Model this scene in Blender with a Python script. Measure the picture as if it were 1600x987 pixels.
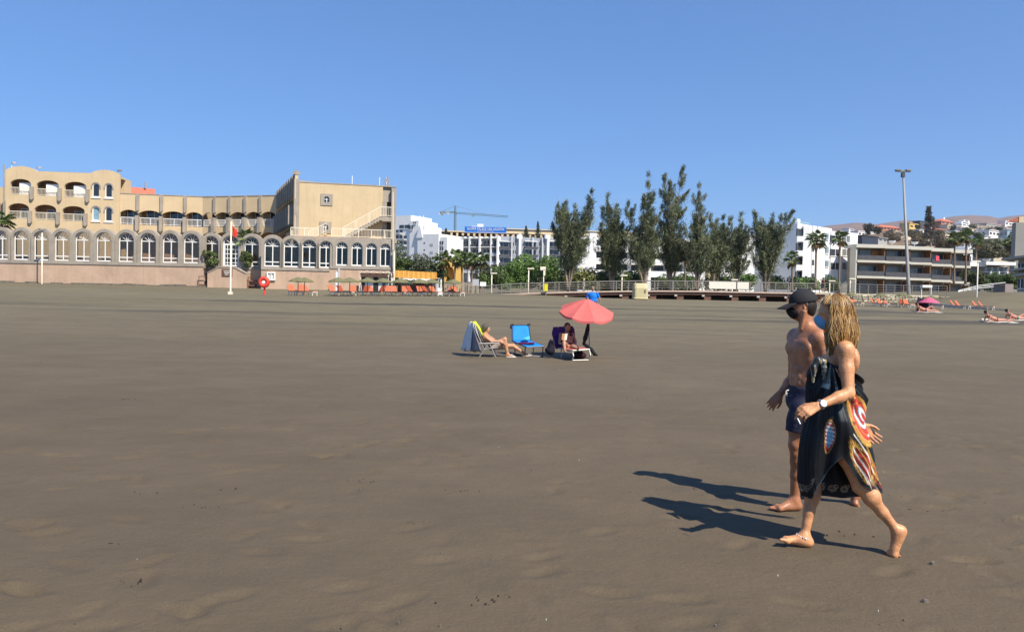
import bpy, bmesh, math, random
import numpy as np
from mathutils import Vector, Matrix
from mathutils.geometry import tessellate_polygon
try:
    import openvdb as vdb
except ImportError:
    import pyopenvdb as vdb

for o in list(bpy.data.objects):
    bpy.data.objects.remove(o)
S = bpy.context.scene
COL = S.collection
R = math.radians
random.seed(7)
RNG = np.random.default_rng(11)

# ------------------------------------------------------------------ camera
CAM_H = 1.65
F = 1155.0                       # focal length in pixels of the 1600 px wide photograph
PITCH = math.atan2(30.0, F)      # looking slightly down
ROLL = R(1.2)
_f0 = Vector((0, math.cos(PITCH), -math.sin(PITCH)))
_u0 = Vector((0, math.sin(PITCH), math.cos(PITCH)))
_r0 = Vector((1, 0, 0))
CR = _r0 * math.cos(ROLL) + _u0 * math.sin(ROLL)
CU = _u0 * math.cos(ROLL) - _r0 * math.sin(ROLL)
CF = _f0
CC = Vector((0, 0, CAM_H))
cam = bpy.data.cameras.new('camera')
camo = bpy.data.objects.new('camera', cam)
COL.objects.link(camo)
M = Matrix.Identity(4)
for i in range(3):
    M[i][0] = CR[i]; M[i][1] = CU[i]; M[i][2] = -CF[i]; M[i][3] = CC[i]
camo.matrix_world = M
cam.sensor_width = 36.0
cam.lens = F * 36.0 / 1600.0
cam.clip_start = 0.05
cam.clip_end = 30000
S.camera = camo

# ------------------------------------------------------------------ sky and sun
SUN_EL = R(48.5)
SUN_AZ = Vector((0.67, -0.745)).normalized()      # horizontal direction towards the sun
SUN_DIR = Vector((SUN_AZ.x * math.cos(SUN_EL), SUN_AZ.y * math.cos(SUN_EL), math.sin(SUN_EL)))
W = bpy.data.worlds.new('World'); S.world = W
W.use_nodes = True
wn = W.node_tree.nodes; wl = W.node_tree.links
sky = wn.new('ShaderNodeTexSky'); sky.sky_type = 'NISHITA'
sky.sun_disc = False
sky.sun_elevation = SUN_EL
sky.sun_rotation = math.atan2(SUN_AZ.x, SUN_AZ.y)
sky.altitude = 10
sky.air_density = 1.0
sky.dust_density = 0.3
sky.ozone_density = 10.0
gm = wn.new('ShaderNodeGamma'); gm.inputs[1].default_value = 0.65          # softer, bluer camera rendering of the sky
wl.new(sky.outputs[0], gm.inputs[0])
tint = wn.new('ShaderNodeVectorMath'); tint.operation = 'MULTIPLY'; tint.inputs[1].default_value = (0.99, 1.43, 1.99)
wl.new(gm.outputs[0], tint.inputs[0])
wn['Background'].inputs['Strength'].default_value = 0.095
wl.new(tint.outputs[0], wn['Background'].inputs['Color'])
sl = bpy.data.lights.new('sun', 'SUN'); sl.energy = 5.0; sl.angle = R(0.53); sl.color = (1.0, 0.91, 0.77)
so = bpy.data.objects.new('sun', sl); COL.objects.link(so)
so.rotation_euler = (-SUN_DIR).to_track_quat('-Z', 'Y').to_euler()
so.location = (60, -70, 90)

S.render.engine = 'CYCLES'
S.view_settings.view_transform = 'Standard'
S.view_settings.look = 'None'
S.view_settings.exposure = 0.55
S.view_settings.gamma = 1.0
S.view_settings.use_curve_mapping = False
S.cycles.max_bounces = 6
S.cycles.transparent_max_bounces = 12
S.cycles.use_denoising = True
try:
    S.cycles.denoiser = 'OPENIMAGEDENOISE'
except Exception:
    pass

# ------------------------------------------------------------------ pixel <-> world
def ray(px, py):
    return CF + CR * ((px - 800.0) / F) + CU * ((493.5 - py) / F)
def P(px, py, Y):
    d = ray(px, py)
    return CC + d * (Y / d.y)
def sstep(a, b, t):
    t = np.clip((np.asarray(t, float) - a) / (b - a), 0, 1)
    return t * t * (3 - 2 * t)
def gz(x, y):
    """height of the ground"""
    x = np.asarray(x, float); y = np.asarray(y, float)
    z = 1.45 * sstep(18, 66, y) + 0.55 * sstep(62, 80, y) + 3.0 * sstep(85, 200, y) + 10.0 * sstep(200, 420, y)
    z = z + 1.3 * sstep(38, 50, x) * sstep(62, 74, y) * (1 - sstep(92, 110, y))
    z = z - 0.42 * sstep(2, 12, x) * (1 - sstep(29, 37, x)) * sstep(70.5, 74.6, y) * (1 - sstep(84, 92, y))
    return z
def G(px, py):
    """ground point seen at a pixel"""
    d = ray(px, py)
    t = 1.003 ** np.arange(2000)
    x, y, z = (CC[i] + d[i] * t for i in range(3))
    k = np.nonzero(z <= gz(x, y))[0]
    t = float(t[k[0]]) if len(k) else 400.0
    return CC + d * t
def onground(px, Y):
    """ground point in the pixel column px (taken near the horizon) at depth Y"""
    p = P(px, 465, Y)
    return Vector((p.x, Y, float(gz(p.x, Y))))
def mpp(Y):
    return Y / F

# ------------------------------------------------------------------ noise
def vnoise(x, y, seed=0):
    x = np.asarray(x, float); y = np.asarray(y, float)
    xi = np.floor(x).astype(np.int64); yi = np.floor(y).astype(np.int64)
    xf = x - xi; yf = y - yi
    u = xf * xf * (3 - 2 * xf); v = yf * yf * (3 - 2 * yf)
    def h(a, b):
        n = (a * 374761393 + b * 668265263 + seed * 974634777) & 0xffffffff
        n = ((n ^ (n >> 13)) * 1274126177) & 0xffffffff
        return ((n ^ (n >> 16)) & 0xffff) / 65535.0
    return (h(xi, yi) * (1 - u) + h(xi + 1, yi) * u) * (1 - v) + (h(xi, yi + 1) * (1 - u) + h(xi + 1, yi + 1) * u) * v
def fbm(x, y, o=4, seed=0):
    s = 0; a = 0.5
    for i in range(o):
        s = s + a * vnoise(x * 2 ** i + 17.3 * i, y * 2 ** i - 9.1 * i, seed + i)
        a *= 0.5
    return s

# ------------------------------------------------------------------ materials
MATS = {}
def srgb(r, g, b):
    def c(v):
        v /= 255.0
        return v / 12.92 if v <= 0.04045 else ((v + 0.055) / 1.055) ** 2.4
    return (c(r), c(g), c(b))
def mat(name, col, rough=0.7, var=0.12, scale=3.0, bump=0.0, bscale=None, spec=0.3, metal=0.0, attr=None, transl=0.0, coord='Object', stretch=None, streak=0.0):
    """procedural principled material: noise-varied base colour, optional bump, vertex colour or per-face random tint"""
    if name in MATS: return MATS[name]
    m = bpy.data.materials.new(name); m.use_nodes = True
    n = m.node_tree.nodes; l = m.node_tree.links
    b = n['Principled BSDF']
    b.inputs['Roughness'].default_value = rough
    b.inputs['Metallic'].default_value = metal
    b.inputs['Specular IOR Level'].default_value = spec
    tc = n.new('ShaderNodeTexCoord')
    src = tc.outputs[coord]
    if stretch:
        mp = n.new('ShaderNodeMapping'); mp.inputs['Scale'].default_value = stretch
        l.new(src, mp.inputs[0]); src = mp.outputs[0]
    nz = n.new('ShaderNodeTexNoise'); nz.inputs['Scale'].default_value = scale
    nz.inputs['Detail'].default_value = 6; nz.inputs['Roughness'].default_value = 0.62
    l.new(src, nz.inputs['Vector'])
    mr = n.new('ShaderNodeMapRange')
    mr.inputs['From Min'].default_value = 0.3; mr.inputs['From Max'].default_value = 0.7
    mr.inputs['To Min'].default_value = 1 - var; mr.inputs['To Max'].default_value = 1 + var
    l.new(nz.outputs[0], mr.inputs[0])
    mul = n.new('ShaderNodeMix'); mul.data_type = 'RGBA'; mul.blend_type = 'MULTIPLY'
    mul.inputs[0].default_value = 1.0
    if attr:
        at = n.new('ShaderNodeAttribute'); at.attribute_name = attr
        l.new(at.outputs['Color'], mul.inputs[6])
    else:
        mul.inputs[6].default_value = (*col, 1)
    l.new(mr.outputs[0], mul.inputs[7])
    out = mul.outputs[2]
    if streak > 0:     # vertical weathering streaks
        mp2 = n.new('ShaderNodeMapping'); mp2.inputs['Scale'].default_value = (2.2, 2.2, 0.12)
        l.new(tc.outputs[coord], mp2.inputs[0])
        nz2 = n.new('ShaderNodeTexNoise'); nz2.inputs['Scale'].default_value = 1.6; nz2.inputs['Detail'].default_value = 5
        l.new(mp2.outputs[0], nz2.inputs['Vector'])
        mr2 = n.new('ShaderNodeMapRange')
        mr2.inputs['From Min'].default_value = 0.52; mr2.inputs['From Max'].default_value = 0.78
        mr2.inputs['To Min'].default_value = 1.0; mr2.inputs['To Max'].default_value = 1 - streak
        l.new(nz2.outputs[0], mr2.inputs[0])
        mu2 = n.new('ShaderNodeMix'); mu2.data_type = 'RGBA'; mu2.blend_type = 'MULTIPLY'; mu2.inputs[0].default_value = 1
        l.new(out, mu2.inputs[6]); l.new(mr2.outputs[0], mu2.inputs[7]); out = mu2.outputs[2]
    l.new(out, b.inputs['Base Color'])
    if bump > 0:
        nb = n.new('ShaderNodeTexNoise'); nb.inputs['Scale'].default_value = bscale or scale * 6
        nb.inputs['Detail'].default_value = 5
        l.new(src, nb.inputs['Vector'])
        bp = n.new('ShaderNodeBump'); bp.inputs['Strength'].default_value = 1.0; bp.inputs['Distance'].default_value = bump
        l.new(nb.outputs[0], bp.inputs['Height']); l.new(bp.outputs[0], b.inputs['Normal'])
    if transl > 0:
        tr = n.new('ShaderNodeBsdfTranslucent'); l.new(out, tr.inputs[0])
        mx = n.new('ShaderNodeMixShader'); mx.inputs[0].default_value = transl
        l.new(b.outputs[0], mx.inputs[1]); l.new(tr.outputs[0], mx.inputs[2])
        l.new(mx.outputs[0], n['Material Output'].inputs[0])
    MATS[name] = m
    return m
def glass(name, tint=(0.5, 0.52, 0.52), see=0.55):
    """thin window pane: partly see-through, with a sharp reflection"""
    if name in MATS: return MATS[name]
    m = bpy.data.materials.new(name); m.use_nodes = True
    n = m.node_tree.nodes; l = m.node_tree.links
    n.remove(n['Principled BSDF'])
    tr = n.new('ShaderNodeBsdfTransparent'); tr.inputs[0].default_value = (*tint, 1)
    gl = n.new('ShaderNodeBsdfGlossy'); gl.inputs['Roughness'].default_value = 0.03
    gl.inputs[0].default_value = (0.9, 0.9, 0.9, 1)
    fr = n.new('ShaderNodeFresnel'); fr.inputs[0].default_value = 1.5
    nz = n.new('ShaderNodeTexNoise'); nz.inputs['Scale'].default_value = 0.8
    tc = n.new('ShaderNodeTexCoord'); l.new(tc.outputs['Object'], nz.inputs['Vector'])
    bp = n.new('ShaderNodeBump'); bp.inputs['Distance'].default_value = 0.02; l.new(nz.outputs[0], bp.inputs['Height'])
    l.new(bp.outputs[0], gl.inputs['Normal'])
    mx = n.new('ShaderNodeMixShader')
    l.new(fr.outputs[0], mx.inputs[0]); l.new(tr.outputs[0], mx.inputs[1]); l.new(gl.outputs[0], mx.inputs[2])
    l.new(mx.outputs[0], n['Material Output'].inputs[0])
    MATS[name] = m
    return m

# ------------------------------------------------------------------ objects
ORG = {}          # world origin of each object
def link(o, parent=None, origin=(0, 0, 0)):
    COL.objects.link(o)
    ow = Vector(origin)
    if parent is not None:
        o.parent = parent
        pw = ORG[parent.name]
        o.location = ow - pw
    else:
        o.location = ow
    ORG[o.name] = ow
    return o
def tag(o, label=None, cat=None, group=None, kind=None):
    if label: o['label'] = label
    if cat: o['category'] = cat
    if group: o['group'] = group
    if kind: o['kind'] = kind
    return o
def thing(name, loc, label, cat, group=None):
    o = bpy.data.objects.new(name, None)
    o.empty_display_size = 0.2
    link(o, None, loc)
    return tag(o, label, cat, group)
def mesh_obj(name, verts, faces, mats, parent=None, origin=None, smooth=False, mi=None):
    """vertices are world coordinates; the object's origin is the parent's origin unless given"""
    if origin is None:
        if parent is not None: origin = ORG[parent.name]
        else:
            a = np.array(verts, float)
            origin = ((a[:, 0].min() + a[:, 0].max()) / 2, (a[:, 1].min() + a[:, 1].max()) / 2, a[:, 2].min())
    ow = np.array(origin, float)
    me = bpy.data.meshes.new(name)
    vv = np.array(verts, float) - ow
    me.from_pydata(vv.tolist() if not isinstance(vv, list) else vv, [], faces if isinstance(faces, list) else faces.tolist())
    for m in (mats if isinstance(mats, (list, tuple)) else [mats]):
        me.materials.append(m)
    if mi is not None: me.polygons.foreach_set('material_index', np.array(mi, dtype=np.int32))
    if smooth: me.polygons.foreach_set('use_smooth', np.ones(len(me.polygons), dtype=bool))
    me.update()
    o = bpy.data.objects.new(name, me)
    return link(o, parent, origin)
def copy_tree(o, loc, rz=0.0, scale=1.0, label=None):
    c = o.copy(); COL.objects.link(c)
    c.location = loc; c.rotation_euler = (0, 0, rz); c.scale = (scale,) * 3
    if label: c['label'] = label
    for ch in o.children:
        d = ch.copy(); COL.objects.link(d); d.parent = c
        for g in ch.children:
            e = g.copy(); COL.objects.link(e); e.parent = d
    return c

class MB:
    def __init__(s): s.v = []; s.f = []; s.m = []
    def add(s, v, f, m=0):
        k = len(s.v)
        s.v += [tuple(p) for p in v]
        s.f += [tuple(i + k for i in q) for q in f]
        s.m += [m] * len(f)
        return s
    def box8(s, c, m=0):
        """8 corners: bottom 0-3 counter-clockwise, top 4-7"""
        return s.add(c, [(3, 2, 1, 0), (4, 5, 6, 7), (0, 1, 5, 4), (1, 2, 6, 5), (2, 3, 7, 6), (3, 0, 4, 7)], m)
    def box(s, lo, hi, m=0):
        x0, y0, z0 = lo; x1, y1, z1 = hi
        return s.box8([(x0, y0, z0), (x1, y0, z0), (x1, y1, z0), (x0, y1, z0), (x0, y0, z1), (x1, y0, z1), (x1, y1, z1), (x0, y1, z1)], m)
    def cbox(s, c, size, rz=0.0, m=0):
        a, b, h = size[0] / 2, size[1] / 2, size[2] / 2
        cs, sn = math.cos(rz), math.sin(rz)
        pts = []
        for z in (-h, h):
            for x, y in ((-a, -b), (a, -b), (a, b), (-a, b)):
                pts.append((c[0] + x * cs - y * sn, c[1] + x * sn + y * cs, c[2] + z))
        return s.box8(pts, m)
    def tube(s, pts, r, n=6, m=0, cap=True):
        """tube along a polyline, radius per point"""
        pts = [Vector(p) for p in pts]
        rr = r if isinstance(r, (list, tuple, np.ndarray)) else [r] * len(pts)
        k = len(s.v); prev = None
        for i, p in enumerate(pts):
            t = (pts[min(i + 1, len(pts) - 1)] - pts[max(i - 1, 0)])
            if t.length < 1e-9: t = Vector((0, 0, 1))
            t.normalize()
            a = prev if prev is not None else (Vector((1, 0, 0)) if abs(t.x) < 0.8 else Vector((0, 1, 0)))
            a = (a - t * a.dot(t))
            if a.length < 1e-6: a = t.orthogonal()
            a.normalize(); b = t.cross(a); prev = a
            for j in range(n):
                q = 2 * math.pi * j / n
                s.v.append(tuple(p + (a * math.cos(q) + b * math.sin(q)) * rr[i]))
        for i in range(len(pts) - 1):
            for j in range(n):
                s.f.append((k + i * n + j, k + i * n + (j + 1) % n, k + (i + 1) * n + (j + 1) % n, k + (i + 1) * n + j)); s.m.append(m)
        if cap:
            s.f.append(tuple(k + j for j in reversed(range(n)))); s.m.append(m)
            e = k + (len(pts) - 1) * n
            s.f.append(tuple(e + j for j in range(n))); s.m.append(m)
        return s
    def lathe(s, c, prof, n=12, m=0, wob=None):
        k = len(s.v)
        for i, (r, z) in enumerate(prof):
            for j in range(n):
                q = 2 * math.pi * j / n
                rr = r * (wob(q, i) if wob else 1)
                s.v.append((c[0] + rr * math.cos(q), c[1] + rr * math.sin(q), c[2] + z))
        for i in range(len(prof) - 1):
            for j in range(n):
                s.f.append((k + i * n + j, k + i * n + (j + 1) % n, k + (i + 1) * n + (j + 1) % n, k + (i + 1) * n + j)); s.m.append(m)
        return s
    def build(s, name, mats, parent=None, origin=None, smooth=False):
        return mesh_obj(name, s.v, s.f, mats, parent, origin, smooth, s.m)

class Plane:
    """a vertical facade plane between two (pixel column, depth) points; u runs left to right, n points out to the viewer"""
    def __init__(s, pa, ya, pb, yb, py=440):
        a = P(pa, py, ya); b = P(pb, py, yb)
        s.a = Vector((a.x, a.y, 0)); d = Vector((b.x - a.x, b.y - a.y, 0))
        s.L = d.length; s.t = d.normalized()
        s.n = Vector((s.t.y, -s.t.x, 0))
    def uz(s, px, py, off=0.0):
        d = ray(px, py); a = s.a + s.n * off
        k = (a - CC).dot(s.n) / d.dot(s.n)
        p = CC + d * k
        return (p - a).dot(s.t), p.z
    def pt(s, u, z, off=0.0):
        p = s.a + s.t * u + s.n * off
        return Vector((p.x, p.y, z))
    def box(s, mb, u0, u1, z0, z1, n0, n1, m=0):
        """n0 < n1: back to front"""
        c = [s.pt(u0, z0, n1), s.pt(u1, z0, n1), s.pt(u1, z0, n0), s.pt(u0, z0, n0),
             s.pt(u0, z1, n1), s.pt(u1, z1, n1), s.pt(u1, z1, n0), s.pt(u0, z1, n0)]
        return mb.box8(c, m)
    def extrude(s, mb, loops, n0, n1, m=0):
        """loops: outer then holes, lists of (u,z)"""
        flat = [q for lp in loops for q in lp]
        tris = tessellate_polygon([[Vector((u, z, 0)) for u, z in lp] for lp in loops])
        k = len(mb.v); N = len(flat)
        for off in (n1, n0):
            mb.v += [tuple(s.pt(u, z, off)) for u, z in flat]
        for a, b, c in tris:
            (u0, z0), (u1, z1), (u2, z2) = flat[a], flat[b], flat[c]
            if (u1 - u0) * (z2 - z0) - (u2 - u0) * (z1 - z0) < 0: b, c = c, b
            mb.f.append((k + a, k + b, k + c)); mb.m.append(m)
            mb.f.append((k + N + a, k + N + c, k + N + b)); mb.m.append(m)
        i = 0
        for lp in loops:
            n = len(lp)
            for j in range(n):
                a, b = i + j, i + (j + 1) % n
                mb.f.append((k + a, k + N + a, k + N + b, k + b)); mb.m.append(m)
            i += n
        return mb
def rect(u0, u1, z0, z1):
    return [(u0, z0), (u1, z0), (u1, z1), (u0, z1)]
def arch(u0, u1, z0, zs, rise, n=8):
    """opening with an elliptical head: springing height zs, rise above it"""
    c = (u0 + u1) / 2; w = (u1 - u0) / 2
    p = [(u0, z0), (u1, z0)]
    for i in range(n + 1):
        q = math.pi * i / n
        p.append((c + w * math.cos(q), zs + rise * math.sin(q)))
    return p
def ordn(i):
    w = ['first', 'second', 'third', 'fourth', 'fifth', 'sixth', 'seventh', 'eighth', 'ninth', 'tenth', 'eleventh', 'twelfth', 'thirteenth',
         'fourteenth', 'fifteenth', 'sixteenth', 'seventeenth', 'eighteenth', 'nineteenth', 'twentieth']
    return w[i]
# ------------------------------------------------------------------ the beach
def make_beach():
    # rows of growing spacing; columns fan out with distance, so the sheet stays fine near the camera
    ys = [-25, -18, -12, -8, -5, -3, -1.5, -0.5]
    y = 0.3
    while y < 5400:
        ys.append(y); y += max(0.028, 0.0055 * y if y < 120 else 0.04 * y)
    ys = np.array(ys)
    nc = 520
    s = np.linspace(-1, 1, nc)
    s = 0.75 * s + 0.25 * s ** 3
    hw = 9 + 1.35 * np.maximum(ys, 0)
    X = s[None, :] * hw[:, None]; Y = np.repeat(ys[:, None], nc, 1)
    Z = gz(X, Y)
    near = 1 - sstep(12, 40, Y)
    # soft wind ripples and trodden unevenness
    Z += near * 0.018 * (fbm(X * 0.55, Y * 0.75, 4, 3) - 0.5)
    Z += near * 0.008 * (fbm(X * 3.2, Y * 4.2, 3, 9) - 0.5)
    # low wrack and tide berms, drawn out along the shore
    mid = sstep(16, 30, Y) * (1 - sstep(74, 78, Y))
    wv = Y + 3.0 * fbm(X * 0.03, Y * 0.05, 3, 21)
    Z += mid * 0.09 * (fbm(X * 0.05, wv * 0.33, 4, 5) - 0.5)
    Z += mid * 0.04 * (fbm(X * 0.22, wv * 1.3, 3, 15) - 0.5)
    Z += sstep(30, 40, Y) * (1 - sstep(50, 60, Y)) * 0.10 * (fbm(X * 0.35, Y * 0.6, 4, 35) - 0.5)
    # footprints: shallow dents with a raised rim
    rng = random.Random(5)
    dents = []
    def track(x, y, a, n, sz=1.0):
        for i in range(n):
            sd = 1 if i % 2 else -1
            dents.append((x + math.cos(a) * 0.62 * i - math.sin(a) * 0.09 * sd + rng.gauss(0, .03), y + math.sin(a) * 0.62 * i + math.cos(a) * 0.09 * sd + rng.gauss(0, .03), a + rng.gauss(0, .15), rng.uniform(.5, 1.0) * sz))
    for i in range(34):
        track(rng.uniform(-9, 9), rng.uniform(3, 18), rng.choice([0, math.pi, .4, -.5, 2.6, 1.3]) + rng.gauss(0, .2), rng.randint(2, 7))
    for i in range(420):
        yy = 2.4 + 16 * rng.random() ** 1.6
        dents.append((rng.uniform(-.85, .85) * (yy + 1), yy, rng.uniform(0, 3.1), rng.uniform(.3, .95)))
    track(3.0, 4.86, 0.03, 9, 1.25); track(2.9, 5.86, 0.02, 9, 1.2); track(-5.5, 7.2, .1, 9, .8); track(-2.0, 3.6, .5, 6, .8); track(4.5, 9.0, 2.6, 9, .8); track(-1, 11, .05, 12, .9)
    for i in range(500):
        dents.append((rng.uniform(-50, 55), rng.uniform(25, 62), rng.uniform(0, 3.1), rng.uniform(1.0, 2.0)))
    for (dx, dy, da, ds) in dents:
        if dy < 0.5: continue
        i0, i1 = np.searchsorted(ys, [dy - 0.5, dy + 0.5])
        hwj = hw[(i0 + i1) // 2]
        if abs(dx) > hwj * 0.97: continue
        c = np.argmin(np.abs(X[(i0 + i1) // 2] - dx)); w = max(3, int(0.5 / (hwj * 2 / nc * .75)) + 2)
        sl = (slice(i0, i1), slice(max(0, c - w), c + w))
        rx = (X[sl] - dx) * math.cos(da) + (Y[sl] - dy) * math.sin(da)
        ry = -(X[sl] - dx) * math.sin(da) + (Y[sl] - dy) * math.cos(da)
        q = np.sqrt((rx / 0.14) ** 2 + (ry / 0.06) ** 2)
        Z[sl] += ds * (-0.022 * np.exp(-q ** 3.2) + 0.008 * np.exp(-((q - 1.35) / 0.32) ** 2))
    nr = len(ys)
    V = np.stack([X.ravel(), Y.ravel(), Z.ravel()], 1)
    I = (np.arange(nr - 1)[:, None] * nc + np.arange(nc - 1)[None, :]).ravel()
    Fq = np.stack([I, I + 1, I + nc + 1, I + nc], 1)
    # ---- sand: dark volcanic, damp bands, fine grains
    m = bpy.data.materials.new('volcanic_sand'); m.use_nodes = True
    n = m.node_tree.nodes; l = m.node_tree.links; b = n['Principled BSDF']
    tc = n.new('ShaderNodeTexCoord')
    def noise(scale, vec=(1, 1, 1), det=6, rough=.6):
        mp = n.new('ShaderNodeMapping'); mp.inputs['Scale'].default_value = vec; l.new(tc.outputs['Object'], mp.inputs[0])
        z = n.new('ShaderNodeTexNoise'); z.inputs['Scale'].default_value = scale; z.inputs['Detail'].default_value = det; z.inputs['Roughness'].default_value = rough
        l.new(mp.outputs[0], z.inputs['Vector']); return z.outputs[0]
    def rng_(x, a, b_, c, d):
        r = n.new('ShaderNodeMapRange'); r.inputs['From Min'].default_value = a; r.inputs['From Max'].default_value = b_
        r.inputs['To Min'].default_value = c; r.inputs['To Max'].default_value = d; l.new(x, r.inputs[0]); return r.outputs[0]
    def mixc(f, a, b_, t='MIX'):
        x = n.new('ShaderNodeMix'); x.data_type = 'RGBA'; x.blend_type = t
        if isinstance(f, float): x.inputs[0].default_value = f
        else: l.new(f, x.inputs[0])
        for s_, v in ((6, a), (7, b_)):
            if isinstance(v, tuple): x.inputs[s_].default_value = (*v, 1)
            else: l.new(v, x.inputs[s_])
        return x.outputs[2]
    sep = n.new('ShaderNodeSeparateXYZ'); l.new(tc.outputs['Object'], sep.inputs[0])
    dry = rng_(sep.outputs[1], 10, 46, 0, 1)            # the beach gets drier and paler up the slope
    c = mixc(dry, (0.105, 0.0805, 0.0520), (0.144, 0.124, 0.077))
    band = noise(0.09, (0.45, 1.1, 1), 5, .55)
    c = mixc(rng_(band, .35, .68, .75, 1.22), (0, 0, 0), c, 'MIX') if False else c
    bm = n.new('ShaderNodeMix'); bm.data_type = 'RGBA'; bm.blend_type = 'MULTIPLY'; bm.inputs[0].default_value = 1
    l.new(c, bm.inputs[6]); l.new(rng_(band, .36, .64, .90, 1.09), bm.inputs[7]); c = bm.outputs[2]
    far = noise(0.25, (0.10, 1.3, 1), 6, .65)             # damp tide lines higher up
    fm = n.new('ShaderNodeMath'); fm.operation = 'MULTIPLY'
    l.new(rng_(far, .53, .60, 0, 1), fm.inputs[0]); l.new(rng_(sep.outputs[1], 26, 42, 0, 1), fm.inputs[1])
    fm2 = n.new('ShaderNodeMath'); fm2.operation = 'MULTIPLY'
    l.new(fm.outputs[0], fm2.inputs[0]); l.new(rng_(sep.outputs[1], 56, 64, 1, 0.15), fm2.inputs[1])
    c = mixc(fm2.outputs[0], c, (0.070, 0.061, 0.046))
    md = noise(0.9, (0.8, 1.1, 1), 7, .70)
    bm = n.new('ShaderNodeMix'); bm.data_type = 'RGBA'; bm.blend_type = 'MULTIPLY'; bm.inputs[0].default_value = 1
    l.new(c, bm.inputs[6]); l.new(rng_(md, .3, .7, .87, 1.12), bm.inputs[7]); c = bm.outputs[2]
    gr = noise(160, (1, 1, 1), 3, .7)
    bm = n.new('ShaderNodeMix'); bm.data_type = 'RGBA'; bm.blend_type = 'MULTIPLY'; bm.inputs[0].default_value = 1
    l.new(c, bm.inputs[6]); l.new(rng_(gr, .3, .7, .78, 1.22), bm.inputs[7]); c = bm.outputs[2]
    l.new(c, b.inputs['Base Color'])
    b.inputs['Roughness'].default_value = 0.82; b.inputs['Specular IOR Level'].default_value = 0.25
    h1 = noise(28, (1, 1, 1), 6, .7); h2 = noise(3.5, (1, 1.2, 1), 5, .6)
    ad = n.new('ShaderNodeMath'); ad.operation = 'MULTIPLY_ADD'; ad.inputs[1].default_value = 2.5
    l.new(h2, ad.inputs[0]); l.new(h1, ad.inputs[2])
    bp = n.new('ShaderNodeBump'); bp.inputs['Distance'].default_value = 0.0075; bp.inputs['Strength'].default_value = 1
    l.new(ad.outputs[0], bp.inputs['Height']); l.new(bp.outputs[0], b.inputs['Normal'])
    o = mesh_obj('beach', V, Fq, m, origin=(0, 0, 0), smooth=True)
    tag(o, kind='structure')
    return o
make_beach()

def make_debris():
    """bits of dark weed, shell and pebble strewn on the near sand"""
    rng = random.Random(31); mb = MB()
    def blob(x, y, r, fl, m):
        z = float(gz(x, y)) + 0.004
        k = len(mb.v); n = 6
        for ring, (rr, h) in enumerate(((1, -0.01), (.75, fl * .7), (.3, fl))):
            for j in range(n):
                q = 6.283 * j / n; w = r * rr * rng.uniform(.7, 1.3)
                mb.v.append((x + w * math.cos(q), y + w * .8 * math.sin(q), z + h))
        for i in range(2):
            for j in range(n):
                mb.f.append((k + i * n + j, k + i * n + (j + 1) % n, k + (i + 1) * n + (j + 1) % n, k + (i + 1) * n + j)); mb.m.append(m)
        mb.f.append(tuple(k + 2 * n + j for j in range(n))); mb.m.append(m)
    for i in range(44):                                   # weed tufts: little clusters
        y = 2.6 * (1 / rng.uniform(0.12, 1)) ** .9; x = rng.uniform(-.75, .75) * y * 1.1
        for k in range(rng.randint(2, 7)):
            blob(x + rng.gauss(0, .09), y + rng.gauss(0, .035), rng.uniform(.003, .009), rng.uniform(.001, .003), 0)
    for i in range(70):
        y = 2.6 * (1 / rng.uniform(0.10, 1)) ** .9; x = rng.uniform(-.75, .75) * y * 1.1
        blob(x, y, rng.uniform(.003, .009), rng.uniform(.002, .007), 1)
    for i in range(26):
        y = 2.4 * (1 / rng.uniform(0.12, 1)) ** .9; x = rng.uniform(-.75, .75) * y * 1.1
        blob(x, y, rng.uniform(.0015, .003), .003, 2)
    p = G(1457, 882); blob(p.x, p.y, .022, .02, 1); p = G(1445, 940); blob(p.x, p.y, .02, .012, 1)
    o = mb.build('beach_debris', [mat('dry_weed', (0.045, 0.036, 0.028), .9), mat('pebble', (0.12, .10, .085), .7), mat('shell_bit', (0.7, .68, .62), .5)])
    tag(o, 'scattered bits of dark weed, pebbles and shell on the near sand', 'debris', kind='stuff')
make_debris()
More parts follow.
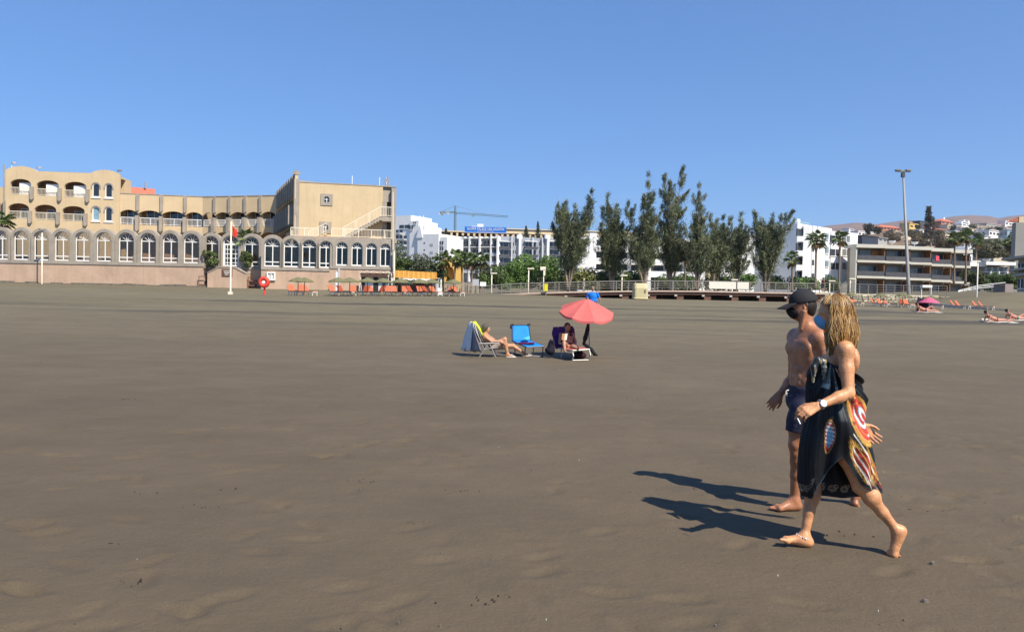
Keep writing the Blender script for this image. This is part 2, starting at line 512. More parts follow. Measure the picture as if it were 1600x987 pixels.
# ------------------------------------------------------------------ bodies: smooth-blended solids turned into one continuous skin
class Body:
    def __init__(s): s.p = []; s.clips = []
    def cone(s, a, b, r1, r2, k=0.02):
        s.p.append(('c', np.array(a, float), np.array(b, float), r1, r2, k)); return s
    def chain(s, pts, rs, k=0.02):
        for i in range(len(pts) - 1): s.cone(pts[i], pts[i + 1], rs[i], rs[i + 1], k)
        return s
    def ell(s, c, r, B=None, k=0.02, sub=False):
        """ellipsoid; B rows are the three axis directions"""
        B = np.eye(3) if B is None else np.array([np.array(v, float) / np.linalg.norm(v) for v in B])
        s.p.append(('s' if sub else 'e', np.array(c, float), np.array(r, float), B, None, k)); return s
    def clip(s, point, normal):
        """keep the side the normal points away from"""
        s.clips.append((np.array(point, float), np.array(normal, float) / np.linalg.norm(normal))); return s
    def field(s, h):
        lo = np.full(3, 1e9); hi = -lo
        for q in s.p:
            if q[0] == 'c':
                r = max(q[3], q[4]); lo = np.minimum(lo, np.minimum(q[1], q[2]) - r); hi = np.maximum(hi, np.maximum(q[1], q[2]) + r)
            elif q[0] == 'e':
                r = np.max(q[2]); lo = np.minimum(lo, q[1] - r); hi = np.maximum(hi, q[1] + r)
        lo -= 4 * h; hi += 4 * h
        n = np.ceil((hi - lo) / h).astype(int) + 1
        D = np.full(n, 0.3, np.float32)
        ax = [lo[i] + h * np.arange(n[i]) for i in range(3)]
        for q in s.p:
            k = q[5]; mg = k + 6 * h
            if q[0] == 'c':
                r = max(q[3], q[4]) + mg; a0 = np.minimum(q[1], q[2]) - r; a1 = np.maximum(q[1], q[2]) + r
            else:
                r = np.max(q[2]) + mg; a0 = q[1] - r; a1 = q[1] + r
            sl = []; g = []
            for i in range(3):
                i0 = max(0, int((a0[i] - lo[i]) / h)); i1 = min(n[i], int((a1[i] - lo[i]) / h) + 2)
                sl.append(slice(i0, i1)); g.append(ax[i][i0:i1])
            sl = tuple(sl)
            X, Y, Z = np.meshgrid(*g, indexing='ij')
            if q[0] == 'c':
                a, b, r1, r2 = q[1], q[2], q[3], q[4]
                ba = b - a; L2 = max(ba @ ba, 1e-12)
                px, py, pz = X - a[0], Y - a[1], Z - a[2]
                t = np.clip((px * ba[0] + py * ba[1] + pz * ba[2]) / L2, 0, 1)
                d = np.sqrt((px - t * ba[0]) ** 2 + (py - t * ba[1]) ** 2 + (pz - t * ba[2]) ** 2) - (r1 + (r2 - r1) * t)
            else:
                c, r, B = q[1], q[2], q[3]
                px, py, pz = X - c[0], Y - c[1], Z - c[2]
                e = [px * B[i, 0] + py * B[i, 1] + pz * B[i, 2] for i in range(3)]
                k0 = np.sqrt(sum((e[i] / r[i]) ** 2 for i in range(3)))
                k1 = np.sqrt(sum((e[i] / r[i] ** 2) ** 2 for i in range(3))) + 1e-9
                d = k0 * (k0 - 1) / k1
            D0 = D[sl]
            if q[0] == 's':
                hh = np.clip(0.5 - 0.5 * (D0 + d) / k, 0, 1)
                D[sl] = D0 * (1 - hh) + (-d) * hh + k * hh * (1 - hh)
            else:
                hh = np.clip(0.5 + 0.5 * (d - D0) / k, 0, 1)
                D[sl] = d * (1 - hh) + D0 * hh - k * hh * (1 - hh)
        for c, nn in s.clips:
            X, Y, Z = np.meshgrid(*ax, indexing='ij')
            D = np.maximum(D, (X - c[0]) * nn[0] + (Y - c[1]) * nn[1] + (Z - c[2]) * nn[2])
        return D.astype(np.float32), lo
    def mesh(s, h):
        D, lo = s.field(h)
        g = vdb.FloatGrid(0.3)
        g.copyFromArray(D)
        pts, quads = g.convertToQuads(isovalue=0.0) if hasattr(g, "convertToQuads") else [r for r in g.convertToPolygons(isovalue=0.0, adaptivity=0.0) if len(r)][:2]
        pts = np.array(pts, float) * h + lo
        quads = np.array(quads, int)
        a, b, c = pts[quads[:, 0]], pts[quads[:, 1]], pts[quads[:, 2]]
        if np.einsum('ij,ij->i', a, np.cross(b, c)).sum() < 0 if False else True:
            nrm = np.cross(b - a, c - a); ctr = (a + c) / 2
            # orient outwards: compare with the field's gradient
            q = np.clip(((ctr + nrm / (np.linalg.norm(nrm, axis=1, keepdims=True) + 1e-12) * h - lo) / h).round().astype(int), 0, np.array(D.shape) - 1)
            w = np.clip(((ctr - nrm / (np.linalg.norm(nrm, axis=1, keepdims=True) + 1e-12) * h - lo) / h).round().astype(int), 0, np.array(D.shape) - 1)
            if (D[q[:, 0], q[:, 1], q[:, 2]] - D[w[:, 0], w[:, 1], w[:, 2]]).sum() < 0: quads = quads[:, ::-1]
        # two rounds of smoothing
        for it in range(2):
            acc = np.zeros_like(pts); cnt = np.zeros(len(pts))
            for i in range(4):
                u, v = quads[:, i], quads[:, (i + 1) % 4]
                np.add.at(acc, u, pts[v]); np.add.at(cnt, u, 1)
                np.add.at(acc, v, pts[u]); np.add.at(cnt, v, 1)
            pts = pts * 0.55 + 0.45 * acc / np.maximum(cnt, 1)[:, None]
        return pts, quads
    def build(s, name, material, parent, h=0.007):
        v, q = s.mesh(h)
        return mesh_obj(name, v, q, material, parent, smooth=True)

def nrmz(v):
    v = np.array(v, float); return v / np.linalg.norm(v)
def rot(v, axis, a):
    axis = nrmz(axis); v = np.array(v, float)
    return v * math.cos(a) + np.cross(axis, v) * math.sin(a) + axis * (axis @ v) * (1 - math.cos(a))
def J(px, py, Y):
    return np.array(P(px, py, Y))
def add_hand(B, wrist, d, n, curl=0.5, sc=1.0, thumb_side=1, spread=0.05, curls=None):
    """palm with five separate fingers; d: wrist to knuckles, n: out of the palm; thumb on the side thumb_side * (d x n)"""
    d = nrmz(d); n = nrmz(np.array(n) - d * np.dot(n, d)); s = np.cross(d, n) * thumb_side
    wrist = np.array(wrist, float)
    lens = [(0.040, 0.025, 0.020), (0.045, 0.029, 0.022), (0.042, 0.027, 0.021), (0.033, 0.020, 0.018)]
    for i in range(4):
        off = (0.030 - 0.020 * i) * sc
        kn = wrist + d * (0.090 - 0.004 * abs(i - 1)) * sc + s * off
        B.cone(wrist + s * off * 0.55 + d * 0.01 * sc, kn, 0.0155 * sc, 0.0115 * sc, 0.012 * sc)
        c = curl if curls is None else curls[i]
        dd = nrmz(d + s * spread * (1.5 - i)); p = kn; r = 0.0098 * sc if i < 3 else 0.0086 * sc
        axis = np.cross(d, n)
        for j in range(3):
            a = c * (0.75, 1.0, 0.75)[j]
            dd = rot(dd, axis, a)
            q = p + dd * lens[i][j] * sc
            B.cone(p, q, r, r * 0.90, 0.003); p = q; r *= 0.90
    t0 = wrist + d * 0.022 * sc + s * 0.020 * sc
    t1 = t0 + nrmz(d * 0.75 + s * 0.65 + n * 0.35) * 0.043 * sc
    t2 = t1 + nrmz(d * 0.92 + s * 0.25 + n * 0.45) * 0.032 * sc
    t3 = t2 + nrmz(d * 0.95 - s * 0.05 + n * 0.5) * 0.026 * sc
    B.cone(t0, t1, 0.0165 * sc, 0.0125 * sc, 0.012); B.cone(t1, t2, 0.0115 * sc, 0.0105 * sc, 0.004); B.cone(t2, t3, 0.0105 * sc, 0.0085 * sc, 0.003)
def add_foot(B, ankle, heel, ball, side, sc=1.0, bend=0.0, ntoe=5):
    """ankle joint, heel and ball of the foot on their ground points; side: unit vector towards the big toe"""
    ankle, heel, ball = (np.array(v, float) for v in (ankle, heel, ball))
    f = nrmz(ball - heel); side = nrmz(np.array(side) - f * np.dot(side, f)); up = np.cross(side, f)
    if up[2] < 0: up = -up
    B.cone(ankle, heel + up * 0.032 * sc, 0.034 * sc, 0.033 * sc, 0.03)
    B.cone(heel + up * 0.032 * sc, heel + f * 0.05 * sc + up * .032 * sc, 0.033 * sc, 0.031 * sc, 0.02)
    B.cone(ankle + up * -0.005, ball + up * 0.030 * sc - f * 0.04, 0.036 * sc, 0.026 * sc, 0.03)
    B.cone(heel + up * 0.030 * sc + f * .02, ball + up * 0.022 * sc - side * .018 * sc, 0.030 * sc, 0.022 * sc, 0.025)
    B.cone(ball + up * 0.023 * sc + side * 0.022 * sc, ball + up * 0.019 * sc - side * 0.026 * sc, 0.024 * sc, 0.018 * sc, 0.018)
    tdir = rot(f, np.cross(f, up), bend)
    for i in range(ntoe):
        o = (0.030 - 0.0155 * i) * sc
        r = (0.0125, 0.0092, 0.0088, 0.0084, 0.0082)[i] * sc
        L = (0.058, 0.054, 0.047, 0.040, 0.032)[i] * sc
        a = ball + side * o + up * (0.016 * sc) - f * 0.006 * abs(i - .5)
        b = a + tdir * L * .6 + up * 0.004 * sc; c = a + tdir * L - up * 0.003 * sc
        B.cone(a, b, r * 1.05, r * .92, 0.006); B.cone(b, c, r * .92, r, 0.004)
def skin(name, col):
    m = mat(name, col, rough=0.42, var=0.30, scale=11.0, bump=0.003, bscale=90, spec=0.45)
    return m
# ------------------------------------------------------------------ the walking man
def walking_man():
    Yc = 5.90
    base = (float(P(1268, 795, 5.9).x), 5.92, 0.0)
    T = thing('person', base, 'man in black cap, black mask and navy swim shorts walking left, bare chest', 'person', 'couple walking along the beach')
    sk = skin('man_skin', (0.37, 0.158, 0.080))
    B = Body()
    rs, ls = J(1243, 527, 6.05), J(1281, 528, 5.76)
    A = nrmz(ls - rs); up = nrmz((0.02, 0, 1)); fw = nrmz(np.cross(A, up)) 
    if fw[0] > 0: fw = -fw
    Bt = [A, fw, np.cross(A, fw)]
    ch, ab, pv = J(1259, 552, 5.9), J(1256, 592, 5.9), J(1256, 628, 5.9)
    B.ell(ch, (.165, .108, .185), Bt, .03)
    B.ell(ab, (.140, .092, .165), Bt, .05)
    B.ell(pv, (.158, .112, .125), Bt, .04)
    B.cone(rs + [0, 0, .0], ls, .062, .062, .06)
    for s in (-1, 1):                                  # pectorals, shoulder blades, flanks
        B.ell(ch + A * s * .074 + fw * .076 + [0, 0, .045], (.080, .026, .058), Bt, .035)
        B.ell(ch + A * s * .085 - fw * .080 + [0, 0, .06], (.065, .035, .085), Bt, .03)
        B.ell(ch + A * s * .078 + fw * .102 + [0, 0, .028], (.009, .007, .009), Bt, .006)
        for k in range(3): B.ell(ab + A * s * .032 + fw * .080 + [0, 0, .075 - .055 * k], (.030, .012, .024), Bt, .020)
    nb, nt = J(1262, 517, 5.9), J(1257, 488, 5.91)
    B.cone(nb, nt, .060, .054, .03)
    B.cone(nb + [0, 0, .012], (ls + nb) / 2 + [0, 0, .018], .050, .045, .035); B.cone(nb + [0, 0, .012], (rs + nb) / 2 + [0, 0, .018], .050, .045, .035)
    B.cone(J(1257, 487, 5.84), J(1251, 514, 5.87), .017, .013, .012)          # neck muscle
    # head, turned left and a little away
    hf = nrmz((-0.97, 0.22, -0.06)); hs = nrmz(np.cross((0, 0, 1), hf)); hu = np.cross(hf, hs)
    HB = [hf, hs, hu]; hc = J(1254.5, 474, 5.91)
    B.ell(hc, (.098, .077, .105), HB, .02)
    jw = hc + hf * .030 - hu * .070
    B.ell(jw, (.066, .057, .062), HB, .03)
    B.ell(hc + hf * .060 - hu * .108, (.026, .026, .018), HB, .02)
    B.cone(hc + hf * .095 - hu * .015, hc + hf * .118 - hu * .052, .010, .016, .012)      # nose
    for s in (-1, 1):
        e = hc + hs * s * .076 - hu * .022 - hf * .010
        B.ell(e, (.020, .008, .033), [hf * .97 + hs * s * -.2, hs, hu], .006)
        B.ell(e + hs * s * .006, (.009, .008, .018), HB, .005, sub=True)
        B.cone(hc + hf * .088 - hu * .005 + hs * s * .03, hc + hf * .07 - hu * .0 + hs * s * .055, .012, .010, .012)
    # right arm swings forward, left arm back
    el, wr = J(1239, 590, 6.13), J(1219, 615, 6.12)
    B.ell(rs, (.062, .062, .075), None, .03); B.ell(ls + [0, 0, -.01], (.064, .064, .078), None, .03)
    B.chain([rs, (rs + el) / 2, el], [.052, .046, .039], .02)
    B.chain([el, el * .68 + wr * .32, wr], [.039, .041, .027], .02)
    add_hand(B, wr, J(1208, 628, 6.12) - wr, (-.1, .75, -.65), .55, 1.0, thumb_side=1)
    el2, wr2 = J(1301, 590, 5.68), J(1316, 640, 5.62)
    B.chain([ls, (ls + el2) / 2, el2], [.054, .048, .040], .02)
    B.chain([el2, el2 * .68 + wr2 * .32, wr2], [.040, .042, .028], .02)
    add_hand(B, wr2, J(1319, 656, 5.61) - wr2, (-.2, .9, 0), .4, 1.0, thumb_side=-1)
    # legs: left in front, right behind on its toes
    hl, kl, al = J(1254, 640, 5.81), J(1244.5, 694, 5.80), J(1241.5, 780, 5.86)
    B.chain([hl, hl * .5 + kl * .5, kl], [.092, .082, .060], .03)
    kf = kl + np.array([-.030, -.01, .0]); B.ell(kf, (.030, .042, .048), None, .018)
    B.ell(kl + [-.02, -.012, -.065], (.026, .03, .03), None, .015)
    B.chain([kl, kl * .7 + al * .3 + [.014, 0, 0], al * .55 + kl * .45 + [.006, 0, 0], al], [.056, .055, .044, .034], .02)
    B.ell(kl * .72 + al * .28 + [.03, -.005, 0], (.036, .042, .085), None, .02)
    hg = J(1246, 797, 5.86); bg = J(1216, 799.5, 5.83); hg[2] = bg[2] = 0.0
    add_foot(B, al, hg, bg, (.0, 1, 0), 1.0)
    for s in (-1, 1): B.ell(al + [0.004, s * .033, -.012], (.013, .011, .015), None, .012)
    hr, kr, ar = J(1262, 642, 5.99), J(1294, 712, 6.03), J(1338, 766, 6.06)
    B.chain([hr, hr * .5 + kr * .5, kr], [.092, .080, .058], .03)
    B.chain([kr, kr * .68 + ar * .32, ar], [.056, .056, .034], .02)
    br = J(1338, 793, 6.03); br[2] = 0.002
    hr_ = ar + np.array([.045, 0, -.020])
    add_foot(B, ar, hr_, br, (0, -1, 0), 1.0, bend=-1.0)
    body = B.build('body', sk, T, 0.0065)
    body['label'] = 'tanned bare torso, arms and legs, left foot forward'
    # swim shorts
    Q = Body()
    Q.ell(pv + [0, 0, .012], (.168, .122, .120), Bt, .03)
    Q.ell(ab + [0, 0, -.085], (.155, .107, .10), Bt, .04)
    e1 = hl * .36 + kl * .64 + np.array([-.004, 0, 0]); Q.chain([hl, (hl + e1) / 2, e1 + (e1 - hl) * .3], [.100, .098, .097], .03)
    e2 = hr * .40 + kr * .60; Q.chain([hr, (hr + e2) / 2, e2 + (e2 - hr) * .3], [.100, .096, .093], .03)
    zt = float(P(1245, 604, 5.85).z)
    Q.clip((0, 0, zt), (0, 0, 1)); Q.clip(e1 + [0, 0, .0], (-.1, 0, -1.0))
    m = bpy.data.materials.new('navy_shorts'); m.use_nodes = True; n = m.node_tree.nodes; l = m.node_tree.links
    tc = n.new('ShaderNodeTexCoord')
    mp = n.new('ShaderNodeMapping'); mp.inputs['Scale'].default_value = (14, 14, 18); mp.inputs['Rotation'].default_value = (0, .5, 0)
    l.new(tc.outputs['Object'], mp.inputs[0])
    vo = n.new('ShaderNodeTexVoronoi'); vo.distance = 'CHEBYCHEV'; vo.feature = 'DISTANCE_TO_EDGE' if False else 'F1'; vo.inputs['Scale'].default_value = 1.0
    l.new(mp.outputs[0], vo.inputs['Vector'])
    cr = n.new('ShaderNodeValToRGB'); cr.color_ramp.interpolation = 'CONSTANT'
    els = cr.color_ramp.elements; els[0].color = (.006, .007, .028, 1); els[1].position = .13; els[1].color = (.045, .05, .12, 1)
    e = els.new(.20); e.color = (.006, .007, .028, 1)
    l.new(vo.outputs['Distance'], cr.inputs[0]); l.new(cr.outputs[0], n['Principled BSDF'].inputs['Base Color'])
    n['Principled BSDF'].inputs['Roughness'].default_value = .75
    sh = Q.build('swim_shorts', m, T, 0.0065); sh['label'] = 'navy swim shorts with a faint pale print and white drawstring'
    mb = MB(); q0 = J(1232.5, 609, 5.84)
    for a in (0, 1):
        mb.tube([q0 + [0, .01 * a, 0], q0 + [-.02, .01 * a, -.006 - .01 * a], q0 + [-.026 + .01 * a, -.005, -.03], q0 + [-.012, 0, -.045 + .02 * a]], .0035, 5)
    mb.build('drawstring', mat('white_cord', (.75, .75, .72), .8), sh, smooth=True)
    # short dark hair under the cap
    H = Body(); H.ell(hc - hf * .020 - hu * .020, (.085, .079, .086), HB, .01); H.ell(hc - hf * .05 - hu * .075, (.038, .050, .035), HB, .02)
    H.clip(hc - hf * .020, hf)
    H.build('hair', mat('dark_hair', (.018, .012, .009), .6, .3, 60, bump=.002, bscale=180), T, .006)
    # cap: crown and brim
    capm = mat('black_cap_cloth', (.022, .022, .025), .85, .15, 30, bump=.0006, bscale=400)
    K = Body(); cu = nrmz(hu + hf * .10); cs = hs; cf = np.cross(cs, cu) * (1 if np.dot(np.cross(cs, cu), hf) > 0 else -1)
    K.ell(hc - hf * .004 + hu * .012, (.111, .089, .108), [cf, cs, cu], .01)
    K.clip(hc + cu * .006, -cu)
    cap = K.build('cap', capm, T, .006); cap['label'] = 'black baseball cap with a small white mark on the front'
    mb = MB(); k = 0; bc = hc + cu * .016
    rows = []
    for i in range(7):
        r = .085 + i * .0175
        row = []
        for j in range(13):
            a = (j - 6) / 6 * (1.08 - .045 * i)
            p = bc + cf * (r * math.cos(a) + .012) + cs * (min(r, .105) * math.sin(a) * .98) + cu * (-.030 * (i / 6.) ** 1.2 - .020 * (math.sin(a) ** 2) * (.3 + i / 6.))
            row.append(p)
        rows.append(row)
    for dz in (.002, -.003):
        kk = len(mb.v)
        for row in rows: mb.v += [tuple(p + cu * dz) for p in row]
        for i in range(6):
            for j in range(12):
                q = (kk + i * 13 + j, kk + (i + 1) * 13 + j, kk + (i + 1) * 13 + j + 1, kk + i * 13 + j + 1)
                mb.f.append(q if dz > 0 else q[::-1]); mb.m.append(0)
    for j in range(12): mb.f.append((6 * 13 + j, 91 + 6 * 13 + j, 91 + 6 * 13 + j + 1, 6 * 13 + j + 1)); mb.m.append(0)
    mb.build('brim', capm, cap, smooth=True)
    mb = MB(); q = hc + cf * .093 + cu * .078
    mb.add([q + cs * a * .018 + cu * b * .011 + cf * (.014 - .010 * b) for a, b in ((-1, -1), (1, -1), (1, 1), (-1, 1))], [(0, 1, 2, 3), (3, 2, 1, 0)])
    mb.build('badge', mat('white_badge', (.8, .8, .8), .6), cap)
    # mask, loop and sunglasses
    blk = mat('black_mask_cloth', (.012, .012, .013), .8, .1, 40)
    N = Body(); N.ell(hc + hf * .052 - hu * .066, (.066, .061, .060), HB, .02); N.ell(hc + hf * .104 - hu * .046, (.022, .020, .028), HB, .03)
    N.clip(hc + hf * .030, -hf)
    mk = N.build('face_mask', blk, T, .006)
    mb = MB()
    for s in (-1, 1):
        ear = hc + hs * s * .083 - hu * .012 - hf * .018
        mb = MB(); mb.tube([hc + hf * .045 + hs * s * .062 - hu * .045, ear + hu * .015 + hf * .01, ear - hf * .012, ear - hu * .03, hc + hf * .04 + hs * s * .058 - hu * .090], .002, 5)
        mb.build('ear_loop', blk, mk)
    gl = mat('dark_lens', (.008, .008, .010), .12, .0, 1, spec=.6)
    mb = MB()
    for s in (-1, 1):
        c = hc + hf * .104 + hs * s * .034 - hu * .010
        ring = [c + hs * .027 * math.cos(t) + hu * .019 * math.sin(t) - hf * .012 * abs(math.cos(t)) for t in np.linspace(0, 6.283, 13)[:-1]]
        mb.add([c + hf * .006] + ring, [(0, i + 1, (i + 1) % 12 + 1) for i in range(12)] + [(0, (i + 1) % 12 + 1, i + 1) for i in range(12)])
        mb.tube([c + hs * s * .026 + hu * .004, hc + hs * s * .080 - hf * .008 - hu * .002], .0035, 5)
    mb.build('sunglasses', gl, T)
    # wristband on the far arm
    return T
walking_man()

# ------------------------------------------------------------------ the walking woman
def walking_woman():
    base = (float(P(1318, 858, 4.92).x), 4.92, 0.0)
    T = thing('person', base, 'blonde woman in a patterned black sarong and blue mask walking left', 'person', 'couple walking along the beach')
    sk = skin('woman_skin', (0.53, 0.250, 0.115))
    B = Body()
    ls, rs = J(1321, 547, 4.80), J(1304, 545, 5.12)         # left shoulder is the near one
    A = nrmz(ls - rs); up = np.array([0, 0, 1.]); fw = nrmz(np.cross(A, up)); fw = fw if fw[0] < 0 else -fw
    Bt = [A, fw, np.cross(A, fw)]
    ch, ab, pv = J(1313, 572, 4.96), J(1311, 612, 4.96), J(1309, 652, 4.96)
    B.ell(ch, (.135, .098, .160), Bt, .03); B.ell(ab, (.122, .088, .13), Bt, .04); B.ell(pv, (.160, .125, .125), Bt, .05)
    B.cone(rs, ls, .048, .050, .05)
    for s in (-1, 1):
        B.ell(ch + A * s * .070 + fw * .080 + [0, 0, .01], (.060, .052, .058), Bt, .03)
        B.ell(ch + A * s * .070 - fw * .072 + [0, 0, .05], (.055, .030, .075), Bt, .03)
        B.ell(pv + A * s * .070 - fw * .060 + [0, 0, -.03], (.085, .085, .09), Bt, .04)
    nb, nt = J(1311, 535, 4.97), J(1303, 508, 4.98)
    B.cone(nb, nt, .050, .045, .03); B.cone(nb, (ls + nb) / 2 + [0, 0, .01], .042, .040, .03); B.cone(nb, (rs + nb) / 2 + [0, 0, .01], .042, .040, .03)
    hf = nrmz((-0.955, 0.29, -0.03)); hs = nrmz(np.cross((0, 0, 1), hf)); hu = np.cross(hf, hs)
    HB = [hf, hs, hu]; hc = J(1302, 488, 4.98)
    B.ell(hc, (.092, .072, .100), HB, .02); B.ell(hc + hf * .030 - hu * .065, (.058, .050, .055), HB, .03)
    B.ell(hc + hf * .058 - hu * .100, (.022, .022, .016), HB, .02)
    B.cone(hc + hf * .088 - hu * .012, hc + hf * .112 - hu * .048, .009, .013, .012)
    for s in (-1, 1):
        B.cone(hc + hf * .082 + hu * .002 + hs * s * .028, hc + hf * .066 + hs * s * .05, .011, .009, .012)
    # near left arm forward with bent elbow, right arm trailing behind
    el, wr = J(1326, 614, 4.72), J(1277, 634, 4.66)
    B.ell(ls, (.050, .050, .060), None, .03); B.ell(rs, (.050, .050, .060), None, .03)
    B.chain([ls, ls * .55 + el * .45, el], [.047, .043, .036], .02)
    B.chain([el, el * .68 + wr * .32, wr], [.036, .036, .0235], .02)
    hd = J(1252, 646, 4.64) - wr
    add_hand(B, wr, hd, (.10, .75, -.65), .62, .98, thumb_side=-1, curls=[.75, .62, .66, .74])
    el2, wr2 = J(1328, 610, 5.18), J(1345, 664, 5.20)
    B.chain([rs, (rs + el2) / 2, el2], [.047, .042, .034], .02)
    B.chain([el2, el2 * .68 + wr2 * .32, wr2], [.035, .034, .023], .02)
    add_hand(B, wr2, J(1356, 675, 5.20) - wr2, (-.2, -.8, .5), .16, .98, thumb_side=-1, spread=.09)
    # right leg in front, left leg behind pushing off
    hr, kr, ar = J(1302, 668, 5.06), J(1272, 742, 5.05), J(1257, 838, 4.99)
    B.chain([hr, hr * .5 + kr * .5, kr], [.088, .074, .052], .03)
    B.ell(kr + [-.024, 0, 0], (.028, .036, .042), None, .018)
    B.chain([kr, kr * .68 + ar * .32 + [.010, 0, 0], kr * .4 + ar * .6 + [.004, 0, 0], ar], [.050, .050, .036, .0265], .02)
    B.ell(kr * .70 + ar * .30 + [.026, 0, 0], (.030, .036, .085), None, .02)
    hg, bg = J(1262, 856, 4.98), J(1228, 851, 4.98)
    hg[2] = 0.0; bg[2] = 0.020
    add_foot(B, ar, hg, bg, (0, -1, 0), .93, bend=.22)
    for s in (-1, 1): B.ell(ar + [.004, s * .028, -.006], (.011, .009, .013), None, .012)
    hl, kl, al = J(1312, 668, 4.89), J(1344, 757, 4.86), J(1402, 829, 4.83)
    B.chain([hl, hl * .5 + kl * .5, kl], [.090, .076, .052], .03)
    B.ell(kl + [-.016, -.004, -.015], (.030, .036, .040), None, .018)
    B.chain([kl, kl * .70 + al * .30, kl * .40 + al * .60, al], [.050, .049, .036, .0265], .02)
    B.ell(kl * .70 + al * .30 + [.016, 0, .020], (.040, .038, .050), None, .03)
    bl = J(1398, 862, 4.83); bl[2] = 0.004
    hl_ = al + np.array([.050, .004, -.008])
    add_foot(B, al, hl_, bl, (-.25, .97, 0), .93, bend=-1.15)
    body = B.build('body', sk, T, 0.006); body['label'] = 'tanned bare shoulders, arms and bare feet'
    # ---- blue mask
    N = Body(); N.ell(hc + hf * .048 - hu * .064, (.058, .053, .054), HB, .02); N.ell(hc + hf * .100 - hu * .046, (.020, .018, .026), HB, .03)
    N.clip(hc + hf * .048, -hf)
    mk = N.build('face_mask', mat('blue_mask', (.13, .33, .52), .85, .15, 30, bump=.003, bscale=60), T, .006)
    mb = MB()
    for s in (-1, 1):
        mb = MB(); mb.tube([hc + hf * .05 + hs * s * .052 - hu * .05, hc + hs * s * .076 - hu * .01], .002, 5)
        mb.build('ear_loop', mat('white_loop', (.7, .7, .7), .8), mk)
    # ---- long wavy blond hair: a scalp volume under several hundred tapering locks
    H = Body(); H.ell(hc - hf * .016 + hu * .008, (.092, .080, .104), HB, .01)
    H.cone(hc - hf * .045 - hu * .03, hc - hf * .055 - hu * .18, .062, .045, .03)
    H.cone(hc - hf * .01 + hs * .045 - hu * .03, hc - hf * .02 + hs * .055 - hu * .17, .035, .03, .03); H.cone(hc - hf * .01 - hs * .045 - hu * .03, hc - hf * .02 - hs * .055 - hu * .17, .035, .03, .03)
    H.ell(hc + hf * .082 - hu * .040, (.066, .070, .090), HB, .01, sub=True)
    hv = H.build('hair', mat('hair_under', (.20, .105, .036), .6, .35, 40, bump=.003, bscale=120), T, .006)
    hv['label'] = 'long wavy golden blond hair falling over the shoulders'
    rng = random.Random(3); mb = MB(); cols = []
    zsh = float(nb[2])
    def lock(az, el_, L, rad, dark=0.0, amp=.009):
        # az: angle round the head from the back (0) to the face (pi); el_: height of the root on the scalp
        d = nrmz(-hf * math.cos(az) * math.cos(el_) + hs * math.sin(az) * math.cos(el_) + hu * math.sin(el_))
        out = nrmz(-hf * math.cos(az) + hs * math.sin(az)); pts = []; n = 17
        ph = rng.uniform(0, 6.28); fq = rng.uniform(17, 28); ph2 = rng.uniform(0, 6.28)
        fl = rng.uniform(-.2, .55); tan = np.cross(out, hu)
        s0 = 0; e = el_; p = hc - hf * .006 + hu * .006 + np.array([0, 0, 0.])
        for i in range(n):
            s = L * i / (n - 1)
            e = el_ - s / .105
            if e > -.25:
                dd = nrmz(out * math.cos(e) + hu * math.sin(e))
                q = p + (hf * (dd @ hf) * .108 + hs * (dd @ hs) * .092 + hu * (dd @ hu) * .113) * rad
                last = q; sl = s
            else:
                k = s - sl
                q = last + np.array([0, 0, -1.]) * k + out * (.10 * fl * k + .02 * math.sin(k * 14))
                q = q + np.array([.03 * k, 0, 0])
            w = amp * min(1, s / .10)
            q = q + tan * w * math.sin(fq * s + ph) + out * w * .7 * math.sin(fq * .8 * s + ph2)
            pts.append(q)
        r0 = rng.uniform(.0015, .0036)
        rr = [r0 * (.65 + .35 * math.sin(min(1, i / (n * .4)) * 1.57)) * (1 if i < n - 6 else (n - i) / 6.5) for i in range(n)]
        k0 = len(mb.v)
        mb.tube(pts, rr, 4)
        t = rng.random(); b_ = rng.uniform(.75, 1.2)
        c1 = np.array([.10, .050, .018]); c2 = np.array([.50, .285, .092]); c3 = np.array([.74, .51, .22])
        base_c = (c1 * (1 - t * 1.6) + c2 * t * 1.6) if t < .62 else (c2 * (1 - (t - .62) / .38) + c3 * (t - .62) / .38)
        for i in range(n):
            f = i / (n - 1); root = max(0, .45 - f * 1.6)
            c = base_c * (1 - root) + np.array([.17, .09, .035]) * root
            c = c * (1 - dark * f) * b_
            cols.extend([tuple(np.clip(c, 0, 1))] * 4)
    for i in range(2000):
        el0 = rng.uniform(-.1, 1.45); am_ = 1.66 if el0 < .55 else (1.9 if el0 < .9 else 2.5); az = rng.uniform(-am_, am_)
        lock(az, el0, rng.uniform(.21, .36) if abs(az) < 1.68 else max(.03, (el0 - .42) * .105), rng.uniform(.98, 1.15) if abs(az) < 1.68 else 1.0, amp=rng.uniform(.006, .015))
    for i in range(300):                                      # locks falling forward over the chest; shade put into their colour
        az = rng.choice([-1, 1]) * rng.uniform(1.50, 1.85)
        lock(az, rng.uniform(.3, 1.3), rng.uniform(.36, .50), rng.uniform(1.0, 1.1), dark=.45, amp=.014)
    ho = mb.build('hair_locks', mat('blond_locks', (1, 1, 1), .42, .22, 70, spec=.5, attr='Col'), hv, smooth=True)
    ca = ho.data.color_attributes.new('Col', 'FLOAT_COLOR', 'POINT')
    ca.data.foreach_set('color', np.array([(*c, 1) for c in cols], np.float32).ravel())
    # ---- sarong: a cloth wrapped round the body, knotted at the chest, split above the front leg
    cx = lambda px, py: float(P(px, py, 4.96).x)
    prof = []       # z, front x, back x, half width
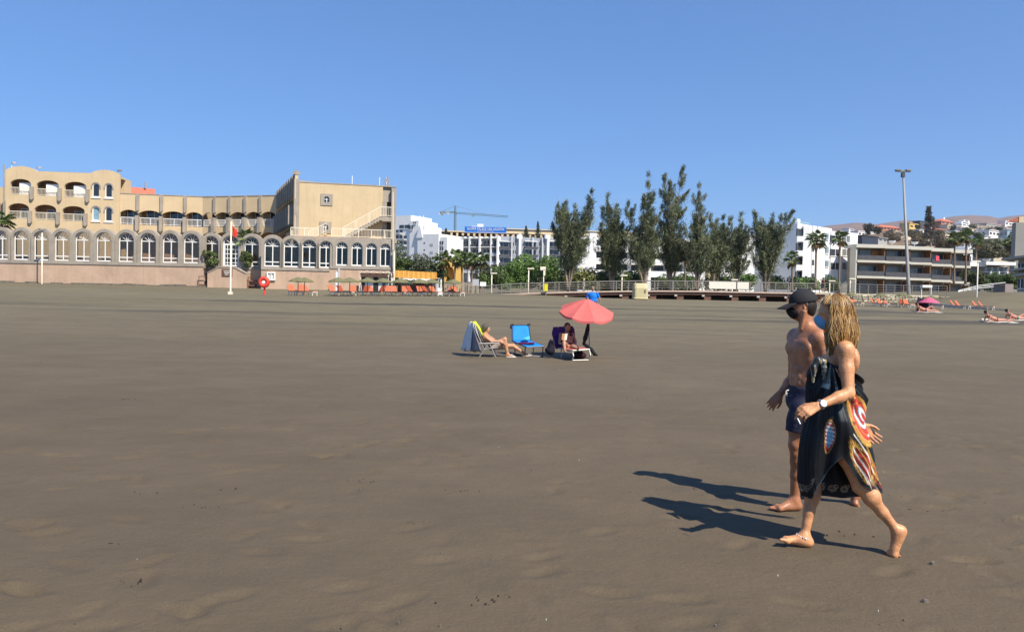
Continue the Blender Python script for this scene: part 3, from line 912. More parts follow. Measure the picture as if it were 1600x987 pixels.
    for (py, fx, bx, hw) in ((556, 1281, 1343, .140), (575, 1272, 1346, .150), (600, 1262, 1345.5, .150), (625, 1262, 1343, .172), (650, 1260, 1348, .206), (675, 1258, 1352, .208),
                             (700, 1255, 1355, .202), (725, 1252, 1360, .196), (750, 1252, 1369, .190), (775, 1258, 1374, .182), (800, 1260, 1376, .175)):
        z = float(P(1300, py, 4.96).z)
        prof.append((z, cx(fx, py), cx(bx, py), hw))
    prof = np.array(prof[::-1])
    Zp = lambda py: float(P(1300, py, 4.96).z)
    us = np.array([0, .04, .075, .123, .18, .222, .236, .256, .285, .33, .40, .47, .52, .60, .72, .86, .94, 1.0])
    hemy = np.array([776, 777, 770, 750, 724, 708, 704, 722, 747, 755, 760, 765, 768, 782, 787, 785, 780, 776])
    topy = np.interp(us, [0, .04, .09, .15, .20, .30, .40, .47, .52, .60, .72, .86, .94, 1.0], [561, 560, 562, 566, 570, 580, 590, 593, 593, 588, 575, 564, 561, 561])
    nu, nv = 360, 130
    FO = np.zeros((nv, nu)); V = np.zeros((nv, nu, 3)); UVs = np.zeros((nv, nu, 2))
    for j in range(nu):
        u = j / nu
        th = 2 * math.pi * u                  # 0 = front (towards -x), then the near side, then the back
        zt = Zp(np.interp(u, us, topy)); zb = Zp(np.interp(u, us, hemy))
        for i in range(nv):
            t = i / (nv - 1); z = zt + (zb - zt) * t
            x0 = np.interp(z, prof[:, 0], prof[:, 1]); x1 = np.interp(z, prof[:, 0], prof[:, 2]); hw = np.interp(z, prof[:, 0], prof[:, 3])
            c, s_ = math.cos(th), math.sin(th)
            pw = .82
            ex = -(abs(c) ** pw) * (1 if c > 0 else -1); ey = -(abs(s_) ** pw) * (1 if s_ > 0 else -1)
            x = (x0 + x1) / 2 + (x1 - x0) / 2 * ex; y = 4.96 + hw * ey
            # folds radiating from the knot
            kx, kz = cx(1284, 572), Zp(566)
            ang = math.atan2(x - kx, kz - z + .03); dist = math.hypot(x - kx, z - kz)
            near = 1 if s_ > 0 else .6
            am = .022 * min(1, dist / .12) * near
            fo = math.sin(ang * 10 + 1.5 * math.sin(dist * 8)) + .6 * math.sin(ang * 23 + 2 + 4 * dist) + .3 * math.sin(ang * 47 + 9 * dist)
            drape = .012 * t * math.sin(th * 9 + 2.0 * t + .7)
            k = am * fo * .75 + drape
            # towards the front the cloth bunches in tight vertical pleats
            fr = math.exp(-((u if u < .5 else u - 1) / .075) ** 2)
            k += fr * .010 * math.sin(u * 2 * math.pi * 46 + 5 * z)
            # cloth between the legs sinks in
            y += .015 * math.exp(-((u - .18) / .075) ** 2) * sstep(.25, .9, t)
            nx, ny = ex, ey; L = math.hypot(nx, ny) or 1
            V[i, j] = (x + nx / L * k, y + ny / L * k, z); UVs[i, j] = (u, t); FO[i, j] = fo
    X, Zz = V[..., 0], V[..., 2]
    pxs = lambda px, py: (cx(px, py), Zp(py))
    Cc = np.zeros((nv, nu, 3)); Cc[:] = (.0055, .0065, .0085)
    Uu = UVs[..., 0]; nearm = (Uu > .0) & (Uu < .5)
    # dye variation
    n1 = fbm(X * 14 + 3, Zz * 14, 4, 8)
    Cc *= (.7 + 1.0 * n1)[..., None]
    teal = np.clip((fbm(X * 7 + 9, Zz * 5, 3, 44) - .50) * 5, 0, 1)
    Cc = Cc * (1 - .45 * teal[..., None]) + np.array([.008, .030, .038]) * .45 * teal[..., None]
    def paint(mask, col, a=1.0):
        w = np.clip(mask, 0, 1)[..., None] * a
        Cc[:] = Cc * (1 - w) + np.array(col) * w
    def medallion(p0, p1, w, rings, sel=nearm, fringe=.06, nfr=44, tear=.35):
        """a long dyed medallion from p0 to p1 with concentric coloured rings and a fringed rim"""
        a = np.array(pxs(*p0)); b = np.array(pxs(*p1)); c = (a + b) / 2; d = b - a; L = np.hypot(*d) / 2; d = d / (2 * L)
        Xw = X + .020 * (fbm(X * 9, Zz * 9, 3, 61) - .5) + .006 * FO; Zw = Zz + .030 * (fbm(X * 8 + 5, Zz * 8, 3, 62) - .5) - .005 * FO
        e = (Xw - c[0]) * d[0] + (Zw - c[1]) * d[1]; g = -(Xw - c[0]) * d[1] + (Zw - c[1]) * d[0]
        ww = w * mpp(4.96) * (1 + tear * e / L)
        q = np.sqrt((e / L) ** 2 + (g / ww) ** 2); an = np.arctan2(g / ww, e / L)
        q = q * (1 + fringe * np.abs(np.sin(an * nfr / 2)) * (q > .55)) + .05 * (fbm(X * 30, Zz * 30, 2, 3) - .5)
        for (r, col) in rings:
            paint(((q < r) & sel).astype(float), col)
        return q, an
    YE, OR, RE, BL, WH, DR, GO = (.62, .40, .09), (.56, .20, .035), (.50, .055, .035), (.10, .36, .55), (.75, .76, .72), (.16, .018, .014), (.40, .21, .04)
    q, an = medallion((1308, 608), (1352, 690), 21, [(1.0, GO), (.95, YE), (.86, OR), (.80, (.62, .36, .12)), (.73, RE), (.55, OR), (.50, RE)], nfr=70)
    sw = (np.sin(an * 3 + q * 15 + 2 * fbm(X * 22, Zz * 22, 2, 4)) > .15) & (q < .50) & nearm; paint(sw.astype(float), BL); paint(((np.sin(an * 3 + q * 15 + .9) > .55) & (q < .56) & nearm).astype(float), WH)
    paint(((fbm(X * 40, Zz * 40, 3, 14) > .60) & (q < .9) & (q > .5) & nearm).astype(float), DR, .7)
    q, an = medallion((1306, 676), (1354, 750), 16, [(1.0, GO), (.90, (.05, .02, .015)), (.82, YE), (.72, (.05, .02, .015)), (.66, DR), (.42, RE), (.25, DR)], fringe=.16, nfr=60)
    a_, b_ = np.array(pxs(1306, 668)), np.array(pxs(1360, 756)); dd_ = (b_ - a_) / np.hypot(*(b_ - a_)); gg_ = -(X - a_[0]) * dd_[1] + (Zz - a_[1]) * dd_[0]; ee_ = (X - a_[0]) * dd_[0] + (Zz - a_[1]) * dd_[1]
    for off_, wd_, c_, e0, e1 in ((.022, .004, WH, .02, .34), (-.004, .003, YE, .08, .36), (-.030, .004, WH, .10, .36), (-.046, .006, DR, .14, .36), (.045, .004, GO, .10, .30), (-.060, .003, WH, .16, .36)):
        paint(((np.abs(gg_ - off_ - .006 * FO) < wd_) & (ee_ > e0) & (ee_ < e1) & nearm).astype(float), c_, .85)
    q, an = medallion((1281, 650), (1277, 702), 6.5, [(1.0, GO), (.9, DR), (.80, RE), (.66, (.20, .28, .36)), (.5, BL)], fringe=.05, tear=-.3)
    paint((nearm & (q < .85) & (np.sin(Zz * 240 + X * 60) > .1) & (Zz > Zp(686))).astype(float), WH, .75)
    paint((nearm & (q < .42) & (np.sin(an * 2 + q * 14) > 0)).astype(float), (.16, .42, .62))
    # bright streaks gathered into the knot
    kx, kz = pxs(1287, 567); an = np.arctan2(X - kx, kz - Zz + .02); ds = np.hypot(X - kx, Zz - kz)
    for a0, wd, l0, l1, col in ((.95, .10, .02, .14, YE), (1.15, .07, .05, .16, RE), (.72, .05, .04, .19, WH), (.45, .035, .03, .26, (.45, .30, .22)), (1.35, .10, .04, .15, DR), (.15, .05, .02, .22, (.30, .34, .30)), (-.22, .10, .0, .16, (.34, .40, .36)), (.60, .03, .05, .30, RE)):
        paint(((np.abs(an - a0) < wd) & (ds > l0) & (ds < l1) & nearm).astype(float) * (.35 + .65 * (fbm(X * 60, Zz * 60, 2, 5) > .45)), col)
    a_, b_ = np.array(pxs(1322, 700)), np.array(pxs(1366, 760)); dd_ = (b_ - a_) / np.hypot(*(b_ - a_)); gg_ = -(X - a_[0]) * dd_[1] + (Zz - a_[1]) * dd_[0]; ee_ = (X - a_[0]) * dd_[0] + (Zz - a_[1]) * dd_[1]
    for off_, wd_, c_, e0, e1 in ((-.020, .006, (.30, .28, .22), -.08, .30), (-.036, .004, DR, -.04, .30), (-.050, .003, WH, -.02, .30), (.010, .008, DR, .02, .30), (.026, .004, YE, .04, .30), (.040, .006, RE, .06, .30)):
        paint(((np.abs(gg_ - off_ - .007 * FO) < wd_) & (ee_ > e0) & (ee_ < e1) & nearm & (Zz < Zp(690))).astype(float) * (.4 + .6 * (fbm(X * 50, Zz * 50, 2, 25) > .42)), c_, .85)
    # far panel: large dim medallion and a border of paisley curls above the hem
    farm = ~nearm
    q, an = medallion((1303, 676), (1304, 752), 22, [(1.0, (.50, .27, .05)), (.80, (.07, .04, .02)), (.70, (.50, .29, .07)), (.5, (.15, .04, .03)), (.3, (.45, .28, .10))], sel=farm, fringe=.2, tear=0)
    hz = np.array([Zp(np.interp(u, us, hemy)) for u in Uu[0]])[None, :]
    ab_ = Zz - hz
    xx = np.mod(X, .072) - .036; rr_ = np.hypot(xx, ab_ - .060); tl_ = np.hypot(xx - .020, (ab_ - .075))
    curl = (np.abs(rr_ - .020) < .0045) | (np.abs(rr_ - .009) < .003) | (np.abs(tl_ - .012) < .003)
    paint((curl & farm).astype(float), (.30, .25, .17), .9)
    paint((curl & nearm & (Uu < .11)).astype(float), (.20, .17, .13), .7)
    paint(((ab_ < .007)).astype(float), (.03, .06, .08), .8)
    nV = V.reshape(-1, 3)
    cen = np.array([(prof[:, 1].mean() + prof[:, 2].mean()) / 2, 4.96, 0]);
    I = []
    for i in range(nv - 1):
        for j in range(nu):
            I.append((i * nu + j, (i + 1) * nu + j, (i + 1) * nu + (j + 1) % nu, i * nu + (j + 1) % nu))
    cl = mat('sarong_cloth', (1, 1, 1), .50, .10, 120, spec=.30, attr='Col', bump=.0006, bscale=500)
    so_ = mesh_obj('sarong', nV, I, cl, T, smooth=True)
    so_['label'] = 'black sarong with red, orange and blue dyed medallions, knotted at the chest'
    ca = so_.data.color_attributes.new('Col', 'FLOAT_COLOR', 'POINT')
    ca.data.foreach_set('color', np.concatenate([Cc.reshape(-1, 3), np.ones((nv * nu, 1))], 1).astype(np.float32).ravel())
    md = so_.modifiers.new('thick', 'SOLIDIFY'); md.thickness = .003
    # knot: two twisted tails
    kb = Body(); kp = J(1284, 566, 4.86)
    kb.ell(kp, (.032, .030, .026), None, .01); kb.ell(kp + [.022, -.008, .010], (.022, .016, .014), None, .01)
    kb.chain([kp, kp + [-.030, -.004, .020], kp + [-.050, .0, -.030], kp + [-.052, .004, -.13]], [.018, .020, .022, .010], .012)
    kb.chain([kp, kp + [.015, -.012, -.03], kp + [.004, -.016, -.11]], [.016, .018, .008], .012)
    m = bpy.data.materials.new('knot_cloth'); m.use_nodes = True; n = m.node_tree.nodes; l = m.node_tree.links
    tc = n.new('ShaderNodeTexCoord'); mp = n.new('ShaderNodeMapping'); mp.inputs['Scale'].default_value = (40, 40, 9); l.new(tc.outputs['Object'], mp.inputs[0])
    nz = n.new('ShaderNodeTexNoise'); nz.inputs['Scale'].default_value = 1.2; l.new(mp.outputs[0], nz.inputs['Vector'])
    cr = n.new('ShaderNodeValToRGB'); cr.color_ramp.interpolation = 'CONSTANT'; els = cr.color_ramp.elements
    els[0].color = (.012, .016, .02, 1); els[1].position = .53; els[1].color = (.40, .42, .36, 1)
    for p_, c_ in ((.57, (.015, .03, .03, 1)), (.62, (.45, .30, .06, 1)), (.65, (.3, .04, .03, 1)), (.69, (.02, .02, .02, 1))): e_ = els.new(p_); e_.color = c_
    l.new(nz.outputs[0], cr.inputs[0]); l.new(cr.outputs[0], n['Principled BSDF'].inputs['Base Color']); n['Principled BSDF'].inputs['Roughness'].default_value = .6
    kb.build('knot', m, so_, .006)
    # black swimwear tied at the back, with hanging loops
    bk = mat('black_swimwear', (.012, .012, .014), .7)
    mb = MB(); b0 = J(1343, 598, 4.88)
    mb.tube([b0 + [.002, 0, .01], b0 + [.016, -.01, -.03], b0 + [.020, -.012, -.10], b0 + [.012, -.01, -.165], b0 + [.0, -.008, -.185]], .0042, 6)
    mb.tube([b0 + [.0, .03, .0], b0 + [.018, .03, -.05], b0 + [.014, .03, -.12]], .004, 6)
    mb.build('tie_strap', bk, T, smooth=True)
    # watch, ring, cigarette, anklet
    ax_ = nrmz(el - wr); wc = wr + ax_ * .028
    n_ = nrmz(np.array([-.25, -.95, .20]) - ax_ * np.dot([-.25, -.95, .20], ax_)); t_ = np.cross(ax_, n_)
    mb = MB(); ring = []
    for k in range(20):
        a = 2 * math.pi * k / 20; ring.append(wc + (n_ * math.cos(a) + t_ * math.sin(a)) * .0285)
    mb.tube(ring + ring[:1], .0065, 6, cap=False)
    wt = mb.build('wristwatch', mat('watch_strap', (.35, .35, .36), .35, metal=.6), T, smooth=True)
    mb = MB(); c0 = wc + n_ * .028; disc = []
    for h_, r_ in ((0, .021), (.008, .021), (.009, .017)):
        disc.append([c0 + n_ * h_ + (ax_ * math.cos(a) + t_ * math.sin(a)) * r_ for a in np.linspace(0, 6.283, 19)[:-1]])
    k = 0; vs = [p for r_ in disc for p in r_]
    fs = [(i * 18 + j, i * 18 + (j + 1) % 18, (i + 1) * 18 + (j + 1) % 18, (i + 1) * 18 + j) for i in range(2) for j in range(18)] + [tuple(36 + j for j in range(18))]
    mb.add(vs, fs); mb.build('dial', mat('watch_dial', (.85, .87, .9), .15, spec=.8), wt)
    cg = wr + hd * 1.02
    mb = MB(); mb.tube([J(1246, 653, 4.60), J(1250.5, 662, 4.585)], .004, 8); mb.build('cigarette', mat('cigarette_paper', (.85, .83, .78), .8), T)
    mb = MB(); rng = random.Random(9); ca_ = ar + np.array([-.002, 0, -.004])
    tl = nrmz(ar - kr)
    for k in range(16):
        a = 2 * math.pi * k / 16; r_ = rng.uniform(.0055, .0095)
        p = ca_ + np.array([math.cos(a) * .043 - .006, math.sin(a) * .043, .012 * math.cos(a) * -1 + .004])
        k0 = len(mb.v)
        mb.lathe(p, [(0.001, -r_), (r_ * .8, -r_ * .6), (r_, 0), (r_ * .8, r_ * .6), (0.001, r_)], 7, m=k % 2)
    mb.build('anklet', [mat('shell_bead', (.75, .72, .68), .4), mat('silver_bead', (.40, .36, .40), .3, metal=.5)], T, smooth=True)
    return T
walking_woman()
# ------------------------------------------------------------------ the beach hotel on the left
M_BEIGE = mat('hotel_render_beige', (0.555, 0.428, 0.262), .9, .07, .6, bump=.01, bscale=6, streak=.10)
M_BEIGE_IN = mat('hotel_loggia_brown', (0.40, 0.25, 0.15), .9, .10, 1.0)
M_GREY = mat('hotel_trim_grey', (0.325, 0.285, 0.235), .9, .14, 1.2, bump=.01, bscale=9, streak=.22)
M_PINK = mat('seawall_pink', (0.475, 0.335, 0.240), .9, .13, .7, bump=.02, bscale=5, streak=.16)
M_WHITE = mat('white_paint', (0.78, 0.77, 0.74), .6, .05, 2.0)
M_CREAMRAIL = mat('cream_railing', (0.72, 0.66, 0.53), .6, .06, 2.0)
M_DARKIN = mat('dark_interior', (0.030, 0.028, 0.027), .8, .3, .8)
M_DARKGLASS = mat('dark_window_glass', (0.022, 0.025, 0.030), .08, .15, .4, spec=.7)
M_REDROOF = mat('red_tiles', (0.48, 0.145, 0.09), .8, .15, 4, bump=.02, bscale=14)
M_TERR = mat('terrace_floor', (0.36, 0.28, 0.21), .8)
GLASS = glass('arcade_glass', (.70, .68, .64))

hotel = thing('hotel', P(300, 440, 90), 'long beige three storey hotel with arched balconies and grey trim behind the seawall', 'hotel')
def railing(pl, u0, u1, z0, z1, off, name='railing', m=None, parent=None, every=.15, slope=0.0):
    mb = MB(); N = max(2, int((u1 - u0) / every))
    t = .035
    def seg(ua, ub, za, zb, h):
        c = [pl.pt(ua, za, off + t), pl.pt(ub, zb, off + t), pl.pt(ub, zb, off - t), pl.pt(ua, za, off - t),
             pl.pt(ua, za + h, off + t), pl.pt(ub, zb + h, off + t), pl.pt(ub, zb + h, off - t), pl.pt(ua, za + h, off - t)]
        mb.box8(c)
    L = u1 - u0; dz = slope * L
    seg(u0, u1, z1 - .07, z1 + dz - .07, .07)
    seg(u0, u1, z0 + .08, z0 + dz + .08, .05)
    for i in range(N + 1):
        u = u0 + L * i / N; k = slope * (u - u0); w = .014 if (i % 9) else .04
        pl.box(mb, u - w, u + w, z0 + k + (.08 if i % 9 else 0), z1 + k - .035, off - .02, off + .02)
    return mb.build(name, m or M_CREAMRAIL, parent or hotel)
def sliding_door(pl, u0, u1, z0, z1, off, parent):
    mb = MB(); f = .06
    for a, b in ((u0, u0 + f), ((u0 + u1) / 2 - f / 2, (u0 + u1) / 2 + f / 2), (u1 - f, u1)): pl.box(mb, a, b, z0, z1, off, off + .06)
    for a, b in ((z0, z0 + f), (z1 - f, z1)): pl.box(mb, u0 + f, u1 - f, a, b, off + .002, off + .056)
    d = mb.build('glazed_door', M_CREAMRAIL, parent)
    for a, b in ((u0 + f, (u0 + u1) / 2 - f / 2), ((u0 + u1) / 2 + f / 2, u1 - f)):
        g = MB(); pl.box(g, a, b, z0 + f, z1 - f, off + .01, off + .03); g.build('pane', M_DARKGLASS, d)
def fin(pl, u, z0, z1, off, w=.32, dep=.35):
    """grey fin with a rounded foot"""
    mb = MB(); n = 6
    lp = [(u - w / 2, z1), ] + [(u - w / 2 * math.cos(math.pi * i / n), z0 + w / 2 - w / 2 * math.sin(math.pi * i / n)) for i in range(n + 1)] + [(u + w / 2, z1)]
    pl.extrude(mb, [lp], off, off + dep)
    return mb.build('grey_fin', M_GREY, hotel)

def hotel_left_block():
    pl = Plane(8, 93.5, 186, 95.0)
    uz = pl.uz
    zt = uz(100, 272)[1]; zb = 3.0; L = pl.L
    u1 = uz(58, 270)[0]; u2 = uz(141, 280)[0]
    def hump(ua, ub, h):
        return [(ua + (ub - ua) * i / 10, zt + .22 + (h - .22) * math.sin(math.pi * i / 10) ** .7) for i in range(11)]
    top = hump(u2, L, .72)[::-1] + hump(0, u1, .80)[::-1]
    outer = [(0, zb), (L, zb)] + top
    holes = []; bays = []
    rows = []
    for (yt, yb, xs) in ((279.5, 304, ((16, 48.5), (57, 92), (100.5, 135))), (317.5, 341, ((13, 45.5), (54, 88), (97.5, 132.5)))):
        for k, (xa, xb) in enumerate(xs):
            ua = uz(xa, 300)[0]; ub = uz(xb, 300)[0]
            sh = 2.2 * k
            z1 = uz((xa + xb) / 2, yt + sh)[1]; z0 = uz((xa + xb) / 2, yb + sh)[1]
            holes.append(arch(ua, ub, z0, z1 - .62, .62)); bays.append((ua, ub, z0, z1, yt < 300))
    wins = []
    for (yt, yb) in ((286.5, 308), (323, 345)):
        for k, (xa, xb) in enumerate(((144.5, 155.5), (164.5, 175.5))):
            ua, ub = uz(xa, 300)[0], uz(xb, 300)[0]
            z1 = uz((xa + xb) / 2, yt + k)[1]; z0 = uz((xa + xb) / 2, yb + k)[1]
            holes.append(arch(ua, ub, z0, z1 - (ub - ua) / 2, (ub - ua) / 2)); wins.append((ua, ub, z0, z1))
    # ground floor openings seen through the arcade glass
    for k in range(4):
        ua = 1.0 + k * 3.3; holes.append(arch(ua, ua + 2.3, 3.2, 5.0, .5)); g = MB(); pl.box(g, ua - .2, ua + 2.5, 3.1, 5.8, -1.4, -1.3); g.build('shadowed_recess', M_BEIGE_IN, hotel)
    mb = MB(); pl.extrude(mb, [outer] + holes, -.35, 0); mb.build('wall', M_BEIGE, hotel)
    mb = MB(); pl.box(mb, 0, L, zb, zt - .1, -3.6, -2.0); mb.build('wall', M_BEIGE, hotel)
    mb = MB()
    for z in (zt - .25, uz(100, 312)[1] - .28, uz(100, 349)[1] - .35): pl.box(mb, .05, L - .05, z, z + .22, -2.0, -.36)
    mb.build('floor_slabs', M_BEIGE, hotel)
    mb = MB(); pl.box(mb, 0, L, zt + .205, zt + .26, -.34, -.01); mb.build('coping', M_GREY, hotel)
    for (ua, ub, z0, z1, upper) in bays:
        # loggia back wall in brown, side cheeks, door or a white awning sheet
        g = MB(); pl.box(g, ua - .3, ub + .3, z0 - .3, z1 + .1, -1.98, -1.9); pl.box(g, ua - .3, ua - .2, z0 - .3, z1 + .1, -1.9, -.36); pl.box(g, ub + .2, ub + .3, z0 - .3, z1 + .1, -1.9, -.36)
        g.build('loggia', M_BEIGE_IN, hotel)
        w = ub - ua
        railing(pl, ua - .03, ub + .03, z0 - .02, z0 + .92, -.06)
        if upper:
            g = MB(); pl.box(g, ua + w * .36, ub - .05, z0 + .02, z0 + 1.55, -.42, -.38); s_ = g.build('white_sunshade', M_WHITE, hotel)
            s_['label'] = 'white sunshade sheet behind the balcony railing'
        else:
            sliding_door(pl, ua + w * .30, ub - .1, z0, z1 - .50, -1.5, hotel)
    for (ua, ub, z0, z1) in wins:
        w = ub - ua; g = MB(); r = w / 2
        pl.extrude(g, [arch(ua - .02, ub + .02, z0 - .02, z1 - r, r + .02), arch(ua + .07, ub - .07, z0 + .12, z1 - r, r - .09)], -.25, -.05)
        f = g.build('window', M_WHITE, hotel)
        g = MB(); pl.box(g, ua - .15, ub + .15, z0 - .16, z0 - .02, -.2, .10); g.build('sill', M_WHITE, f)
        g = MB(); pl.extrude(g, [arch(ua + .07, ub - .07, z0 + .12, z1 - r, r - .09)], -.2, -.16)
        first = (ua == wins[2][0] and z0 == wins[2][2])
        g.build('pane', mat('blue_blind', (.20, .32, .40), .5) if first else M_DARKGLASS, f)
        g = MB(); um = (ua + ub) / 2; ri, ro = r + .03, r + .17; qs = [math.pi * i / 10 for i in range(11)]; pl.extrude(g, [[(um + ri, z1 - r - .25), (um + ro, z1 - r - .25)] + [(um + ro * math.cos(q), z1 - r + ro * math.sin(q)) for q in qs] + [(um - ro, z1 - r - .25), (um - ri, z1 - r - .25)] + [(um + ri * math.cos(q), z1 - r + ri * math.sin(q)) for q in qs[::-1]]], .0, .07); g.build('arch_trim', M_GREY, f)
    # grey fins beside the railings
    for (xs, yt, yb) in (((50.5, 94, 137.5), 292, 312.5), ((48, 91.5, 134.5), 329.5, 349.5)):
        for k, x in enumerate(xs):
            u = uz(x, 310)[0]; sh = 2.0 * k
            fin(pl, u, uz(x, yb + sh)[1], uz(x, yt + sh)[1], .0, .42, .30)
    # corner downpipe and roof things
    mb = MB(); mb.tube([pl.pt(-.12, 3, .1), pl.pt(-.12, zt + .9, .1)], .09, 8); mb.build('downpipe', M_GREY, hotel)
    for px in (70, 80, 90, 101, 112, 122, 133):
        u, z = uz(px, 268); g = MB(); c = pl.pt(u, zt + .45, -3)
        pl.box(g, u - .45, u + .45, zt + .3, zt + .36, -3.6, -2.4); pl.box(g, u - .04, u + .04, zt - .1, zt + .3, -3.04, -2.96)
        g.build('roof_panel', mat('solar_panel', (.05, .06, .09), .2, .1, 3), hotel)
    for px in (17, 57, 183):
        g = MB(); u, z = uz(px, 262); zz = zt + (.75 if px < 30 else .25)
        g.tube([pl.pt(u, zz - .2, -.2), pl.pt(u, zz + .55, -.2)], .04, 6); g.lathe(pl.pt(u + .25, zz + .35, -.2), [(.02, 0), (.25, .06), (.30, .18)], 10); g.build('antenna', M_WHITE if px < 100 else M_GREY, hotel)
    # small red-tiled stair house on the roof behind
    p2 = Plane(188, 100, 241, 102); ua, ub = p2.uz(189, 300)[0], p2.uz(240.5, 300)[0]; z1 = p2.uz(215, 292.5)[1]; z0 = z1 - 2.2
    mb = MB(); p2.box(mb, ua, ub, z0, z1 - .9, -3, 0); rh = mb.build('stair_house', M_WHITE, hotel)
    mb = MB(); c = [p2.pt(ua - .2, z1 - .95, .25), p2.pt(ub + .2, z1 - .95, .25), p2.pt(ub + .2, z1 + .15, -1.6), p2.pt(ua - .2, z1 + .15, -1.6)]
    mb.add(c + [v - Vector((0, 0, .12)) for v in c], [(0, 1, 2, 3), (7, 6, 5, 4), (0, 4, 5, 1), (1, 5, 6, 2), (2, 6, 7, 3), (3, 7, 4, 0)]); mb.build('tiled_roof', M_REDROOF, rh)
    mb = MB(); mb.tube([p2.pt(ub - 1, z1, -1), p2.pt(ub - 1, z1 + .9, -1)], .12, 8); mb.build('flue', M_GREY, rh)
    # far left wing seen at the very edge of the picture
    p3 = Plane(-70, 96, 8, 96.0); mb = MB(); zt3 = p3.uz(3, 292)[1]; p3.box(mb, 0, p3.L, 3, zt3, -10, -.3)
    mb.build('wall', M_BEIGE, hotel)
    for k in range(2):
        g = MB(); z1 = p3.uz(2, 318 + 38 * k)[1]; p3.box(g, p3.L - 3.4, p3.L - .7, z1 - 2, z1, -.32, -.26); g.build('loggia', M_BEIGE_IN, hotel)
        railing(p3, p3.L - 3.4, p3.L - .7, z1 - 2, z1 - 1.05, -.1)
hotel_left_block()

def hotel_wing(pl, fins, ytop, yarch_dx, shade=False, back=10, groundrow=True, zz=None, rail=True, floors=1):
    """fins: u positions of the grey fins that divide the bays; zz: levels (parapet top, arch crown, balcony floor, band foot)"""
    zt, zc, zf, zl = zz
    L = pl.L
    us = [0] + [f for f in fins if .5 < f < L - .3] + [L]
    # parapet band with a scalloped lower edge
    rise = .45
    low = []
    for a, b in zip(us[:-1], us[1:]):
        for i in range(9):
            t = i / 8; low.append((a + (b - a) * t, zc - rise + rise * math.sin(math.pi * t) ** .8))
    mb = MB(); pl.extrude(mb, [low + [(L, zt), (0, zt)]], -.32, 0); mb.build('parapet_band', M_BEIGE, hotel)
    mb = MB(); pl.box(mb, -.05, L + .05, zt, zt + .10, -.36, .05); mb.build('coping', M_GREY, hotel)
    for fl in range(floors):
        dz = fl * 3.0
        low = []
        for a, b in zip(us[:-1], us[1:]):
            for i in range(9):
                t = i / 8; low.append((a + (b - a) * t, zl - dz - rise + rise * math.sin(math.pi * t) ** .8))
        mb = MB(); pl.extrude(mb, [low + [(L, zf - dz), (0, zf - dz)]], -.32, 0); mb.build('balcony_band', M_BEIGE, hotel)
        mb = MB(); pl.box(mb, 0, L, zf - dz - .2, zf - dz, -2.2, -.33); mb.build('balcony_floor', M_BEIGE, hotel)
    mb = MB(); pl.box(mb, 0, L - (3.4 if floors > 1 else 0), 3.0, zt - .65, -back, -2.2); mb.build('wall', M_BEIGE, hotel)
    mb = MB(); pl.box(mb, 0, L, zt - .9, zt - .6, -2.19, -.33); mb.build('soffit', M_BEIGE, hotel)
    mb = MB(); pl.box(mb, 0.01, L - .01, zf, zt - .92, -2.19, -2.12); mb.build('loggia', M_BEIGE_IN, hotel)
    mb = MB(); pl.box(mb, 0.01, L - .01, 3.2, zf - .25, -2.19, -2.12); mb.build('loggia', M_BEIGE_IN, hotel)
    for i, (a, b) in enumerate(zip(us[:-1], us[1:])):
        w = b - a
        sliding_door(pl, a + w * .25, b - w * .10, zf + .02, zf + 2.0, -1.3, hotel)
        railing(pl, a + .15, b - .15, zf + .02, zf + .95, -.08, m=M_WHITE)
        g = MB(); pl.box(g, a + w * .2, b - w * .2, 3.2, 5.2, -2.1, -2.06); g.build('window', M_DARKGLASS, hotel)
        if i:
            fin(pl, a, zc - .15, zt - .02, .0, .36, .22)
            fin(pl, a, zl - .15, zf + 1.15, -.02, .40, .55)
            g = MB(); pl.box(g, a - .1, a + .1, zf, zc, -2.1, -.33); g.build('partition', M_BEIGE, hotel)
def _lv(pl, px, ys):
    return [pl.uz(px, y)[1] for y in ys]
pl = Plane(186, 95.2, 315.6, 97.0)
LV = _lv(pl, 253, (305.3, 329.5, 352.5, 361))
hotel_wing(pl, [pl.uz(x, 330)[0] for x in (215.5, 252.5, 289.5)], 0, 0, zz=LV)
pl = Plane(315.6, 97.0, 430, 94.0)
hotel_wing(pl, [pl.uz(x, 330)[0] for x in (336, 359.3, 383.7, 407.5)], 0, 0, zz=LV)
# right wing: its balcony front runs towards the viewer and lies in shade
plr = Plane(430, 94.0, 459, 79.0)
zt_r = plr.uz(457, 277)[1]
hotel_wing(plr, [1.9 + 1.9 * i for i in range(8)], 0, 0, zz=(zt_r, zt_r - 2.1, zt_r - 4.3, zt_r - 5.2), back=3, floors=2)

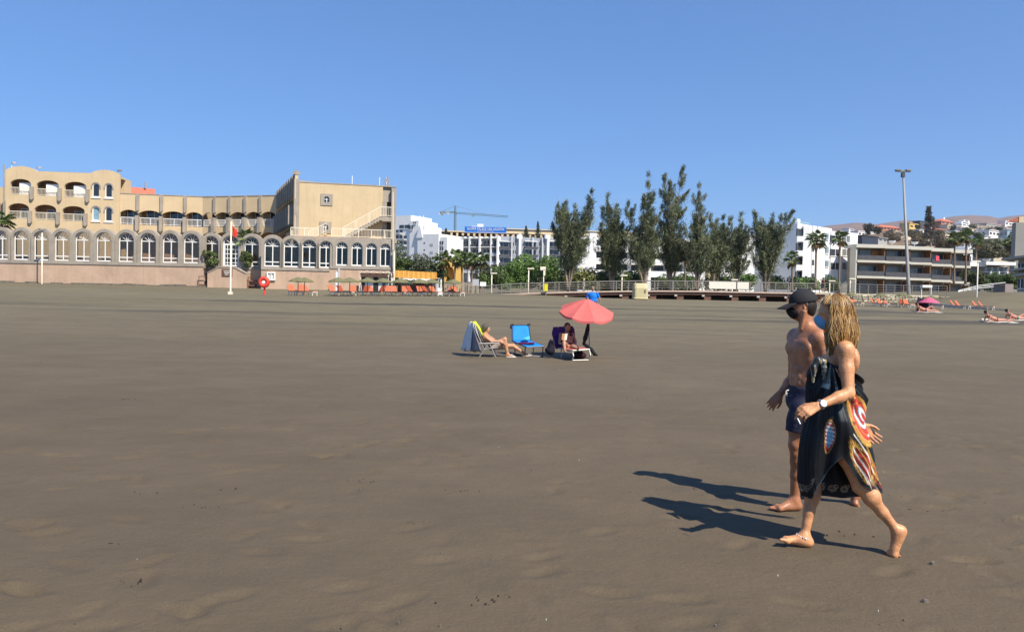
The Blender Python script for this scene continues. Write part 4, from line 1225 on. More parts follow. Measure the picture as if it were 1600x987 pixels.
def hotel_end():
    pl = Plane(457.5, 79.0, 617, 81.3); uz = pl.uz; L = pl.L
    zt = uz(500, 286.5)[1]; z0 = 3.0
    ua = uz(467.5, 320)[0]; ub = uz(598, 320)[0]; uc = uz(611.5, 320)[0]
    # grey frame strips either side of the beige panel
    mb = MB(); pl.box(mb, 0, ua, z0, zt + .35, -6, 0); mb.build('corner_pier', M_GREY, hotel)
    w1 = [uz(510.5, 312), uz(508.5, 355.5)]
    holes = [rect(u - .62, u + .62, z - .62, z + .62) for u, z in w1]
    mb = MB(); pl.extrude(mb, [rect(ua, ub, z0, zt)] + holes, -.4, -.06); mb.build('wall', M_BEIGE, hotel)
    mb = MB(); pl.box(mb, ua, ub - .01, z0, zt - .3, -9, -.41); mb.build('wall', M_BEIGE, hotel)
    mb = MB(); pl.box(mb, ua, L, zt, zt + .12, -.5, -.02); mb.build('coping', M_GREY, hotel)
    for u, z in w1:
        g = MB(); ring = [(u + .30 * math.cos(a), z + (.36 * math.sin(a) if math.sin(a) > 0 else .34 * math.sin(a))) for a in np.linspace(0, 2 * math.pi, 15)[:-1]]
        pl.extrude(g, [rect(u - .62, u + .62, z - .62, z + .62), ring], -.3, .02); f = g.build('window', M_GREY, hotel)
        g = MB(); pl.extrude(g, [ring], -.25, -.2); g.build('pane', M_DARKGLASS, f)
        g = MB(); pl.box(g, u - .03, u + .03, z - .33, z + .34, -.19, -.12); pl.box(g, u - .29, u + .29, z + .02, z + .08, -.19, -.13); g.build('glazing_bar', M_WHITE, f)
    # open stair well at the right: recessed dark wall and the outer pier
    mb = MB(); pl.box(mb, ub, uc, z0, zt - .2, -4, -2.2); mb.build('stairwell_wall', M_BEIGE_IN, hotel)
    mb = MB(); pl.box(mb, uc, L, z0, zt - .15, -3.2, .25); mb.build('corner_pier', M_GREY, hotel)
    mb = MB(); pl.box(mb, ub, uc - .002, zt - 1.6, zt - .02, -2.2, -.3); pl.box(mb, ub, ub + .45, z0, zt - 1.6, -2.2, -.02); mb.build('lintel', M_GREY, hotel)
    # terrace and stairs
    zt1 = uz(500, 371.5)[1]; zl = uz(600, 340)[1]
    mb = MB(); pl.box(mb, 0.1, L, zt1 - .45, zt1, -.3, 2.2); mb.build('terrace', M_TERR, hotel)
    railing(pl, -.2, uz(498, 360)[0], zt1, zt1 + .95, .9)
    railing(pl, uz(519, 360)[0], uz(611, 360)[0], zt1, zt1 + .95, 1.9)
    # main flight, seen from its side
    us0, us1 = uz(536, 365)[0], uz(596, 345)[0]; n = 14; mb = MB()
    for i in range(n):
        a = us0 + (us1 - us0) * i / n; b = us0 + (us1 - us0) * (i + 1) / n; z = zt1 + (zl - zt1) * (i + 1) / n
        pl.box(mb, a, b, z - .42, z, -.04, 1.15)
    mb.build('stair_flight', M_GREY, hotel)
    mb = MB(); pl.box(mb, us1, uc, zl - .5, zl, -2.2, 1.15); mb.build('landing', M_GREY, hotel)
    railing(pl, us0, us1, zt1 + .05, zt1 + 1.15, 1.2, slope=(zl - zt1) / (us1 - us0))
    railing(pl, us1, uc, zl, zl + 1.05, 1.2)
    g = MB(); pl.box(g, ub + .42, ub + 1.15, zl, zl + 2.05, -2.19, -2.12); g.build('door', M_WHITE, hotel)
    g = MB(); pl.box(g, ub + .42, ub + 1.15, zt1, zt1 + 2.05, -2.19, -2.12); g.build('door', M_CREAMRAIL, hotel)
    # short flight at the left going down to the arcade
    ua1, ub1 = uz(484, 372)[0], uz(511, 360)[0]; mb = MB()
    for i in range(7):
        a = ua1 + (ub1 - ua1) * i / 7; b = ua1 + (ub1 - ua1) * (i + 1) / 7; z = zt1 - .5 + .95 * (i + 1) / 7
        pl.box(mb, a, b, z - .3, z, 1.0, 2.0)
    mb.build('stair_flight', M_BEIGE, hotel); railing(pl, ua1, ub1, zt1 - .5, zt1 + .5, 2.05, slope=.95 / (ub1 - ua1))
    # roof clutter
    mb = MB(); rng = random.Random(2)
    for i in range(14):
        u = rng.uniform(ua + 1, L - 1); h = rng.choice([.3, .35, .4, 1.3])
        g = MB(); g.tube([pl.pt(u, zt, -2), pl.pt(u, zt + h, -2)], .04, 5); pl.box(g, u - .5, u + .5, zt + .1, zt + .2, -2.3, -1.8) if h < 1 else None
        g.build('roof_aerial' if h > 1 else 'roof_panel', M_GREY if h < 1 else M_WHITE, hotel)
    g = MB(); g.tube([pl.pt(.2, zt, -.4), pl.pt(.2, zt + 1.4, -.4)], .06, 6); pl.box(g, -.2, .6, zt + .9, zt + 1.2, -.45, -.35); g.build('roof_aerial', M_GREY, hotel)
    for k in range(3):
        u = uz(606 + 2.2 * k, 285)[0]; g = MB(); g.tube([pl.pt(u, zt - .2, -.6), pl.pt(u - .3, zt + .8 + .2 * k, -.6)], .06, 6); g.build('roof_pipe', M_GREY, hotel)
hotel_end()

# ------------------------------------------------------------------ glazed arcade on the seawall
arcade = thing('seawall_arcade', P(300, 447, 77.5), 'grey arcade of round arched white windows on a pinkish seawall along the beach', 'arcade')
def arch_window(pl, u, w, z0, zs, off, see=True, low=True, door=False):
    """white frame: two lights, bottom rail, fan light with four spokes"""
    r = w / 2; t = .075; g = MB()
    pl.extrude(g, [arch(u - r, u + r, z0, zs, r, 12), arch(u - r + t, u + r - t, z0 + t * 1.6, zs, r - t, 12)], off - .05, off + .05)
    if not door:
        pl.box(g, u - t * .6, u + t * .6, z0 + .1, zs, off - .04, off + .045)
        if low: pl.box(g, u - r + t, u + r - t, z0 + .42, z0 + .52, off - .035, off + .04)
    else:
        for a in (u - r + t, u - .06, u + r - t - .12): pl.box(g, a, a + .12, z0 + .1, zs, off - .04, off + .045)
        for k in range(5):
            zz_ = z0 + .35 + (zs - z0 - .45) * k / 4; pl.box(g, u - r + t, u + r - t, zz_ - .035, zz_ + .035, off - .035, off + .04)
        for a in (u - r / 2, u + r / 2): pl.box(g, a - .03, a + .03, z0 + .1, zs, off - .03, off + .035)
    pl.box(g, u - r + t, u + r - t, zs - t * .6, zs + t * .6, off - .038, off + .042)
    for a in (R(36), R(72), R(108), R(144)):
        p0 = pl.pt(u + .1 * math.cos(a), zs + .1 * math.sin(a), off); p1 = pl.pt(u + (r - t * .6) * math.cos(a), zs + (r - t * .6) * math.sin(a), off)
        g.tube([p0, p1], .026, 5)
    f = g.build('glazed_door' if door else 'window', M_WHITE, arcade)
    gm_ = GLASS
    for s in (-1, 1):
        g = MB(); a, b = (u - r + t, u - t * .6) if s < 0 else (u + t * .6, u + r - t); pl.box(g, a, b, z0 + t * 1.6, zs - t * .6, off - .012, off - .004); g.build('pane', gm_, f)
    g = MB(); pl.extrude(g, [arch(u - r + t, u + r - t, zs + t * .6, zs + t * .7, r - t * 1.7, 12)], off - .012, off - .004); g.build('fan_light', gm_, f)
    return f
def arcade_run(pl, centres, widths, zb, z0, zs, rec=.25, hood=True, ztop=None, thick=.55, see=True, low=True, door_at=None):
    L = pl.L; holes = []; top = []
    for u, w in zip(centres, widths):
        holes.append(arch(u - w / 2, u + w / 2, z0, zs, w / 2, 12))
    if ztop is None:
        # the wall head rises over each arch
        mids = [0] + [(a + b) / 2 for a, b in zip(centres[:-1], centres[1:])] + [L]
        for i, (u, w) in enumerate(zip(centres, widths)):
            a, b = mids[i], mids[i + 1]; R_ = w / 2 + .36
            zv = zs + .55
            top.append((a, zv)) if i == 0 else None
            for k in range(11):
                q = math.pi * (1 - k / 10); x = u + R_ * math.cos(q); z = zs + R_ * math.sin(q)
                if a < x < b and z > zv: top.append((x, z))
            top.append((b, zv))
        outer = [(0, z0 - .12), (L, z0 - .12)] + top[::-1]
    else:
        outer = [(0, z0 - .12), (L, z0 - .12), (L, ztop), (0, ztop)]
    mb = MB(); pl.extrude(mb, [outer] + holes, -thick, 0); mb.build('arcade_wall', M_GREY, arcade)
    mb = MB(); pl.box(mb, 0, L, z0 - .36, z0 - .12, -thick - .1, .10); mb.build('ledge', M_GREY, arcade)
    mb = MB(); pl.box(mb, 0, L, zb - 1.0, z0 - .36, -thick, .02); mb.build('seawall', M_PINK, arcade)
    for i, (u, w) in enumerate(zip(centres, widths)):
        arch_window(pl, u, w, z0, zs, -rec, see, low, door=(door_at == i))
        if hood and ztop is not None and False: pass
        if ztop is None:
            g = MB(); zq = z0 - .12; ri, ro = w / 2 + .01, w / 2 + .28; qs = [math.pi * i / 12 for i in range(13)]; pl.extrude(g, [[(u + ri, zq), (u + ro, zq)] + [(u + ro * math.cos(q), zs + ro * math.sin(q)) for q in qs] + [(u - ro, zq), (u - ri, zq)] + [(u + ri * math.cos(q), zs + ri * math.sin(q)) for q in qs[::-1]]], .0, .07); g.build('arch_moulding', M_GREY, arcade)
# left run
pl = Plane(-60, 78.8, 318.5, 77.6)
xs = [-32, 5 - 3.5, 33, 64.5, 97, 129.3, 162.5, 197, 231.5, 266, 299]
cs = [pl.uz(x, 385)[0] for x in xs]
zA0 = pl.uz(160, 408.3)[1]; zAs = pl.uz(160, 375.5)[1]
arcade_run(pl, cs, [1.72] * len(cs), pl.uz(160, 446)[1], zA0, zAs)
plA = pl
# recessed stretch with the door
pl = Plane(318.5, 78.4, 410, 78.2)
zR0 = pl.uz(360, 415.5)[1]
cs = [pl.uz(x, 385)[0] for x in (330, 360.5, 393)]
arcade_run(pl, cs, [1.6, 1.75, 1.6], pl.uz(360, 450)[1], zR0, pl.uz(360, 381)[1], door_at=1)
plR = pl
# right run: projecting, then a flat-headed block with smaller windows
pl = Plane(408, 76.2, 515, 77.0)
cs = [pl.uz(x, 385)[0] for x in (425.6, 455.3, 483.4, 509.4)]
zB0 = pl.uz(455, 417)[1]; zBs = pl.uz(455, 385)[1]
arcade_run(pl, cs, [1.62, 1.56, 1.48, 1.36], pl.uz(455, 452)[1], zB0, zBs)
plB = pl
pl = Plane(515, 77.0, 615.5, 77.8)
cs = [pl.uz(x, 395)[0] for x in (534.3, 558, 580.5, 602.3)]
arcade_run(pl, cs, [1.20, 1.16, 1.14, 1.10], pl.uz(560, 455)[1], pl.uz(560, 415.3)[1], pl.uz(560, 387.5)[1], ztop=pl.uz(545, 372)[1], thick=3.2, low=False)
plC = pl
# rooms behind the right run are dark
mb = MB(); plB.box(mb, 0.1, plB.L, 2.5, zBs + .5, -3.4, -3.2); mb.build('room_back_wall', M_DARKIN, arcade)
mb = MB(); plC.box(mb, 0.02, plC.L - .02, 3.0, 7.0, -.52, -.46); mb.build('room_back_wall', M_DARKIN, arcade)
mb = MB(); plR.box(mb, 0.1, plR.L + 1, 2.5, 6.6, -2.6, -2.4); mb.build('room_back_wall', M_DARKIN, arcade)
# terrace floor and dark furniture behind the left glass
mb = MB(); plA.box(mb, 0, plA.L, zA0 - .9, zA0 - .6, -15, -.6); mb.build('terrace', M_TERR, arcade)
mb = MB(); plA.box(mb, 0, plA.L, zA0 - .6, zA0 + .38, -5.0, -4.7)
mb.build('planter_wall', mat('planter_brown', (.10, .07, .05), .9), arcade)
# rough footing along the sand
rng = random.Random(4); mb = MB(); u = 0
while u < plA.L:
    w = rng.uniform(.5, 1.6); z = float(gz(0, 76)) ; h = rng.uniform(.12, .32)
    plA.box(mb, u, u + w * .96, z - .4, z + h, .02, rng.uniform(.25, .5)); u += w
o = mb.build('footing', mat('footing_stone', (.16, .14, .11), .95, .3, 3, bump=.03, bscale=8), arcade); o['kind'] = 'stuff'
# front steps below the door: central block with sloped shoulders and two side stairs
def front_steps():
    pl = plR; uz = pl.uz
    u0, u1, u2, u3 = (uz(x, 440)[0] for x in (332.5, 349, 375, 392)); ua, ub = uz(316, 440)[0], uz(404, 440)[0]
    zt = zR0 - .25; zs = uz(340, 427.5)[1]; zg = uz(360, 452)[1] - .8
    mb = MB(); pl.extrude(mb, [[(u0, zg), (u3, zg), (u3, zs), (u2, zt), (u1, zt), (u0, zs)]], .1, 1.3); b = mb.build('step_block', M_PINK, arcade)
    for (a, za, c, zc) in ((u0, zs, u1, zt), (u2, zt, u3, zs), (u1, zt, u2, zt)):
        g = MB(); d = .10
        cc = [pl.pt(a, za, 1.36), pl.pt(c, zc, 1.36), pl.pt(c, zc, .1), pl.pt(a, za, .1)]
        g.box8(cc + [p + Vector((0, 0, d)) for p in cc]); g.build('coping', M_GREY, b)
    g = MB(); u, z = uz(363, 427)[0], uz(363, 427)[1]; pl.box(g, u - .55, u + .55, z - .36, z + .36, 1.3, 1.36); s_ = g.build('sign_board', mat('brown_sign', (.13, .065, .04), .7), b)
    for k in range(3):
        g = MB(); pl.box(g, u - .34 + .06 * k, u + .34 - .10 * k, z + .14 - .17 * k, z + .20 - .17 * k, 1.36, 1.375); g.build('lettering', M_WHITE, s_)
    for (a, c) in ((ua, u0), (u3, ub)):
        for k in range(3):
            g = MB(); z = zg + .8 + .5 * k; pl.box(g, a + .05, c - .05, z - .12, z, .3, 1.1 - .25 * k); g.build('step', mat('step_brown', (.20, .09, .06), .8), arcade)
        g = MB(); g.tube([pl.pt(a + .15, zg + .8, 1.1), pl.pt(a + .15, zg + 2.1, 1.1)], .04, 6); g.tube([pl.pt(a + .15, zg + 2.1, 1.1), pl.pt(c - .1, zg + 2.1, 1.1)], .04, 6); g.build('handrail', mat('brown_rail', (.14, .07, .05), .6), arcade)
front_steps()
# white drain pipe at the right corner and thin pipes
for (px, w, y0, y1, yy) in ((615.5, .11, 392, 452, 77.4), (614, .05, 300, 390, 77.6)):
    mb = MB(); mb.tube([P(px, y1, yy), P(px, y0, yy)], w, 8); mb.build('drainpipe', M_CREAMRAIL, arcade)
# white notice cabinet on the wall
cab = thing('notice_cabinet', P(423.5, 446, 76.0), 'small white notice cabinet mounted on the pinkish seawall above the lifebuoy', 'cabinet')
u, z = plB.uz(424, 431.5); mb = MB(); plB.extrude(mb, [rect(u - .42, u + .42, z - .42, z + .42), rect(u - .3, u + .3, z - .3, z + .3)], .03, .22); mb.build('frame', M_WHITE, cab)
mb = MB(); plB.box(mb, u - .30, u + .30, z - .30, z + .30, .05, .1); mb.build('pane', mat('notice_paper', (.55, .55, .52), .6), cab)
mb = MB(); plB.box(mb, u - .035, u + .035, z - .3, z + .3, .1, .2); mb.build('divider', M_WHITE, cab)
# ------------------------------------------------------------------ terrain behind the town
def hill_sheet(name, y0, y1, xa, xb, prof, matl, seed, rough=1.0, nx=220, ny=60):
    """prof: (pixel column, pixel row) ridge line; the slope climbs from y0 to the ridge at y1 and falls behind it"""
    pc = np.array([p[0] for p in prof], float); pr = np.array([p[1] for p in prof], float)
    cols = np.linspace(xa, xb, nx); V = []
    ridge = np.array([P(c, np.interp(c, pc, pr), y1) for c in cols])
    for j in range(ny):
        t = j / (ny - 1)
        tt = t / .82
        y = y0 + (y1 - y0) * tt
        k = np.where(tt <= 1, sstep(0, 1, tt) * .55 + .45 * tt, 1 - .8 * (tt - 1) / .22) if True else 0
        zb = float(gz(0, y0)) - 2
        x = ridge[:, 0] * (y / y1)
        z = zb + (ridge[:, 2] - zb) * np.clip(k, 0, 1)
        z = z + rough * (fbm(x * .012 * 400 / y1 * 3, np.full(nx, y) * .012 * 400 / y1 * 3, 5, seed) - .5) * (1 - abs(2 * min(t, .82) / .82 - 1)) * (ridge[:, 2].mean() * .25)
        V.append(np.stack([x, np.full(nx, y), z], 1))
    V = np.array(V).reshape(-1, 3)
    I = (np.arange(ny - 1)[:, None] * nx + np.arange(nx - 1)[None, :]).ravel()
    o = mesh_obj(name, V, np.stack([I, I + 1, I + nx + 1, I + nx], 1), matl, origin=(0, 0, 0), smooth=True)
    return tag(o, kind='structure')
M_HILL = mat('scrub_hillside', (0.16, 0.115, 0.075), .95, .45, .05, bump=1.5, bscale=.12)
M_FARHILL = mat('bare_mountain', (0.17, 0.115, 0.095), .95, .22, .006, bump=20, bscale=.004)
hill_sheet('hillside', 210, 900, 560, 1760, [(560, 390), (640, 372), (690, 364), (730, 368), (800, 372), (860, 374), (1000, 380), (1200, 385), (1290, 374), (1340, 366), (1385, 362), (1430, 362), (1480, 357), (1540, 358), (1600, 354), (1760, 340)], M_HILL, 3, .5)
hill_sheet('mountains', 2200, 4200, 1000, 1950, [(1000, 400), (1150, 380), (1230, 366), (1290, 353), (1335, 348), (1350, 348.5), (1370, 350.5), (1400, 346), (1417, 343.5), (1440, 346.5), (1470, 342), (1490, 338), (1515, 336.2), (1545, 337.5), (1560, 341), (1575, 338.5), (1590, 336.5), (1650, 333), (1800, 345), (1950, 380)], M_FARHILL, 7, .35)

# ------------------------------------------------------------------ apartment blocks and houses behind the beach
M_WW = mat('whitewash', (0.76, 0.76, 0.75), .85, .05, .5, streak=.06)
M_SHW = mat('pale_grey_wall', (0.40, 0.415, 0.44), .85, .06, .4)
M_WIN = mat('town_window', (0.045, 0.052, 0.065), .12, .3, .5, spec=.6)
M_RAILD = mat('dark_balcony_panel', (0.075, 0.075, 0.082), .5, .15, 1)
M_WOOD = mat('brown_timber', (0.24, 0.115, 0.05), .7, .15, 2)
M_ROOFW = mat('pale_roof_edge', (0.50, 0.475, 0.41), .8, .06, .5)
M_CURT = mat('grey_curtain_glass', (0.17, 0.175, 0.17), .25, .25, .35, spec=.5)
def blk(pl, par, name, xa, ya, xb, yb, d, m, off=0.0):
    """box whose front face spans the pixel rectangle on the plane, reaching d back"""
    u0, z1 = pl.uz(xa, (ya + yb) / 2)[0], pl.uz((xa + xb) / 2, ya)[1]
    u1, z0 = pl.uz(xb, (ya + yb) / 2)[0], pl.uz((xa + xb) / 2, yb)[1]
    mb = MB(); pl.box(mb, u0, u1, z0, z1, off - d, off); return mb.build(name, m, par)
def win(pl, par, xa, ya, xb, yb, off=.03, frame=True, m=None, name='window'):
    u0, z1 = pl.uz(xa, (ya + yb) / 2)[0], pl.uz((xa + xb) / 2, ya)[1]
    u1, z0 = pl.uz(xb, (ya + yb) / 2)[0], pl.uz((xa + xb) / 2, yb)[1]
    mb = MB(); pl.box(mb, u0, u1, z0, z1, off - .3, off); o = mb.build(name, m or M_WIN, par)
    if frame and (u1 - u0) > .5:
        f = MB(); um = (u0 + u1) / 2; w = .05
        pl.box(f, um - w, um + w, z0, z1, off - .2, off + .04); o2 = f.build('glazing_bar', M_WW, o)
        f = MB(); pl.box(f, u0 - .05, u1 + .05, z0 - .14, z0, off - .2, off + .12); f.build('sill', M_WW, o)
    return o

# white stepped block just right of the hotel
def white_block():
    T = thing('apartment_block', P(655, 440, 210), 'white stepped apartment block rising just right of the beige hotel', 'building')
    p = Plane(612, 215, 700, 205)
    for (xa, ya, xb, yb, d, off) in ((612, 337, 641, 470, 10, 0), (641, 345, 655, 470, 9, .5), (655, 353, 664, 470, 8, .4), (655, 366, 688, 470, 10, 1.0), (688, 371, 700, 470, 8, .7)):
        blk(p, T, 'wall', xa, ya, xb, yb, d, M_WW, off)
    # the sloping buttress
    u0, u1 = p.uz(654, 380)[0], p.uz(664, 380)[0]; za, zb_ = p.uz(659, 353)[1], p.uz(660, 372)[1]
    mb = MB(); p.extrude(mb, [[(u0, zb_), (u1, zb_), (u1 - .9, za), (u1 - 1.2, za)]], .3, 1.2); mb.build('buttress', M_WW, T)
    win(p, T, 624.5, 351.5, 639.5, 357, .1); win(p, T, 641.5, 352.5, 647, 359, .6); win(p, T, 648, 347, 652, 350, .6)
    for x, y in ((665.5, 379), (665.5, 390), (675, 381), (675, 393)):
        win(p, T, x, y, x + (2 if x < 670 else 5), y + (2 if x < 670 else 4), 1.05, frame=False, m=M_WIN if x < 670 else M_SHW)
    for r in range(3): win(p, T, 689, 377 + 9 * r, 695, 383 + 9 * r, .75)
    # balconies stacked at the left, their shade put into the pale grey
    for r in range(5):
        y = 359 + 9.2 * r
        for c in range(3 - (r < 1)):
            x = 617.5 + 6.4 * c; 
            if x > 634: continue
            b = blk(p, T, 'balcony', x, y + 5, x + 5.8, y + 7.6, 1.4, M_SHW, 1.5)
            win(p, T, x + .6, y, x + 5.2, y + 5, .06, frame=False)
    for k in range(2):
        u, z = p.uz(652 + 6 * k, 350); g = MB(); g.tube([p.pt(u, z, -1), p.pt(u, z + 2.5, -1)], .12, 6); g.build('chimney', M_WW, T)
white_block()

# terraced flats with rows of balconies
def balcony_flats():
    T = thing('apartment_block', P(775, 440, 240), 'grey and white apartment block with three rows of balconies below the blue sign', 'building')
    p = Plane(694, 243, 778.5, 236); q = Plane(778.5, 236, 905, 246)
    zt = p.uz(740, 372.5)[1]
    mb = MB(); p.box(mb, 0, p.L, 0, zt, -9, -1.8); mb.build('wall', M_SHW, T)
    mb = MB(); p.box(mb, 0, p.L, zt - .05, zt + .3, -3, .3); mb.build('roof_edge', M_WW, T)
    xs = [695, 702.5, 717.5, 734, 750.5, 767.5, 778.5]
    for i, x in enumerate(xs):
        u = p.uz(x, 390)[0]; g = MB()
        p.extrude(g, [[(u - .22, zt - 14), (u + .22, zt - 14), (u + .22, zt + .6), (u - .22, zt + .6)]], -1.8, 1.0 if i % 2 == 0 else .6); g.build('fin', M_WW, T)
    for r in range(4):
        za = p.uz(740, 385.5 + 13.2 * r)[1]
        for a, b in zip(xs[:-1], xs[1:]):
            u0, u1 = p.uz(a, 390)[0] + .25, p.uz(b, 390)[0] - .25
            g = MB(); p.box(g, u0, u1, za - .22, za, -1.8, .45); s_ = g.build('balcony', M_WW, T)
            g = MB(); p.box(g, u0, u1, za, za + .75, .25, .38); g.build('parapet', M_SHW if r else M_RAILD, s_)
            g = MB(); w = u1 - u0; p.box(g, u0 + w * .45, u1 - w * .1, za, za + 2.0, -1.8, -1.74); g.build('window', M_WIN, T)
            g = MB(); p.box(g, u0 + w * .1, u0 + w * .33, za + .8, za + 1.8, -1.8, -1.75); g.build('window', M_WIN, T)
    for x in (709, 725, 742, 759, 773):
        blk(p, T, 'chimney', x - 1.4, 369.5, x + 1.4, 373.5, .8, M_WW, -.5)
    zt = q.uz(830, 371)[1]
    mb = MB(); q.box(mb, 0, q.L, 0, zt, -9, -.9); mb.build('wall', mat('shaded_blue_grey_wall', (.27, .29, .33), .9, .06, .4), T)  # blue-grey facade, darkened so the colour itself carries its shade
    for i, x in enumerate((778.5, 799, 812, 832, 847, 856, 880)):
        u = q.uz(x, 390)[0]; g = MB(); wd = .75 if i in (2, 5) else .18
        q.box(g, u - wd / 2, u + wd / 2, zt - 15, zt + (.9 if wd > .5 else .2), -.9, .35); g.build('fin', M_WW, T)
        if wd > .5: blk(q, T, 'chimney', x - 4, 367, x + 4, 373, 1.2, M_WW, .2)
    for r in range(4):
        y = 378 + 12.4 * r
        for (a, b) in ((780, 797), (820, 840), (858, 876)):
            s_ = blk(q, T, 'balcony', a, y + 7.5, b, y + 10.5, 1.4, M_RAILD, .55)
            win(q, T, a + 3, y, a + 7, y + 7.5, -.86, frame=False); win(q, T, a + 9, y + 1, b - 1, y + 7.5, -.86, frame=False)
            blk(q, T, 'canopy', a, y - 1.5, b, y - .4, 1.0, M_WW, .3)
        for (a, b) in ((803, 807.5), (844, 848), (852, 855)): win(q, T, a, y + .5, b, y + 6.5, -.86)
balcony_flats()

# big hotel far behind with the blue sign on its roof
def sign_hotel():
    T = thing('hotel', P(770, 440, 330), 'long cream hotel with arched top floor on the rise behind the balcony flats', 'hotel')
    p = Plane(682, 335, 1010, 345)
    zt = p.uz(770, 362.3)[1]
    m = mat('cream_hotel', (.60, .50, .33), .9, .08, .3)
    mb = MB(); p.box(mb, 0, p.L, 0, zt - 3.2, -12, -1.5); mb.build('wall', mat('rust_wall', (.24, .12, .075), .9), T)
    mb = MB(); p.box(mb, 0, p.L, zt - .55, zt, -12, .4); mb.build('roof_slab', m, T)
    mb = MB(); p.box(mb, 0, p.L, zt - 3.5, zt - 3.0, -3, .2); mb.build('floor_slab', mat('rust_slab', (.30, .14, .08), .9), T)
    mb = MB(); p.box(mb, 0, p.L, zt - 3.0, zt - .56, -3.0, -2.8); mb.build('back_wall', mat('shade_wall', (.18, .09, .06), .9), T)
    n = 38
    for i in range(n):
        u = p.L * (i + .5) / n; g = MB(); p.extrude(g, [[(u - .35, zt - 3.0), (u + .35, zt - 3.0), (u + .55, zt - 1.0), (u + .15, zt - .56), (u - .15, zt - .56), (u - .55, zt - 1.0)]], -.5, .1); g.build('column', m, T)
    mb = MB(); a = p.uz(790, 356)[0]; p.box(mb, a, p.L, zt, p.uz(820, 356.5)[1], -14, -3); mb.build('upper_storey', m, T)
    mb = MB(); p.box(mb, a, p.L, zt + 1.1, zt + 1.7, -3, -2.7); mb.build('window', M_WIN, T)
    blk(p, T, 'roof_house', 746.5, 349, 756, 356, 4, M_WW, -3); blk(p, T, 'roof_house', 738, 352.5, 746, 356, 4, M_WW, -3)
    sg = thing('rooftop_sign', P(757, 362, 332), 'long blue rooftop sign with white hotel name lettering', 'sign')
    sp = Plane(724.5, 333, 789.5, 333.8); u0, u1 = 0, sp.L
    z1, z0 = sp.uz(757, 354.6)[1], sp.uz(757, 363.4)[1]
    mb = MB(); sp.box(mb, u0, u1, z0, z1, -.6, 0); mb.build('board', mat('sign_blue', (.008, .13, .50), .5, .05, .3), sg)
    mb = MB(); sp.box(mb, u0 - .05, u1 + .05, z0 - .16, z0, -.6, .1); mb.build('lower_rim', M_WW, sg)
    for i in range(9):
        g = MB(); u = u0 + (u1 - u0) * (i + .5) / 9; g.tube([sp.pt(u, z0 - 1.6, -.4), sp.pt(u, z0, -.4)], .12, 5); g.build('post', M_RAILD, sg)
    for txt, zc, hgt, wid in (('GLORIA PALACE SAN AGUSTIN', .62, 1.15, .88), ('THALASSO & HOTEL', .22, .42, .40)):
        cu = bpy.data.curves.new('txt', 'FONT'); cu.body = txt; cu.align_x = 'CENTER'; cu.align_y = 'CENTER'; cu.extrude = .03; cu.size = 1; cu.space_character = 1.15
        to = bpy.data.objects.new('lettering', cu); COL.objects.link(to)
        bpy.context.view_layer.update()
        w, h = to.dimensions.x, to.dimensions.y
        dg = bpy.context.evaluated_depsgraph_get(); me = bpy.data.meshes.new_from_object(to.evaluated_get(dg)); bpy.data.objects.remove(to)
        c = sp.pt((u0 + u1) / 2, z0 + (z1 - z0) * zc, .06); sx = (u1 - u0) * wid / w; sz = hgt / max(h, .01) * 1.0
        vs = [c + sp.t * (v.co.x * sx) + Vector((0, 0, v.co.y * sz)) + sp.n * v.co.z for v in me.vertices]
        o = mesh_obj('lettering', vs, [tuple(q.vertices) for q in me.polygons], M_WW, sg)
sign_hotel()

def crane():
    Y = 420; b = P(711, 372, Y); t = P(711.5, 322, Y)
    T = thing('tower_crane', (b.x, b.y, b.z - 8), 'slim grey green tower crane with a long jib standing behind the white block', 'crane')
    m = mat('crane_steel', (.20, .27, .27), .5, .1, 1)
    def lattice(a, b, w, n, name, tri=False, r=.16):
        a, b = Vector(a), Vector(b); ax = (b - a).normalized(); s1 = ax.orthogonal().normalized() if abs(ax.z) > .9 else Vector((0, 1, 0)); s2 = ax.cross(s1)
        c = [(-1, -1), (1, -1), (1, 1), (-1, 1)] if not tri else [(-1, 0), (1, 0), (0, -1.6)]
        mb = MB(); pts = [[a + (b - a) * (i / n) + s1 * (w * p) + s2 * (w * q) for i in range(n + 1)] for p, q in c]
        for k in range(len(c)):
            mb.tube([pts[k][0], pts[k][-1]], r, 4)
            for i in range(n):
                mb.tube([pts[k][i], pts[(k + 1) % len(c)][i + 1]], r * .6, 4, cap=False)
        return mb.build(name, m, T)
    top = P(711.5, 331.5, Y)
    lattice((b.x, Y, b.z - 8), top, .42, 26, 'mast', r=.13)
    apex = P(711.5, 321.5, Y); lattice(top, apex, .30, 6, 'tower_head', r=.12)
    tip = P(794, 337.6, Y - 8); lattice(top, tip, .55, 26, 'jib', tri=True, r=.09)
    cj = P(686, 331.5, Y + 4); lattice(top, cj, .4, 9, 'counter_jib', r=.11)
    mb = MB(); w = P(689.5, 333, Y + 4); mb.cbox(w, (2.4, 1.2, 2.0)); mb.build('counterweight', mat('counterweight_pale', (.6, .6, .58), .8), T)
    mb = MB(); w = P(699.5, 332.3, Y + 4); mb.cbox(w, (1.8, 1.2, 1.4)); mb.build('winch', M_WW, T)
    for e in (P(760, 335, Y - 5), cj): mb = MB(); mb.tube([apex, e], .07, 4); mb.build('tie', m, T)
    mb = MB(); h = P(739, 336.5, Y - 3); mb.cbox(h, (1.8, 1, .8)); mb.tube([h, h - Vector((0, 0, 1.5))], .06, 4); mb.build('trolley', m, T)
crane()

